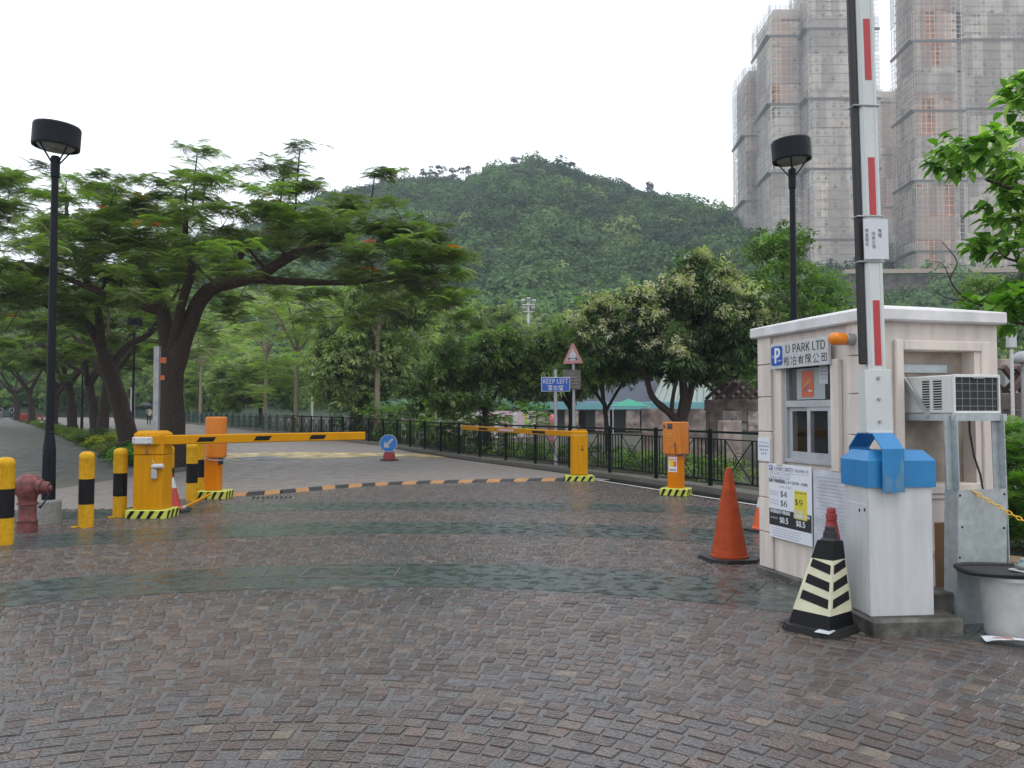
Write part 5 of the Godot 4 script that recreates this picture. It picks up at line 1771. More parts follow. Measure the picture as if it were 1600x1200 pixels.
func build_near_things() -> void:
	var t := thing("traffic_cone", "tall plain orange cone standing in the open in front of the kiosk window", "traffic cone", Vector3(2.29, 0.005, -8.47), 0.2)
	traffic_cone(t, 0.965, 0.185, M.cone)
	var ghost := Mb.new()   # a second cone shell stacked underneath shows its rim
	ghost.lathe([Vector2(0.2, 0.04), Vector2(0.2, 0.056), Vector2(0.19, 0.06)], 28)
	part("rim", ghost, M.cone, t)
	t = thing("traffic_cone", "orange cone with a white top half hidden behind the far corner of the kiosk", "traffic cone", Vector3(3.32, 0.005, -10.5), 0.5)
	traffic_cone(t, 0.72, 0.17, mat(0.62, 0.09, 0.02, 0.5), M.paint_white)
	t = thing("traffic_cone", "dark red cone with a knobbed top squeezed between kiosk and striped cone", "traffic cone", Vector3(2.53, 0.005, -6.36), 0.5)
	traffic_cone(t, 0.735, 0.155, M.cone_red)
	var k := Mb.new()
	k.lathe([Vector2(0.042, 0.70), Vector2(0.042, 0.745), Vector2(0.032, 0.75), Vector2(0.036, 0.77), Vector2(0.03, 0.79), Vector2(0, 0.795)], 16, true)
	part("knob", k, M.cone_red, t)
	# four sided black cone with cream sleeve
	t = thing("striped_cone", "leaning four sided black cone with cream and black stripes in front of the barrier plinth", "traffic cone", Vector3(2.19, 0.0, -5.74), deg_to_rad(38))
	var b := Mb.new()
	var p := PackedVector2Array()
	for c in [[1, 0.62], [0.62, 1], [-0.62, 1], [-1, 0.62], [-1, -0.62], [-0.62, -1], [0.62, -1], [1, -0.62]]:
		p.append(Vector2(c[0] * 0.22, c[1] * 0.22))
	b.xf = Transform3D(Basis(Vector3.RIGHT, -PI * 0.5), Vector3.ZERO)
	b.prism(p, 0.0, 0.035)
	for i in p.size(): p[i] *= 0.95
	b.prism(p, 0.035, 0.055)
	part("base", b, M.rubber, t)
	var lean := Transform3D(Basis(), Vector3.ZERO)
	lean = lean * Transform3D(Basis(Vector3(1, 0, 0.72).normalized(), 0.0), Vector3.ZERO)
	var topo := Vector3(0.075, 0.0, 0.055)
	var ring := func(y: float) -> Array:
		var f := y / 0.72
		var r := lerpf(0.165, 0.05, f)
		var o := topo * f
		return [Vector3(-r, y, r) + o, Vector3(r, y, r) + o, Vector3(r, y, -r) + o, Vector3(-r, y, -r) + o]
	for q in [[0.055, 0.16], [0.50, 0.64]]:
		b = Mb.new()
		var a0: Array = ring.call(q[0])
		var a1: Array = ring.call(q[1])
		for i in 4: b.quad(a0[i], a0[(i + 1) % 4], a1[(i + 1) % 4], a1[i])
		b.quad(a1[0], a1[1], a1[2], a1[3])
		part("foot_block" if q[0] < 0.1 else "top_block", b, M.black, t)
	b = Mb.new()
	var s0: Array = ring.call(0.15)
	var s1: Array = ring.call(0.515)
	var grow_out := 1.02
	for i in 4:
		var c0: Vector3 = topo * 0.15 / 0.72
		var c1: Vector3 = topo * 0.515 / 0.72
		c0.y = 0.15
		c1.y = 0.515
		s0[i] = c0 + (s0[i] - c0) * grow_out
		s1[i] = c1 + (s1[i] - c1) * grow_out
	for i in 4: b.quad(s0[i], s0[(i + 1) % 4], s1[(i + 1) % 4], s1[i])
	var sleeve := part("sleeve", b, M.cream, t)
	for i in 4:
		for j in 3:
			var f0 := 0.12 + j * 0.31
			var f1 := f0 + 0.17
			var sl := 0.10
			b = Mb.new()
			var pts := []
			for q in [[0.1, f0 + (sl if i % 2 == 1 else 0.0)], [0.93, f0 + (0.0 if i % 2 == 1 else sl)], [0.93, f1 + (0.0 if i % 2 == 1 else sl)], [0.1, f1 + (sl if i % 2 == 1 else 0.0)]]:
				var lo: Vector3 = (s0[i] as Vector3).lerp(s0[(i + 1) % 4], q[0])
				var hi: Vector3 = (s1[i] as Vector3).lerp(s1[(i + 1) % 4], q[0])
				var pt := lo.lerp(hi, minf(q[1], 0.99))
				var nn: Vector3 = [Vector3(0, 0.3, 1), Vector3(1, 0.3, 0), Vector3(0, 0.3, -1), Vector3(-1, 0.3, 0)][i]
				pts.append(pt + nn * 0.0018)
			b.quad(pts[0], pts[1], pts[2], pts[3])
			part("stripe", b, M.black, sleeve)
	b = Mb.new()
	b.xf = Transform3D(Basis(), topo * 0.9)
	b.lathe([Vector2(0.062, 0.63), Vector2(0.066, 0.645), Vector2(0.05, 0.66), Vector2(0.046, 0.70), Vector2(0.036, 0.705), Vector2(0.034, 0.735), Vector2(0, 0.74)], 18)
	part("collar", b, M.rubber, t)
	b = Mb.new()
	b.xf = Transform3D(Basis(Vector3.UP, 0.2), Vector3(-0.17, 0.056, 0.14))
	b.box(Vector3.ZERO, Vector3(0.13, 0.002, 0.1))
	part("scuffed_label", b, M.paper2, t)
	# bucket, board and odds and ends beside the barrier
	t = thing("plastic_bucket", "grubby white plastic bucket at the right edge under a black tray", "bucket", Vector3(3.47, 0, -5.62))
	b = Mb.new()
	b.lathe([Vector2(0.0, 0.0), Vector2(0.155, 0.0), Vector2(0.16, 0.02), Vector2(0.19, 0.40), Vector2(0.2, 0.40), Vector2(0.2, 0.425), Vector2(0.185, 0.425), Vector2(0.155, 0.03), Vector2(0, 0.03)], 30)
	part("pail", b, mat(0.5, 0.5, 0.48, 0.6, 0, noise_tex(0.01, 0.85, 1.0, 50), 1.5), t)
	b = Mb.new()
	b.tube([Vector3(0.12, 0.38, 0.165), Vector3(0.16, 0.25, 0.2), Vector3(0.22, 0.2, 0.16)], [0.004, 0.004, 0.004], 6)
	part("handle", b, M.steel, t)
	t = thing("black_tray", "black plastic tray with rounded ends lying across the white bucket", "tray", Vector3(3.53, 0.43, -5.62), -0.15)
	b = Mb.new()
	p = PackedVector2Array()
	for i in 24:
		var g := TAU * i / 24.0
		p.append(Vector2(signf(cos(g)) * pow(absf(cos(g)), 0.6) * 0.38, signf(sin(g)) * pow(absf(sin(g)), 0.6) * 0.2))
	b.xf = Transform3D(Basis(Vector3.RIGHT, -PI * 0.5), Vector3.ZERO)
	b.prism(p, 0.0, 0.02)
	part("tray_bottom", b, M.rubber, t)
	b = Mb.new()
	var loop := []
	var rr := []
	for i in 25:
		var q := p[i % 24]
		loop.append(Vector3(q.x, 0.022, -q.y))
		rr.append(0.016)
	b.tube(loop, rr, 8, false)
	part("rim", b, M.rubber, t)
	t = thing("plastic_cover", "white plastic lid lying on the right end of the black tray", "lid", Vector3(3.63, 0.461, -5.56), 0.3)
	b = Mb.new()
	b.box(Vector3.ZERO, Vector3(0.3, 0.012, 0.2), 0.004)
	part("plate", b, M.white, t)
	t = thing("rope_coil", "dirty pale green cloth coiled up on the white lid", "cloth", Vector3(3.60, 0.468, -5.57))
	b = Mb.new()
	for j in 3:
		loop = []
		rr = []
		for i in 33:
			var g := TAU * i / 32.0
			var r := 0.075 - j * 0.014 + 0.006 * sin(g * 5.0 + j)
			loop.append(Vector3(cos(g) * r * 1.2, 0.02 + j * 0.016 + 0.004 * sin(g * 3.0 + j * 2.0), sin(g) * r))
			rr.append(0.018 + 0.004 * sin(g * 7.0 + j))
		b.tube(loop, rr, 8, false)
	part("coil", b, mat(0.33, 0.4, 0.36, 0.9, 0, M.grain, 8.0), t)
	t = thing("concrete_block", "short grey concrete block between the barrier plinth and the steel skirt", "block", Vector3(3.19, 0, -5.98), 0.1)
	b = Mb.new()
	b.box(Vector3(0, 0.12, 0), Vector3(0.26, 0.24, 0.22), 0.012)
	part("block", b, M.concrete_wet, t)
	t = thing("brown_stool", "rounded brown plastic stool seen behind the steel skirt", "stool", Vector3(4.35, 0, -7.0))
	b = Mb.new()
	b.lathe([Vector2(0.19, 0.0), Vector2(0.16, 0.25), Vector2(0.17, 0.27), Vector2(0.16, 0.285), Vector2(0, 0.295)], 24)
	part("seat", b, M.wood, t)
	t = thing("paper_leaflet", "crumpled white leaflet with faint red print on the wet ground by the bucket", "litter", Vector3(3.31, 0.02, -5.41), -0.25)
	b = Mb.new()
	var red := Mb.new()
	for i in 8:
		for j in 5:
			var c := []
			for q in [[0, 1], [1, 1], [1, 0], [0, 0]]:
				var u: float = (i + q[0]) / 8.0
				var v: float = (j + q[1]) / 5.0
				c.append(Vector3((u - 0.5) * 0.27, 0.006 + 0.022 * sin(u * 2.6) * (0.4 + v) + 0.004 * sin(u * 9.0 + v * 7.0), (v - 0.5) * 0.15 + 0.05 * u * u))
			b.quad(c[0], c[1], c[2], c[3])
			if i in [2, 3, 4] and j in [1, 2, 3] and (i + j) % 4 != 0:
				var U := Vector3(0, 0.0012, 0)
				red.quad(c[0] + U, c[1] + U, c[2] + U, c[3] + U)
	part("sheet", b, M.paper, t)
	part("print", red, M.sign_pink, t)
	t = thing("shadow_gap_board", "dark brown board standing in for the shadow gap between barrier cabinet and kiosk", "board", Vector3(3.33, 0, -6.24), deg_to_rad(15.25))  # dark board put in for the shadow in the gap
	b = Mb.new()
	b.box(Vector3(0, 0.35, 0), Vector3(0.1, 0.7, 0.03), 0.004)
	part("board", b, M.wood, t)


# ------------------------------------------------------------------ bollards, hydrant, lamps
func make_bollard(label: String) -> Node3D:
	var t := thing("bollard", label, "bollard", Vector3.ZERO, 0, "yellow and black bollards along the footpath edge")
	var r := 0.094
	for q in [[0.0, 0.32, M.bollard, "lower_band"], [0.32, 0.66, M.black, "black_band"], [0.66, 0.985, M.bollard, "upper_band"]]:
		var b := Mb.new()
		var prof := [Vector2(r, q[0]), Vector2(r, q[1])]
		if q[1] > 0.9:
			prof = [Vector2(r, q[0]), Vector2(r, 0.92), Vector2(r * 1.03, 0.925), Vector2(r * 1.03, 0.965), Vector2(r * 0.95, 0.993), Vector2(r * 0.75, 1.015), Vector2(r * 0.4, 1.028), Vector2(0.0, 1.032)]
		b.lathe(prof, 28, true)
		for i in 14:
			var g := TAU * i / 14.0
			b.xf = Transform3D(Basis(Vector3.UP, g), Vector3.ZERO)
			b.box(Vector3(0, (q[0] + minf(q[1], 0.91)) * 0.5, r), Vector3(0.012, minf(q[1], 0.91) - q[0] - 0.004, 0.004), 0.0015)
		part(q[3], b, q[2], t)
	var b2 := Mb.new()
	b2.box(Vector3(-0.13, 0.02, 0.03), Vector3(0.08, 0.025, 0.05), 0.005)
	part("hasp", b2, M.bollard, t)
	return t

func make_lamp(t: Node3D, h: float) -> void:
	var b := Mb.new()
	b.lathe([Vector2(0.17, -0.02), Vector2(0.165, 0.31), Vector2(0.15, 0.335), Vector2(0, 0.335)], 26)
	part("concrete_foot", b, M.terrazzo, t)
	b = Mb.new()
	b.lathe([Vector2(0.088, 0.33), Vector2(0.086, 0.75), Vector2(0.082, 1.05), Vector2(0.06, 1.25), Vector2(0.062, 1.27), Vector2(0.055, 1.29), Vector2(0.052, 2.6), Vector2(0.046, h - 0.75), Vector2(0.06, h - 0.74), Vector2(0.062, h - 0.46), Vector2(0.05, h - 0.44), Vector2(0.0, h - 0.44)], 20)
	part("pole", b, M.lamp_black, t)
	b = Mb.new()
	b.box(Vector3(0, 0.8, 0.08), Vector3(0.08, 0.36, 0.02), 0.005)
	part("access_door", b, M.lamp_black, t)
	for i in 4:
		var g := TAU * i / 4.0 + 0.4
		b = Mb.new()
		b.tube([Vector3(cos(g) * 0.05, h - 0.55, sin(g) * 0.05), Vector3(cos(g) * 0.25, h - 0.30, sin(g) * 0.25)], [0.011, 0.011], 6)
		part("arm", b, M.lamp_black, t)
	b = Mb.new()
	b.xf = Transform3D(Basis(Vector3.BACK, -0.06), Vector3(0, h - 0.32, 0))
	b.lathe([Vector2(0.27, 0.03), Vector2(0.275, 0.0), Vector2(0.305, 0.0), Vector2(0.31, 0.02), Vector2(0.31, 0.29), Vector2(0.30, 0.315), Vector2(0.2, 0.335), Vector2(0.0, 0.345)], 40)
	b.lathe([Vector2(0.0, 0.26), Vector2(0.27, 0.24), Vector2(0.27, 0.03)], 40)
	part("drum_shade", b, M.lamp_black, t)
	var d := Mb.new()
	d.xf = b.xf
	d.lathe([Vector2(0.0, -0.055), Vector2(0.12, -0.045), Vector2(0.2, -0.02), Vector2(0.262, 0.03), Vector2(0.262, 0.04)], 30, true)
	var gm := mat(0.25, 0.26, 0.24, 0.25)
	part("diffuser", d, gm, t)

func stripes(b: Mb, w: float, h: float, z: float, n: int, at: Transform3D) -> void:   # slanted black bars on a face
	b.xf = at
	var st := w / n
	for i in n:
		var x := -w * 0.5 + st * i
		b.prism(PackedVector2Array([Vector2(x + 0.01, 0.012), Vector2(x + st * 0.42, 0.012), Vector2(minf(x + st * 0.95, w * 0.5 - 0.004), h - 0.012), Vector2(minf(x + st * 0.5, w * 0.5 - 0.008), h - 0.012)]), z, z + 0.003)

func hazard_base(t: Node3D, w: float, d: float, h: float) -> void:
	var b := Mb.new()
	b.box(Vector3(0, h * 0.5, 0), Vector3(w, h, d), 0.012)
	var p := part("hazard_base", b, M.lime, t)
	b = Mb.new()
	stripes(b, w * 0.96, h, d * 0.5, 4, Transform3D())
	stripes(b, d * 0.96, h, w * 0.5, 3, Transform3D(Basis(Vector3.UP, PI * 0.5), Vector3.ZERO))
	stripes(b, d * 0.96, h, w * 0.5, 3, Transform3D(Basis(Vector3.UP, -PI * 0.5), Vector3.ZERO))
	part("black_stripes", b, M.black, p)

func arm_along(t: Node3D, a: Vector3, z: Vector3, h: float, th: float, marks: Array, sticker := false) -> void:
	var d := z - a
	var ln := d.length()
	var x := d / ln
	var fz := x.cross(Vector3.UP).normalized()
	if fz.z < 0: fz = -fz
	var up := fz.cross(x)
	var xf := Transform3D(Basis(x, up, fz), (a + z) * 0.5)
	if up.y < 0: xf = Transform3D(Basis(x, -up, -fz), (a + z) * 0.5)
	var b := Mb.new()
	b.xf = xf
	b.box(Vector3.ZERO, Vector3(ln, h, th), 0.012)
	var arm := part("arm", b, M.yellow, t)
	var s := 1.0 if xf.basis.z.z > 0 else -1.0
	for q in marks:
		b = Mb.new()
		b.xf = xf
		var x0: float = (q[0] - 0.5) * ln
		var x1: float = (q[1] - 0.5) * ln
		b.prism(PackedVector2Array([Vector2(x0, -h * 0.27), Vector2(x1 - 0.05, -h * 0.27), Vector2(x1, h * 0.22), Vector2(x0 + 0.05, h * 0.22)]), s * th * 0.5, s * (th * 0.5 + 0.003))
		part("black_mark", b, M.black, arm)
	if sticker:
		b = Mb.new()
		b.xf = xf
		b.box(Vector3(ln * 0.02, 0, s * (th * 0.5 + 0.001)), Vector3(1.1, h * 0.6, 0.003))
		part("sticker", b, M.sign_pink, arm)
		for i in 9:
			b = Mb.new()
			b.xf = xf
			b.box(Vector3(ln * 0.02 - 0.45 + i * 0.11, 0, s * (th * 0.5 + 0.004)), Vector3(0.07, h * 0.3, 0.003))
			part("sticker_mark", b, M.paper, arm)

func build_street_things() -> void:
	var first := make_bollard("yellow and black bollard cut by the left edge, in front of the hydrant")
	first.position = Vector3(-5.95, 0, -9.42)
	copy(first, "yellow and black bollard standing alone right of the tall lamp", Vector3(-5.74, 0, -10.82), 0.3)
	copy(first, "yellow and black bollard touching the left side of the left barrier cabinet", Vector3(-5.80, 0, -11.87), 0.8)
	copy(first, "yellow and black bollard half hidden behind the right side of the left barrier cabinet", Vector3(-5.57, 0, -12.97), 1.2)
	copy(first, "yellow and black bollard just left of the round wrapped ticket machine", Vector3(-5.63, 0, -14.1), 1.9)
	copy(first, "yellow and black bollard furthest back, mostly behind its neighbour at the wrapped ticket machine", Vector3(-5.95, 0, -15.3), 2.3)
	# hydrant
	var t := thing("fire_hydrant", "faded red fire hydrant behind the bollard at the left edge", "fire hydrant", Vector3(-6.29, 0, -10.42), 0.15)
	var b := Mb.new()
	b.lathe([Vector2(0.12, 0.0), Vector2(0.12, 0.14), Vector2(0.128, 0.145), Vector2(0.128, 0.16), Vector2(0.108, 0.17), Vector2(0.104, 0.36), Vector2(0.125, 0.365), Vector2(0.125, 0.385), Vector2(0.105, 0.39), Vector2(0.115, 0.46), Vector2(0.15, 0.52), Vector2(0.155, 0.62), Vector2(0.14, 0.68), Vector2(0.1, 0.73), Vector2(0.05, 0.755), Vector2(0.0, 0.76)], 28, true)
	part("barrel", b, M.hydrant, t)
	for s in [1.0, -1.0]:
		b = Mb.new()
		b.xf = Transform3D(Basis(Vector3.BACK, -s * (PI * 0.5 + 0.16)), Vector3(s * 0.1, 0.6, 0.02))
		b.lathe([Vector2(0.085, 0.0), Vector2(0.085, 0.05), Vector2(0.1, 0.055), Vector2(0.1, 0.075), Vector2(0.078, 0.08), Vector2(0.078, 0.15), Vector2(0.07, 0.165), Vector2(0.035, 0.17), Vector2(0.03, 0.2), Vector2(0.0, 0.2)], 22)
		part("outlet_cap", b, M.hydrant, t)
	b = Mb.new()
	b.tube([Vector3(0.28, 0.5, 0.06), Vector3(0.25, 0.42, 0.08), Vector3(0.2, 0.35, 0.07), Vector3(0.17, 0.33, 0.05)], [0.012, 0.009, 0.009, 0.02], 6)
	part("cap_chain", b, M.rubber, t)
	# lamps
	t = thing("street_lamp", "tall black street lamp with a drum shade at the left, on a pebbled concrete foot", "street lamp", Vector3(-6.5, 0, -11.25), 0.0, "black drum street lamps")
	make_lamp(t, 5.64)
	copy(t, "tall black street lamp with a drum shade rising behind the kiosk", Vector3(4.57, 0.0, -12.9), PI).scale.y = 1.063
	copy(t, "distant black street lamp under the trees left of the leaning trunks", on(-26.9, -50.0), 0.7)
	copy(t, "far black street lamp half hidden behind the second leaning tree trunk", on(-16.6, -35.0), 1.5)
	# left barrier
	t = thing("boom_barrier", "yellow barrier cabinet at the left with its arm lowered across the road", "boom barrier", Vector3(-5.33, 0, -11.9), 0.0, "yellow lowered barriers")
	hazard_base(t, 0.60, 0.46, 0.135)
	b = Mb.new()
	b.box(Vector3(0, 0.53, 0), Vector3(0.43, 0.80, 0.34), 0.012)
	part("cabinet", b, M.yellow, t)
	b = Mb.new()
	b.box(Vector3(0, 1.09, 0), Vector3(0.435, 0.31, 0.345), 0.012)
	var r0 := [Vector3(-0.21, 1.245, 0.165), Vector3(0.21, 1.245, 0.165), Vector3(0.21, 1.245, -0.165), Vector3(-0.21, 1.245, -0.165)]
	var r1 := [Vector3(-0.16, 1.285, 0.12), Vector3(0.16, 1.285, 0.12), Vector3(0.16, 1.285, -0.12), Vector3(-0.16, 1.285, -0.12)]
	for i in 4: b.quad(r0[i], r0[(i + 1) % 4], r1[(i + 1) % 4], r1[i])
	b.quad(r1[0], r1[1], r1[2], r1[3])
	part("hood", b, M.yellow, t)
	b = Mb.new()
	b.box(Vector3(-0.045, 1.145, 0.235), Vector3(0.285, 0.105, 0.11), 0.012)
	var cl := part("arm_clamp", b, M.white, t)
	for q in [[-0.155, 1.115], [-0.155, 1.175], [0.065, 1.115], [0.065, 1.175]]:
		b = Mb.new()
		b.xf = Transform3D(Basis(Vector3.RIGHT, PI * 0.5), Vector3(q[0], q[1], 0.29))
		b.lathe([Vector2(0.012, 0), Vector2(0.012, 0.006), Vector2(0, 0.007)], 6)
		part("bolt", b, M.steel, cl)
	b = Mb.new()
	b.prism(PackedVector2Array([Vector2(-0.055, 0.94), Vector2(0.02, 0.94), Vector2(-0.01, 0.985), Vector2(-0.015, 1.08), Vector2(-0.022, 1.08), Vector2(-0.025, 0.985)]), 0.172, 0.176)
	part("slot_stain", b, M.wood, t)
	b = Mb.new()
	b.tube([Vector3(0.08, 0.765, 0.19), Vector3(0.13, 0.77, 0.21), Vector3(0.24, 0.775, 0.21)], [0.032, 0.036, 0.034], 10)
	b.tube([Vector3(0.10, 0.80, 0.19), Vector3(0.07, 0.87, 0.2)], [0.006, 0.004], 5)
	part("lock_cover", b, M.white, t)
	b = Mb.new()
	b.box(Vector3(0.105, 0.655, 0.2), Vector3(0.085, 0.15, 0.05), 0.018)
	part("padlock", b, M.alu, t)
	arm_along(t, Vector3(0.05, 1.15, 0.24), Vector3(2.76, 1.15, -2.05), 0.14, 0.07, [[0.185, 0.27], [0.435, 0.52], [0.70, 0.79]])
	# right barrier
	t = thing("boom_barrier", "yellow barrier cabinet at the right with its arm reaching back towards the trees", "boom barrier", Vector3(1.53, 0, -18.3), 0.0, "yellow lowered barriers")
	hazard_base(t, 0.66, 0.46, 0.13)
	b = Mb.new()
	b.box(Vector3(0.0, 0.64, 0), Vector3(0.38, 1.02, 0.34), 0.03)
	part("cabinet", b, M.yellow, t)
	b = Mb.new()
	b.box(Vector3(0.0, 1.155, 0), Vector3(0.34, 0.02, 0.3), 0.01)
	part("top_cap", b, M.yellow, t)
	b = Mb.new()
	b.box(Vector3(0.0, 1.04, 0), Vector3(0.386, 0.008, 0.346))
	part("hood_joint", b, M.cream, t)
	b = Mb.new()
	b.box(Vector3(0.06, 0.79, 0.171), Vector3(0.03, 0.03, 0.006), 0.002)
	b.box(Vector3(0.06, 0.72, 0.171), Vector3(0.045, 0.05, 0.006), 0.002)
	part("lock", b, M.dark, t)
	b = Mb.new()
	b.lathe([Vector2(0.03, 1.165), Vector2(0.03, 1.19), Vector2(0.045, 1.20), Vector2(0.04, 1.24), Vector2(0, 1.255)], 14, true)
	part("beacon", b, M.dark, t)
	arm_along(t, Vector3(-0.17, 1.07, 0.1), Vector3(-3.05, 1.10, -6.3), 0.13, 0.07, [[0.18, 0.29], [0.70, 0.80]], true)
	# yellow kerb bar between the bases
	t = thing("tape_bar", "yellow and white flexible bar lying between the left barrier and the wrapped ticket machine", "bar", Vector3(-5.2, 0.03, -13.0))
	b = Mb.new()
	b.tube([Vector3(0.05, 0.05, 0.9), Vector3(0.02, 0.03, 0.35), Vector3(-0.05, 0.05, -0.4), Vector3(-0.1, 0.09, -1.05)], [0.02, 0.02, 0.025, 0.025], 8)
	part("bar", b, M.yellow, t)
	b = Mb.new()
	b.tube([Vector3(0.035, 0.032, 0.45), Vector3(0.02, 0.03, 0.3)], [0.03, 0.03], 8)
	part("sleeve", b, M.white, t)
	t = thing("traffic_cone", "red cone with a white band mostly hidden behind the left barrier cabinet", "traffic cone", Vector3(-5.42, 0.005, -12.55), 0.3)
	traffic_cone(t, 0.86, 0.24, mat(0.45, 0.04, 0.03, 0.5), M.paint_white)
	# ticket machines
	t = thing("ticket_machine", "orange ticket machine on a post, its round head wrapped in clear film, at the left", "ticket machine", Vector3(-5.38, 0, -14.55), 0.0, "orange ticket machines")
	hazard_base(t, 0.52, 0.46, 0.15)
	b = Mb.new()
	b.box(Vector3(-0.04, 0.46, 0), Vector3(0.26, 0.64, 0.22), 0.02)
	part("post", b, M.orange, t)
	b = Mb.new()
	b.lathe([Vector2(0.0, 0.74), Vector2(0.175, 0.74), Vector2(0.185, 0.76), Vector2(0.185, 1.45), Vector2(0.17, 1.475), Vector2(0, 1.48)], 28)
	part("head", b, M.orange, t)
	b = Mb.new()
	var rr := RandomNumberGenerator.new()
	rr.seed = 3
	for i in 20:
		var g0 := TAU * i / 20
		var g1 := TAU * (i + 1) / 20
		var ra := 0.192 + 0.012 * rr.randf()
		b.quad(Vector3(cos(g1) * 0.21, 0.66, sin(g1) * 0.21), Vector3(cos(g0) * 0.21, 0.66 + 0.03 * rr.randf(), sin(g0) * 0.21), Vector3(cos(g0) * ra, 1.49, sin(g0) * ra), Vector3(cos(g1) * 0.196, 1.49, sin(g1) * 0.196))
	part("clear_wrap", b, M.plastic, t)
	b = Mb.new()
	b.box(Vector3(0.13, 0.68, 0.1), Vector3(0.07, 0.12, 0.08), 0.01)
	part("intercom", b, M.dark, t)
	b = Mb.new()
	b.tube([Vector3(-0.15, 0.74, 0.15), Vector3(0.0, 0.70, 0.2), Vector3(0.15, 0.70, 0.15), Vector3(0.2, 0.68, 0.0), Vector3(0.2, 0.95, 0.0)], [0.006, 0.006, 0.006, 0.006, 0.006], 5)
	part("tape", b, M.white, t)
	t = thing("ticket_machine", "orange ticket machine with a square head and a small poster, in front of the railing", "ticket machine", Vector3(3.07, 0, -15.0), deg_to_rad(-38), "orange ticket machines")
	b = Mb.new()
	b.box(Vector3(0, 0.46, 0), Vector3(0.24, 0.72, 0.24), 0.012)
	part("post", b, M.orange, t)
	b = Mb.new()
	b.box(Vector3(0, 1.08, 0), Vector3(0.36, 0.60, 0.36), 0.015)
	var head := part("head", b, M.orange, t)
	for q in [[-0.03, 1.30, 0.10, 0.10, M.dark], [-0.145, 1.29, 0.03, 0.07, M.dark], [-0.04, 1.13, 0.09, 0.075, M.bollard], [0.0, 0.97, 0.12, 0.035, M.yellow]]:
		b = Mb.new()
		b.box(Vector3(q[0], q[1], 0.184), Vector3(q[2], q[3], 0.012), 0.004)
		part("ticket_slot" if q[1] < 1.2 else "screen", b, q[4], head)
	b = Mb.new()
	b.box(Vector3(-0.04, 1.13, 0.188), Vector3(0.05, 0.04, 0.012), 0.002)
	part("ticket_slot", b, M.orange, head)
	b = Mb.new()
	b.box(Vector3(-0.005, 0.59, 0.1225), Vector3(0.17, 0.28, 0.004))
	var post := part("poster", b, M.paper, t)
	b = Mb.new()
	b.box(Vector3(-0.03, 0.61, 0.1255), Vector3(0.08, 0.12, 0.003))
	part("print", b, M.sign_yellow, post)
	b = Mb.new()
	b.box(Vector3(0.04, 0.60, 0.1258), Vector3(0.06, 0.1, 0.003))
	b.box(Vector3(0.0, 0.68, 0.1258), Vector3(0.14, 0.015, 0.003))
	part("print", b, M.sign_orange, post)
	b = Mb.new()
	for i in 5: b.box(Vector3(-0.06 + i * 0.028, 0.49, 0.1256), Vector3(0.016, 0.03, 0.003))
	part("print", b, M.ink, post)
	b = Mb.new()
	b.box(Vector3(0.12, 0.79, 0.1), Vector3(0.1, 0.08, 0.1), 0.01)
	b.tube([Vector3(0.09, 0.8, 0.19), Vector3(0.08, 1.0, 0.21)], [0.008, 0.008], 5)
	part("intercom", b, M.dark, t)
	b = Mb.new()
	for s in [-1.0, 1.0]:
		b.quad(Vector3(-0.2, 0.72, s * 0.215), Vector3(0.2, 0.72, s * 0.205), Vector3(0.185, 1.385, s * 0.19), Vector3(-0.185, 1.385, s * 0.19))
		b.quad(Vector3(s * 0.215, 0.72, -0.2), Vector3(s * 0.21, 0.70, 0.2), Vector3(s * 0.19, 1.385, 0.185), Vector3(s * 0.19, 1.385, -0.185))
	b.quad(Vector3(-0.19, 1.387, 0.19), Vector3(0.19, 1.387, 0.19), Vector3(0.19, 1.387, -0.19), Vector3(-0.19, 1.387, -0.19))
	part("clear_wrap", b, M.plastic, t)
	# base turned to face the road
	b = Mb.new()
	b.xf = Transform3D(Basis(Vector3.UP, deg_to_rad(10)), Vector3.ZERO)
	b.box(Vector3(0, 0.075, 0), Vector3(0.52, 0.15, 0.40), 0.02)
	var hb := part("hazard_base", b, M.lime, t)
	b = Mb.new()
	var bt := Transform3D(Basis(Vector3.UP, deg_to_rad(10)), Vector3.ZERO)
	stripes(b, 0.5, 0.15, 0.2, 4, bt)
	stripes(b, 0.38, 0.15, 0.26, 3, bt * Transform3D(Basis(Vector3.UP, PI * 0.5), Vector3.ZERO))
	stripes(b, 0.38, 0.15, 0.26, 3, bt * Transform3D(Basis(Vector3.UP, -PI * 0.5), Vector3.ZERO))
	part("black_stripes", b, M.black, hb)
	# hump
	t = thing("speed_hump", "curved rubber speed hump of alternate orange and black blocks across the road", "speed hump")
	var line := []
	var edge := plaza_edge()
	for i in range(3, 11): line.append(edge[i] + Vector2(0.08, 0.02))
	var cv := Curve3D.new()
	for p in line: cv.add_point(Vector3(p.x, 0, p.y))
	var total := cv.get_baked_length()
	var n := int(total / 0.31)
	for i in n:
		var a := cv.sample_baked(total * i / n)
		var z := cv.sample_baked(total * (i + 1.0) / n - 0.008)
		var d := (z - a).normalized()
		var nn := Vector3(d.z, 0, -d.x)
		if nn.z < 0: nn = -nn
		var sk := d * 0.10
		var prof := [[0.2, 0.0], [0.15, 0.04], [0.05, 0.062], [-0.05, 0.062], [-0.15, 0.04], [-0.2, 0.0]]
		b = Mb.new()
		for k in 5:
			var q0: Vector3 = nn * prof[k][0] + Vector3.UP * prof[k][1] - sk * (prof[k][0] / 0.17)
			var q1: Vector3 = nn * prof[k + 1][0] + Vector3.UP * prof[k + 1][1] - sk * (prof[k + 1][0] / 0.17)
			b.quad(a + q0, z + q0, z + q1, a + q1)
		part("hump_block", b, M.orange_rubber if i % 2 == 0 else M.rubber, t)
	# blue arrow sign on a cone stump
	t = thing("arrow_sign", "round blue sign with a white arrow pointing down left on a maroon stump", "road sign", Vector3(-4.02, 0, -26.2))
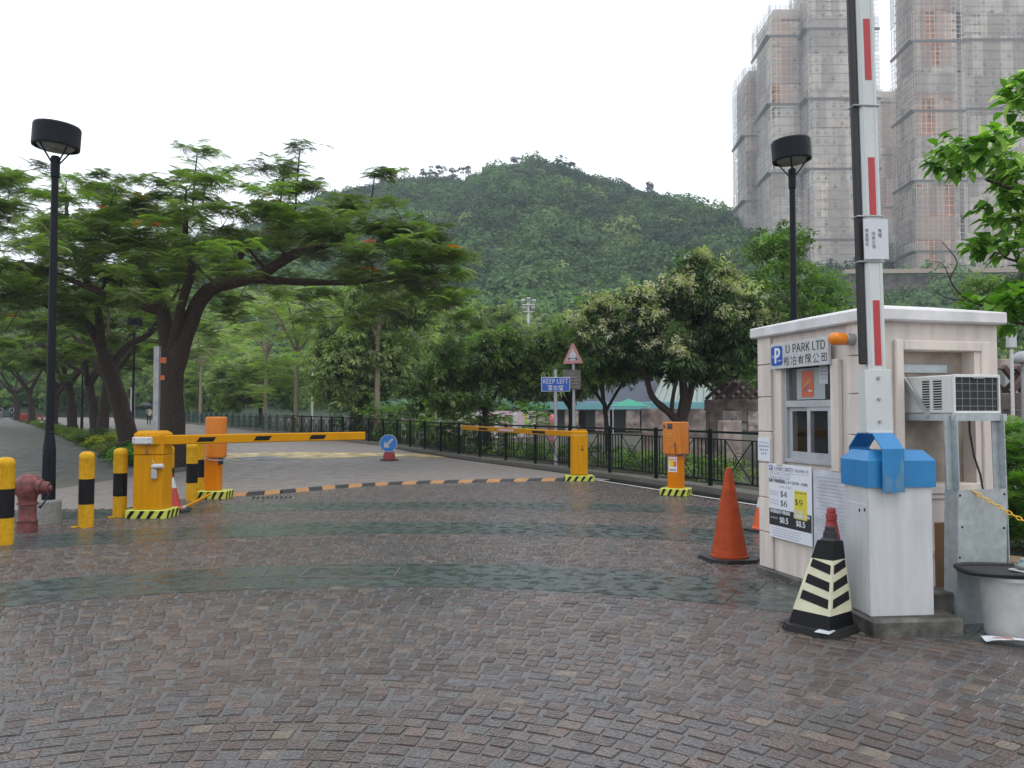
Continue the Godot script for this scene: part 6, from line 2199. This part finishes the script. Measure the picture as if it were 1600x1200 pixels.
	b = Mb.new()
	b.lathe([Vector2(0.3, 0.0), Vector2(0.3, 0.03), Vector2(0.0, 0.03)], 20)
	part("base", b, M.rubber, t)
	b = Mb.new()
	b.lathe([Vector2(0.2, 0.03), Vector2(0.19, 0.2), Vector2(0.14, 0.28), Vector2(0.14, 0.5), Vector2(0, 0.5)], 20)
	b.box(Vector3(-0.17, 0.5, -0.1), Vector3(0.2, 0.35, 0.08), 0.02)
	part("stump", b, M.cone_red, t)
	b = Mb.new()
	b.xf = Transform3D(Basis(Vector3.RIGHT, PI * 0.5), Vector3(0, 0.56, 0.16))
	b.lathe([Vector2(0, -0.01), Vector2(0.29, -0.01), Vector2(0.29, 0.006), Vector2(0, 0.006)], 36)
	var plate := part("plate", b, M.paint_white, t)
	b = Mb.new()
	b.xf = Transform3D(Basis(Vector3.RIGHT, PI * 0.5), Vector3(0, 0.56, 0.167))
	b.lathe([Vector2(0, 0), Vector2(0.272, 0), Vector2(0.272, 0.003), Vector2(0, 0.003)], 36)
	part("blue_field", b, M.sign_blue2, plate)
	b = Mb.new()
	b.xf = Transform3D(Basis(Vector3.BACK, deg_to_rad(-45)), Vector3(0, 0.56, 0.171))
	b.prism(PackedVector2Array([Vector2(0, -0.2), Vector2(0.11, -0.08), Vector2(0.11, -0.015), Vector2(0.035, -0.08), Vector2(0.035, 0.2), Vector2(-0.035, 0.2), Vector2(-0.035, -0.08), Vector2(-0.11, -0.015), Vector2(-0.11, -0.08)]), 0, 0.003)
	part("arrow", b, M.paint_white, plate)

func build_fence() -> void:
	var cv := Curve3D.new()
	for p in fence_line: cv.add_point(Vector3(p.x, 0, p.y))
	cv.bake_interval = 0.1
	var total := cv.get_baked_length()
	var w := 1.9
	var post := Mb.new()
	post.box(Vector3(0, 0.55, 0), Vector3(0.08, 1.12, 0.07), 0.004)
	post.box(Vector3(0, 1.115, 0), Vector3(0.075, 0.02, 0.075), 0.004)
	var pm := post.mesh()
	var p := Mb.new()   # one railing panel
	p.box(Vector3(0, 1.07, 0), Vector3(w - 0.06, 0.045, 0.05), 0.004)
	p.box(Vector3(0, 0.93, 0), Vector3(w - 0.06, 0.022, 0.025))
	p.box(Vector3(0, 0.12, 0), Vector3(w - 0.06, 0.028, 0.03))
	var x := -w * 0.5 + 0.14
	while x < w * 0.5 - 0.1:
		if absf(x) > 0.36:
			p.box(Vector3(x, 0.525, 0), Vector3(0.02, 0.80, 0.018))
		x += 0.125
	for s in [-1.0, 1.0]:
		p.bar(Vector3(-0.42, 0.525 - s * 0.39, 0), Vector3(0.42, 0.525 + s * 0.39, 0.001), 0.014, 0.016)
		p.box(Vector3(s * 0.42, 0.525, 0), Vector3(0.02, 0.80, 0.02))
	for q in [[0.0, 0.525, 0.17], [0.0, 0.525, 0.11]]:
		var pts := []
		var rr := []
		for i in 17:
			var g := TAU * i / 16.0
			pts.append(Vector3(q[0] + cos(g) * q[2], q[1] + sin(g) * q[2], 0.004))
			rr.append(0.008)
		p.tube(pts, rr, 5, false)
	var pam := p.mesh()
	var t := thing("railing", "long dark ornamental metal railing with ringed panels along the kerb beyond the barriers", "fence")
	var n := int(total / w)
	for i in n + 1:
		var a := cv.sample_baked(i * w)
		var m: Material = M.fence if a.z > -50 else M.fence_green
		var o := part("post", pm, m, t)
		a.y = gy(a.z) + 0.1
		o.position = a
		if i < n:
			var z := cv.sample_baked((i + 1) * w)
			z.y = gy(z.z) + 0.1
			var d := (z - a).normalized()
			var f := d.cross(Vector3.UP).normalized()
			var pn := part("railing_panel", pam, m, t)
			pn.transform = Transform3D(Basis(d, f.cross(d), f), (a + z) * 0.5)

func plain_sign(b: Mb, pts: Array, z: float, th: float) -> void:
	b.prism(PackedVector2Array(pts), z, z + th)

func build_signs() -> void:
	var t := thing("keep_left_sign", "blue rectangular KEEP LEFT sign on a grey post behind the railing", "road sign", Vector3(1.21, 0, -22.2))
	var b := Mb.new()
	b.tube([Vector3(0, 0, 0), Vector3(0, 2.76, 0)], [0.05, 0.05], 12)
	part("post", b, M.steel, t)
	b = Mb.new()
	b.box(Vector3(0, 2.34, 0.06), Vector3(0.8, 0.4, 0.02), 0.004)
	var bd := part("board", b, M.paint_white, t)
	b = Mb.new()
	b.box(Vector3(0, 2.34, 0.071), Vector3(0.77, 0.37, 0.004))
	part("blue_field", b, M.sign_blue, bd)
	lettering("KEEP LEFT", 0.68, 0.135, Transform3D(Basis(), Vector3(0, 2.425, 0.073)), M.paint_white, bd)
	var x := -0.15
	for g in ["kao", "zuo", "shi"]:
		glyph(g, 0.13, 0.13, Transform3D(Basis(), Vector3(x, 2.25, 0.0735)), M.paint_white, bd, 0.1)
		x += 0.15
	t = thing("warning_sign", "faded pink triangular warning sign on a pale post with a grey plate under it", "road sign", Vector3(1.73, 0, -22.4), 0.0)
	b = Mb.new()
	b.tube([Vector3(0, 0, 0), Vector3(0, 3.3, 0)], [0.045, 0.045], 12)
	part("post", b, M.steel, t)
	b = Mb.new()
	b.xf = Transform3D(Basis(Vector3.UP, deg_to_rad(-35)), Vector3(-0.02, 0, 0.05))
	plain_sign(b, [Vector2(-0.32, 2.93), Vector2(0.32, 2.93), Vector2(0.30, 2.99), Vector2(0.03, 3.5), Vector2(-0.03, 3.5), Vector2(-0.30, 2.99)], 0.0, 0.012)
	var tri := part("triangle", b, M.sign_pink, t)
	b = Mb.new()
	b.xf = Transform3D(Basis(Vector3.UP, deg_to_rad(-35)), Vector3(-0.02, 0, 0.05))
	plain_sign(b, [Vector2(-0.2, 3.01), Vector2(0.2, 3.01), Vector2(0.0, 3.36)], 0.0125, 0.002)
	part("pale_field", b, M.paper2, tri)
	b = Mb.new()
	b.xf = Transform3D(Basis(Vector3.UP, deg_to_rad(-35)), Vector3(-0.02, 0, 0.05))
	plain_sign(b, [Vector2(-0.14, 3.02), Vector2(-0.1, 3.02), Vector2(-0.1, 3.06), Vector2(0.1, 3.06), Vector2(0.1, 3.02), Vector2(0.14, 3.02), Vector2(0.14, 3.1), Vector2(0.1, 3.1), Vector2(0.07, 3.075), Vector2(-0.07, 3.075), Vector2(-0.1, 3.1), Vector2(-0.14, 3.1)], 0.015, 0.002)
	part("symbol", b, M.ink, tri)
	b = Mb.new()
	b.xf = Transform3D(Basis(Vector3.UP, deg_to_rad(-6)), Vector3(-0.06, 0, 0.05))
	b.box(Vector3(0, 2.48, 0), Vector3(0.52, 0.55, 0.012), 0.003)
	var gp := part("grey_plate", b, mat(0.15, 0.135, 0.12, 0.7, 0, M.grain, 2.0), t)
	for i in 5:
		b = Mb.new()
		b.xf = Transform3D(Basis(Vector3.UP, deg_to_rad(-6)), Vector3(-0.06, 0, 0.057))
		b.box(Vector3(0, 2.28 + i * 0.09, 0.0), Vector3([0.4, 0.36, 0.42, 0.3, 0.1][i], 0.025, 0.003))
		part("faded_print", b, mat(0.21, 0.195, 0.18, 0.7), gp)
	# grey square post with two small orange plates in front of the biggest trunk
	t = thing("marker_post", "square grey post with two small orange plates in front of the biggest tree trunk", "post", Vector3(-9.12, 0, -20.5))
	b = Mb.new()
	b.box(Vector3(0, 1.63, 0), Vector3(0.14, 3.26, 0.12), 0.008)
	part("post", b, M.steel, t)
	for q in [2.45, 2.9]:
		b = Mb.new()
		b.box(Vector3(0.15, q, 0.03), Vector3(0.19 if q > 2.6 else 0.12, 0.15 if q > 2.6 else 0.12, 0.01), 0.003)
		part("orange_plate", b, mat(0.5, 0.12, 0.05, 0.6), t)
	# thin poles among the far trees
	var poles := [[-12.5, -50.0, 4.7, 0.07, "thin white pole behind the end of the left barrier arm", M.paint_white], [-10.5, -46.0, 6.1, 0.07, "slim grey far lamp post rising out of the pale trees", M.steel], [-41.0, -86.0, 3.6, 0.08, "short white post far up the road", M.paint_white], [-34.5, -73.0, 3.4, 0.06, "thin grey post beside the person with the umbrella", M.steel], [14.2, -34.0, 6.4, 0.04, "thin white mast behind the raised barrier boom", M.paint_white], [10.4, -18.0, 3.05, 0.035, "thin grey pole just right of the kiosk", M.steel]]
	for q in poles:
		t = thing("pole", q[4], "pole", on(q[0], q[1]))
		b = Mb.new()
		b.lathe([Vector2(q[3], 0), Vector2(q[3] * 0.8, q[2]), Vector2(0, q[2])], 10)
		part("shaft", b, q[5], t)
		b = Mb.new()
		b.box(Vector3(0, q[2] + 0.03, 0), Vector3(q[3] * 4.0, q[3] * 1.2, q[3] * 3.0), 0.01)
		part("cap", b, q[5], t)
	t = thing("floodlight_mast", "floodlight mast with a cross head rising over the trees below the hill", "floodlight mast", on(1.65, -80.0))
	b = Mb.new()
	b.tube([Vector3.ZERO, Vector3(0, 12.2, 0)], [0.16, 0.12], 8)
	b.box(Vector3(0, 11.9, 0), Vector3(1.3, 0.1, 0.5))
	b.box(Vector3(0, 11.2, 0), Vector3(1.0, 0.08, 0.4))
	part("mast", b, M.paint_white, t)
	for q in [[-0.55, 12.25], [0.55, 12.25], [0.0, 12.45], [-0.4, 11.55], [0.45, 11.55]]:
		b = Mb.new()
		b.xf = Transform3D(Basis(Vector3.RIGHT, 0.4), Vector3(q[0], q[1], 0.2))
		b.box(Vector3.ZERO, Vector3(0.4, 0.3, 0.25), 0.03)
		part("floodlight", b, M.alu, t)
	t = thing("equipment_pole", "slim pole carrying a white box right of the kiosk roof", "pole", Vector3(9.4, 0, -15.0))
	b = Mb.new()
	b.tube([Vector3.ZERO, Vector3(0, 2.75, 0)], [0.035, 0.03], 10)
	part("pole", b, M.paint_white, t)
	b = Mb.new()
	b.box(Vector3(0, 2.93, 0), Vector3(0.15, 0.33, 0.12), 0.015)
	part("white_box", b, M.white, t)
	t = thing("dome_lamp", "grey dome topped lamp cut by the right edge", "lamp", Vector3(9.75, 0, -15.2))
	b = Mb.new()
	b.tube([Vector3.ZERO, Vector3(0, 2.5, 0)], [0.07, 0.05], 10)
	part("post", b, M.steel, t)
	b = Mb.new()
	b.lathe([Vector2(0.19, 2.5), Vector2(0.21, 2.56), Vector2(0.17, 2.66), Vector2(0.08, 2.72), Vector2(0, 2.73)], 20, true)
	part("dome", b, M.steel, t)

# ------------------------------------------------------------------ low buildings behind the trees
func build_background() -> void:
	var t := thing("low_building", "low pink building with a teal fascia and pale pillars behind the thin trees", "building", on(9.4, -58.0))
	var b := Mb.new()
	b.box(Vector3(0, 0.9, -3), Vector3(15.0, 1.8, 4.0))
	part("wall", b, M.paint_white, t)
	b = Mb.new()
	b.box(Vector3(0, 1.75, 0.2), Vector3(17.0, 0.55, 6.0), 0.03)
	part("fascia", b, M.teal, t)
	for i in 8:
		b = Mb.new()
		b.box(Vector3(-7.4 + i * 2.1, 0.75, 2.9), Vector3(0.95, 1.5, 0.4), 0.02)
		part("pillar", b, M.pink_wall, t)
		b = Mb.new()
		b.box(Vector3(-6.4 + i * 2.1, 0.8, -0.98), Vector3(0.6, 1.1, 0.06))
		part("window", b, M.blue_roof, t)
	b = Mb.new()
	b.prism(PackedVector2Array([Vector2(-4.6, 1.95), Vector2(2.4, 1.95), Vector2(1.2, 3.7), Vector2(-3.6, 3.7)]), -3.0, -1.2)
	b.xf = Transform3D(Basis(), Vector3(-4.2, 0.08, 0.5))
	part("slate_roof", b, M.blue_roof, t)
	b = Mb.new()
	b.prism(PackedVector2Array([Vector2(0.8, 2.03), Vector2(5.0, 2.03), Vector2(4.9, 4.2), Vector2(1.9, 4.2)]), -1.0, 0.5)
	var pr := part("ribbed_roof", b, M.pale_roof, t)
	for i in 9:
		b = Mb.new()
		b.bar(Vector3(1.0 + i * 0.48, 2.05, 0.53), Vector3(1.95 + i * 0.36, 4.15, 0.53), 0.05, 0.04)
		part("roof_rib", b, M.steel, pr)
	t = thing("green_canopy", "small green tent canopy behind the thin trees beside the teal fascia", "canopy", on(7.6, -52.0))
	b = Mb.new()
	for i in 4:
		var c := [Vector3(-1.2, 1.75, 1.0), Vector3(1.2, 1.75, 1.0), Vector3(1.2, 1.75, -1.0), Vector3(-1.2, 1.75, -1.0)]
		b.tri(c[i], c[(i + 1) % 4], Vector3(0, 2.25, 0))
	part("roof", b, mat(0.04, 0.28, 0.18, 0.7), t)
	for q in [[-1.15, 0.95], [1.15, 0.95], [1.15, -0.95], [-1.15, -0.95]]:
		b = Mb.new()
		b.tube([Vector3(q[0], 0, q[1]), Vector3(q[0], 1.78, q[1])], [0.03, 0.03], 6)
		part("leg", b, M.paint_white, t)
	t = thing("slope_wall", "dull brown sprayed concrete slope rising behind the low pink building", "retaining wall", on(17.0, -84.0))
	b = Mb.new()
	b.box(Vector3(0, 4.5, -2), Vector3(34, 9.0, 3.0), 0.1)
	b.xf = Transform3D(Basis(Vector3.RIGHT, -0.25), Vector3(0, 0, 0))
	part("wall", b, M.slope, t)
	t = thing("pink_wall", "long pale pink wall with white posts behind the railing in the middle distance", "wall", on(-4.4, -44.0), 0.12)
	b = Mb.new()
	b.box(Vector3(0, 0.55, 0), Vector3(9.5, 1.1, 0.25))
	part("wall", b, M.pink_wall, t)
	for i in 10:
		b = Mb.new()
		b.box(Vector3(-4.6 + i * 1.02, 0.7, 0.1), Vector3(0.28, 1.4, 0.3), 0.02)
		part("pillar", b, M.paint_white, t)
	t = thing("green_roofed_shelter", "open white shelter with pale green roofs behind the straight pale trunk", "shelter", on(-8.0, -72.0), 0.05)
	b = Mb.new()
	for q in [[-3.8, 0.0], [1.6, 0.6], [6.4, 0.2]]:
		b.prism(PackedVector2Array([Vector2(q[0] - 2.6, 1.5), Vector2(q[0] + 2.6, 1.5), Vector2(q[0] + 2.0, 2.7 + q[1]), Vector2(q[0] - 2.0, 2.7 + q[1])]), -1.5, 1.2)
	part("roof", b, M.green_roof, t)
	b = Mb.new()
	b.box(Vector3(1.2, 1.2, -1.6), Vector3(15.0, 0.7, 0.2))
	part("wall", b, M.paint_white, t)
	for i in 9:
		b = Mb.new()
		b.box(Vector3(-5.8 + i * 1.75, 0.75, 1.0), Vector3(0.14, 1.5, 0.14))
		part("post", b, M.paint_white, t)
		b = Mb.new()
		b.box(Vector3(-5.0 + i * 1.75, 0.7, -1.4), Vector3(0.9, 0.6, 0.05))
		part("window", b, M.dark, t)
	t = thing("painted_wall", "pink playground wall with bright painted panels behind the low spreading tree", "wall", on(-1.2, -46.0))
	b = Mb.new()
	b.box(Vector3(0, 0.75, 0), Vector3(5.2, 1.5, 0.25))
	part("wall", b, mat(0.62, 0.48, 0.5, 0.7), t)
	var r := RandomNumberGenerator.new()
	r.seed = 9
	var hues := [Color(0.55, 0.06, 0.1), Color(0.08, 0.22, 0.5), Color(0.7, 0.65, 0.6), Color(0.7, 0.35, 0.4), Color(0.15, 0.4, 0.45), Color(0.65, 0.5, 0.08), Color(0.3, 0.55, 0.08)]
	for i in 26:
		b = Mb.new()
		var c := Vector2(r.randf_range(-2.4, 2.4), r.randf_range(0.4, 1.3))
		var p := PackedVector2Array()
		for k in 7:
			var g := TAU * k / 7
			p.append(c + Vector2(cos(g), sin(g)) * r.randf_range(0.06, 0.2))
		b.prism(p, 0.128 + i * 0.0015, 0.131 + i * 0.0015)
		var cc: Color = hues[i % 7]
		part("painted_panel", b, mat(cc.r, cc.g, cc.b, 0.6), t)
	t = thing("play_dome", "bright pink rounded play figure behind the tip of the right barrier arm", "play equipment", on(1.95, -38.0))
	b = Mb.new()
	b.lathe([Vector2(0.12, 0), Vector2(0.12, 0.7), Vector2(0.2, 0.85), Vector2(0.22, 1.15), Vector2(0.14, 1.35), Vector2(0, 1.42)], 16, true)
	part("body", b, mat(0.7, 0.12, 0.22, 0.5), t)
	t = thing("yellow_plant", "lime green leafy shrub in front of the bright pink play figure", "shrub", on(1.0, -34.0))
	b = Mb.new()
	b.tube([Vector3.ZERO, Vector3(0.05, 1.4, 0)], [0.03, 0.015], 5)
	part("stem", b, M.bark, t)
	var xf := []
	var cl := []
	for i in 40:
		xf.append(Transform3D(Basis(Vector3.UP, r.randf() * TAU), Vector3(r.randfn(0, 0.3), r.randf_range(0.6, 2.0), r.randfn(0, 0.3))))
		cl.append(Color(0.2, 0.4, 0.04))
	many("foliage", rosette(10, 0.25, 0.1, 0.3, 91), M.leaf, xf, cl, t)
	xf = []
	cl = []
	for i in 12:
		xf.append(Transform3D(Basis(Vector3.UP, r.randf() * TAU), Vector3(r.randfn(-0.5, 0.18), r.randf_range(2.2, 2.6), r.randfn(0.6, 0.2))))
		cl.append(Color(0.75, 0.16, 0.02))
	many("orange_blossom", rosette(8, 0.14, 0.08, 0.1, 92), M.leaf, xf, cl, t)
	# pergolas with crossed timber
	pergola("brown lattice topped pergola on mauve piers left of the kiosk", Vector3(7.4, 0, -24.5), 0.0, 2.9, 9)
	pergola("brown lattice pergola on pinkish piers right of the kiosk", Vector3(11.9, 0, -16.8), 0.35, 4.0, 11)
	t = thing("white_pier", "plain pale square pier behind the railing left of the kiosk", "pier", Vector3(5.25, 0, -19.3))
	b = Mb.new()
	b.box(Vector3(0, 0.68, 0), Vector3(0.44, 1.36, 0.5), 0.012)
	part("pier", b, M.pink_wall, t)
	t = thing("perforated_wall", "mauve wall pierced with rows of small square holes behind the square ticket machine", "wall", Vector3(7.1, 0, -29.0))
	b = Mb.new()
	b.box(Vector3(-0.6, 0.85, 0), Vector3(3.6, 1.7, 0.25))
	part("wall", b, M.pink_wall, t)
	for i in 4:
		for j in 3:
			b = Mb.new()
			b.box(Vector3(0.0 + i * 0.32, 0.75 + j * 0.3, 0.125), Vector3(0.14, 0.16, 0.01))
			part("opening", b, M.ink_grey, t)
	t = thing("white_building", "pale flat roofed building behind the right pergola", "building", Vector3(25.0, 0, -36.0))
	b = Mb.new()
	b.box(Vector3(0, 1.9, 0), Vector3(8.0, 3.8, 4.0), 0.03)
	part("wall", b, M.paint_white, t)
	for i in 4:
		b = Mb.new()
		b.box(Vector3(-3.0 + i * 1.9, 2.3, 2.0), Vector3(0.9, 0.8, 0.06))
		part("window", b, M.blue_roof, t)
	# far up the footpath: cones, barrier, people
	for q in [["small orange cone on the footpath beside the tree row, nearest of the far cones", -38.8, -66.0, M.cone], ["first of two small red and white cones far up the footpath", -47.0, -80.0, M.cone_red], ["second of two small red and white cones far up the footpath, touching the red barrier", -48.7, -82.5, M.cone_red], ["tiny red cone most distant on the footpath", -66.0, -108.0, M.cone_red]]:
		t = thing("traffic_cone", q[0], "traffic cone", on(q[1], q[2]), 0, "")
		traffic_cone(t, 0.85, 0.2, q[3], M.paint_white)
	t = thing("red_barrier", "low dark red plastic barrier behind the two small cones", "barrier", on(-52.0, -86.0), 0.5)
	b = Mb.new()
	b.box(Vector3(0, 0.45, 0), Vector3(1.6, 0.8, 0.35), 0.06)
	part("body", b, M.cone_red, t)
	b = Mb.new()
	b.box(Vector3(0, 0.03, 0), Vector3(1.8, 0.07, 0.5), 0.02)
	part("foot", b, M.rubber, t)

func pergola(label: String, at: Vector3, turn: float, w: float, n: int) -> void:
	var t := thing("pergola", label, "pergola", at, turn)
	for s in [-1.0, 0.35]:
		var b := Mb.new()
		b.box(Vector3(s * (w * 0.5 - 0.25), 0.8, 0), Vector3(0.42, 1.6, 0.42), 0.012)
		part("pier", b, M.mauve, t)
	var b1 := Mb.new()
	b1.box(Vector3(0, 1.78, 0), Vector3(w, 0.34, 0.5), 0.012)
	part("beam", b1, M.mauve, t)
	b1 = Mb.new()
	b1.box(Vector3(0.1, 2.62, -1.2), Vector3(w + 0.3, 0.22, 0.3), 0.012)
	part("rear_beam", b1, M.pink_wall, t)
	for i in n:
		for s in [-1.0, 1.0]:
			var x := -w * 0.5 + 0.25 + i * (w - 0.5) / (n - 1)
			var b := Mb.new()
			b.bar(Vector3(x - s * 0.28, 1.96, 0.08 * s), Vector3(x + s * 0.28, 2.48, 0.08 * s), 0.085, 0.1)
			part("lattice_timber", b, M.lattice, t)

# ------------------------------------------------------------------ people far up the road
func figure(joints: Dictionary, bones: Array, cell: float) -> Mb:   # one continuous body from tapered capsules
	var lo := Vector3(1e9, 1e9, 1e9)
	var hi := -lo
	for b in bones:
		for k in 2:
			var p: Vector3 = joints[b[k]]
			lo = lo.min(p - Vector3.ONE * 0.2)
			hi = hi.max(p + Vector3.ONE * 0.2)
	var nx := int((hi.x - lo.x) / cell) + 2
	var ny := int((hi.y - lo.y) / cell) + 2
	var nz := int((hi.z - lo.z) / cell) + 2
	var f := PackedFloat32Array()
	f.resize(nx * ny * nz)
	f.fill(1.0)
	var own := PackedByteArray()
	own.resize(nx * ny * nz)
	var bi := 0
	for b in bones:
		var a: Vector3 = joints[b[0]]
		var z: Vector3 = joints[b[1]]
		var d := z - a
		var dd := maxf(d.length_squared(), 1e-6)
		var reach: float = maxf(b[2], b[3]) + 0.09
		var i0 := Vector3i(((a.min(z) - Vector3.ONE * reach - lo) / cell).max(Vector3.ZERO))
		var i1 := Vector3i(((a.max(z) + Vector3.ONE * reach - lo) / cell).min(Vector3(nx - 1, ny - 1, nz - 1)))
		for i in range(i0.x, i1.x + 1):
			for j in range(i0.y, i1.y + 1):
				for k in range(i0.z, i1.z + 1):
					var p := lo + Vector3(i, j, k) * cell
					var t := clampf((p - a).dot(d) / dd, 0, 1)
					var v := p.distance_to(a + d * t) - lerpf(b[2], b[3], t)
					var q := (i * ny + j) * nz + k
					var o := f[q]
					if v < o: own[q] = bi
					var h := maxf(0.05 - absf(v - o), 0.0) / 0.05
					f[q] = minf(v, o) - h * h * 0.05 * 0.25
		bi += 1
	var at := {}
	var pos := []
	var tint := []
	for i in nx - 1:
		for j in ny - 1:
			for k in nz - 1:
				var s := Vector3.ZERO
				var c := 0
				for e in [[0, 0, 0, 1, 0, 0], [0, 0, 0, 0, 1, 0], [0, 0, 0, 0, 0, 1], [1, 0, 0, 1, 1, 0], [1, 0, 0, 1, 0, 1], [0, 1, 0, 1, 1, 0], [0, 1, 0, 0, 1, 1], [0, 0, 1, 1, 0, 1], [0, 0, 1, 0, 1, 1], [1, 1, 0, 1, 1, 1], [1, 0, 1, 1, 1, 1], [0, 1, 1, 1, 1, 1]]:
					var v0 := f[((i + e[0]) * ny + j + e[1]) * nz + k + e[2]]
					var v1 := f[((i + e[3]) * ny + j + e[4]) * nz + k + e[5]]
					if (v0 < 0) != (v1 < 0):
						var t := v0 / (v0 - v1)
						s += Vector3(i + lerpf(e[0], e[3], t), j + lerpf(e[1], e[4], t), k + lerpf(e[2], e[5], t))
						c += 1
				if c:
					at[Vector3i(i, j, k)] = pos.size()
					pos.append(lo + s / c * cell)
					tint.append(bones[own[(i * ny + j) * nz + k]][4])
	var m := Mb.new()
	for key in at:
		for ax in 3:
			var u := Vector3i.ZERO
			var w := Vector3i.ZERO
			var e := Vector3i.ZERO
			e[ax] = 1
			u[(ax + 1) % 3] = 1
			w[(ax + 2) % 3] = 1
			if not (at.has(key - u) and at.has(key - w) and at.has(key - u - w)): continue
			var v0 := f[(key.x * ny + key.y) * nz + key.z]
			var en: Vector3i = key + e
			if en.x >= nx or en.y >= ny or en.z >= nz: continue
			var v1 := f[(en.x * ny + en.y) * nz + en.z]
			if (v0 < 0) == (v1 < 0): continue
			m.col = tint[at[key]]
			var q := [pos[at[key]], pos[at[key - u]], pos[at[key - u - w]], pos[at[key - w]]]
			if v0 < 0: m.quad(q[0], q[1], q[2], q[3])
			else: m.quad(q[3], q[2], q[1], q[0])
	return m

func person(label: String, at: Vector3, turn: float, top: Color, legs: Color, stride: float, bag: Color, arm_up := false) -> Node3D:
	var skin := Color(0.35, 0.2, 0.13)
	var hair := Color(0.02, 0.018, 0.016)
	var j := {"head": Vector3(0, 1.58, 0), "crown": Vector3(0, 1.64, 0.01), "face": Vector3(0, 1.56, -0.05), "neck": Vector3(0, 1.44, 0.01), "chest": Vector3(0, 1.27, 0.01), "belly": Vector3(0, 1.05, 0), "hip": Vector3(0, 0.93, 0),
		"sl": Vector3(-0.17, 1.36, 0), "sr": Vector3(0.17, 1.36, 0), "el": Vector3(-0.22, 1.08, 0.05 * stride), "er": Vector3(0.22, 1.08, -0.05 * stride), "wl": Vector3(-0.22, 0.86, -0.06 - 0.08 * stride), "wr": Vector3(0.22, 0.86, -0.06 + 0.08 * stride),
		"hl": Vector3(-0.09, 0.9, 0), "hr": Vector3(0.09, 0.9, 0), "kl": Vector3(-0.1, 0.48, -0.14 * stride), "kr": Vector3(0.1, 0.48, 0.02 * stride), "al": Vector3(-0.1, 0.08, -0.2 * stride), "ar": Vector3(0.1, 0.09, 0.26 * stride), "tl": Vector3(-0.1, 0.04, -0.2 * stride - 0.15), "tr": Vector3(0.1, 0.04, 0.26 * stride - 0.14)}
	if arm_up:
		j["er"] = Vector3(0.24, 1.1, -0.1)
		j["wr"] = Vector3(0.14, 1.32, -0.22)
	var bones := [["head", "crown", 0.088, 0.09, hair], ["head", "face", 0.08, 0.055, skin], ["neck", "head", 0.05, 0.055, skin], ["chest", "neck", 0.13, 0.06, top], ["sl", "sr", 0.07, 0.07, top], ["chest", "belly", 0.15, 0.135, top], ["belly", "hip", 0.135, 0.14, top],
		["hl", "hr", 0.11, 0.11, legs], ["sl", "el", 0.055, 0.042, top], ["sr", "er", 0.055, 0.042, top], ["el", "wl", 0.04, 0.03, skin], ["er", "wr", 0.04, 0.03, skin], ["hl", "kl", 0.088, 0.06, legs], ["hr", "kr", 0.088, 0.06, legs], ["kl", "al", 0.058, 0.042, legs], ["kr", "ar", 0.058, 0.042, legs], ["al", "tl", 0.045, 0.035, hair], ["ar", "tr", 0.045, 0.035, hair]]
	var t := thing("person", label, "person", at, turn)
	part("body", figure(j, bones, 0.03), M.vc, t)
	if bag.a > 0.5:
		var b := Mb.new()
		b.box(Vector3(0, 1.2, 0.2), Vector3(0.3, 0.42, 0.15), 0.05)
		var bg := part("backpack", b, mat(bag.r, bag.g, bag.b, 0.8), t)
		b = Mb.new()
		for s in [-1.0, 1.0]:
			b.tube([Vector3(s * 0.11, 1.36, 0.16), Vector3(s * 0.12, 1.44, 0.02), Vector3(s * 0.12, 1.3, -0.13), Vector3(s * 0.12, 1.1, 0.02), Vector3(s * 0.12, 1.05, 0.16)], [0.018, 0.018, 0.018, 0.018, 0.018], 5)
		part("strap", b, mat(bag.r, bag.g, bag.b, 0.8), bg)
	return t

func build_people() -> void:
	person("person in a pale blue shirt with a dark backpack walking away up the footpath", on(-62.6, -100.0), 0.5, Color(0.45, 0.55, 0.68), Color(0.02, 0.022, 0.03), 1.0, Color(0.02, 0.022, 0.03))
	person("person in a pale grey shirt and light trousers walking beside the one in pale blue", on(-64.6, -101.0), 0.5, Color(0.5, 0.46, 0.44), Color(0.25, 0.26, 0.26), 0.8, Color(0.05, 0.05, 0.06))
	person("person in a cream top and dark trousers walking under a dark umbrella near the railing", on(-33.6, -74.0), -2.6, Color(0.55, 0.47, 0.38), Color(0.02, 0.02, 0.025), 0.7, Color(0, 0, 0, 0), true)
	var t := thing("umbrella", "dark umbrella held over the person in a cream top near the railing", "umbrella", on(-33.6, -74.0) + Vector3(-0.25, 0, 0.1))
	var b := Mb.new()
	var pr := []
	for i in 7:
		var g := PI * 0.5 * i / 6.0
		pr.append(Vector2(0.62 * cos(g), 1.72 + 0.34 * sin(g)))
	b.lathe(pr, 8)
	part("canopy", b, mat(0.04, 0.045, 0.055, 0.6), t)
	b = Mb.new()
	b.tube([Vector3(0, 1.2, 0), Vector3(0, 2.1, 0)], [0.012, 0.01], 6)
	part("shaft", b, M.steel, t)
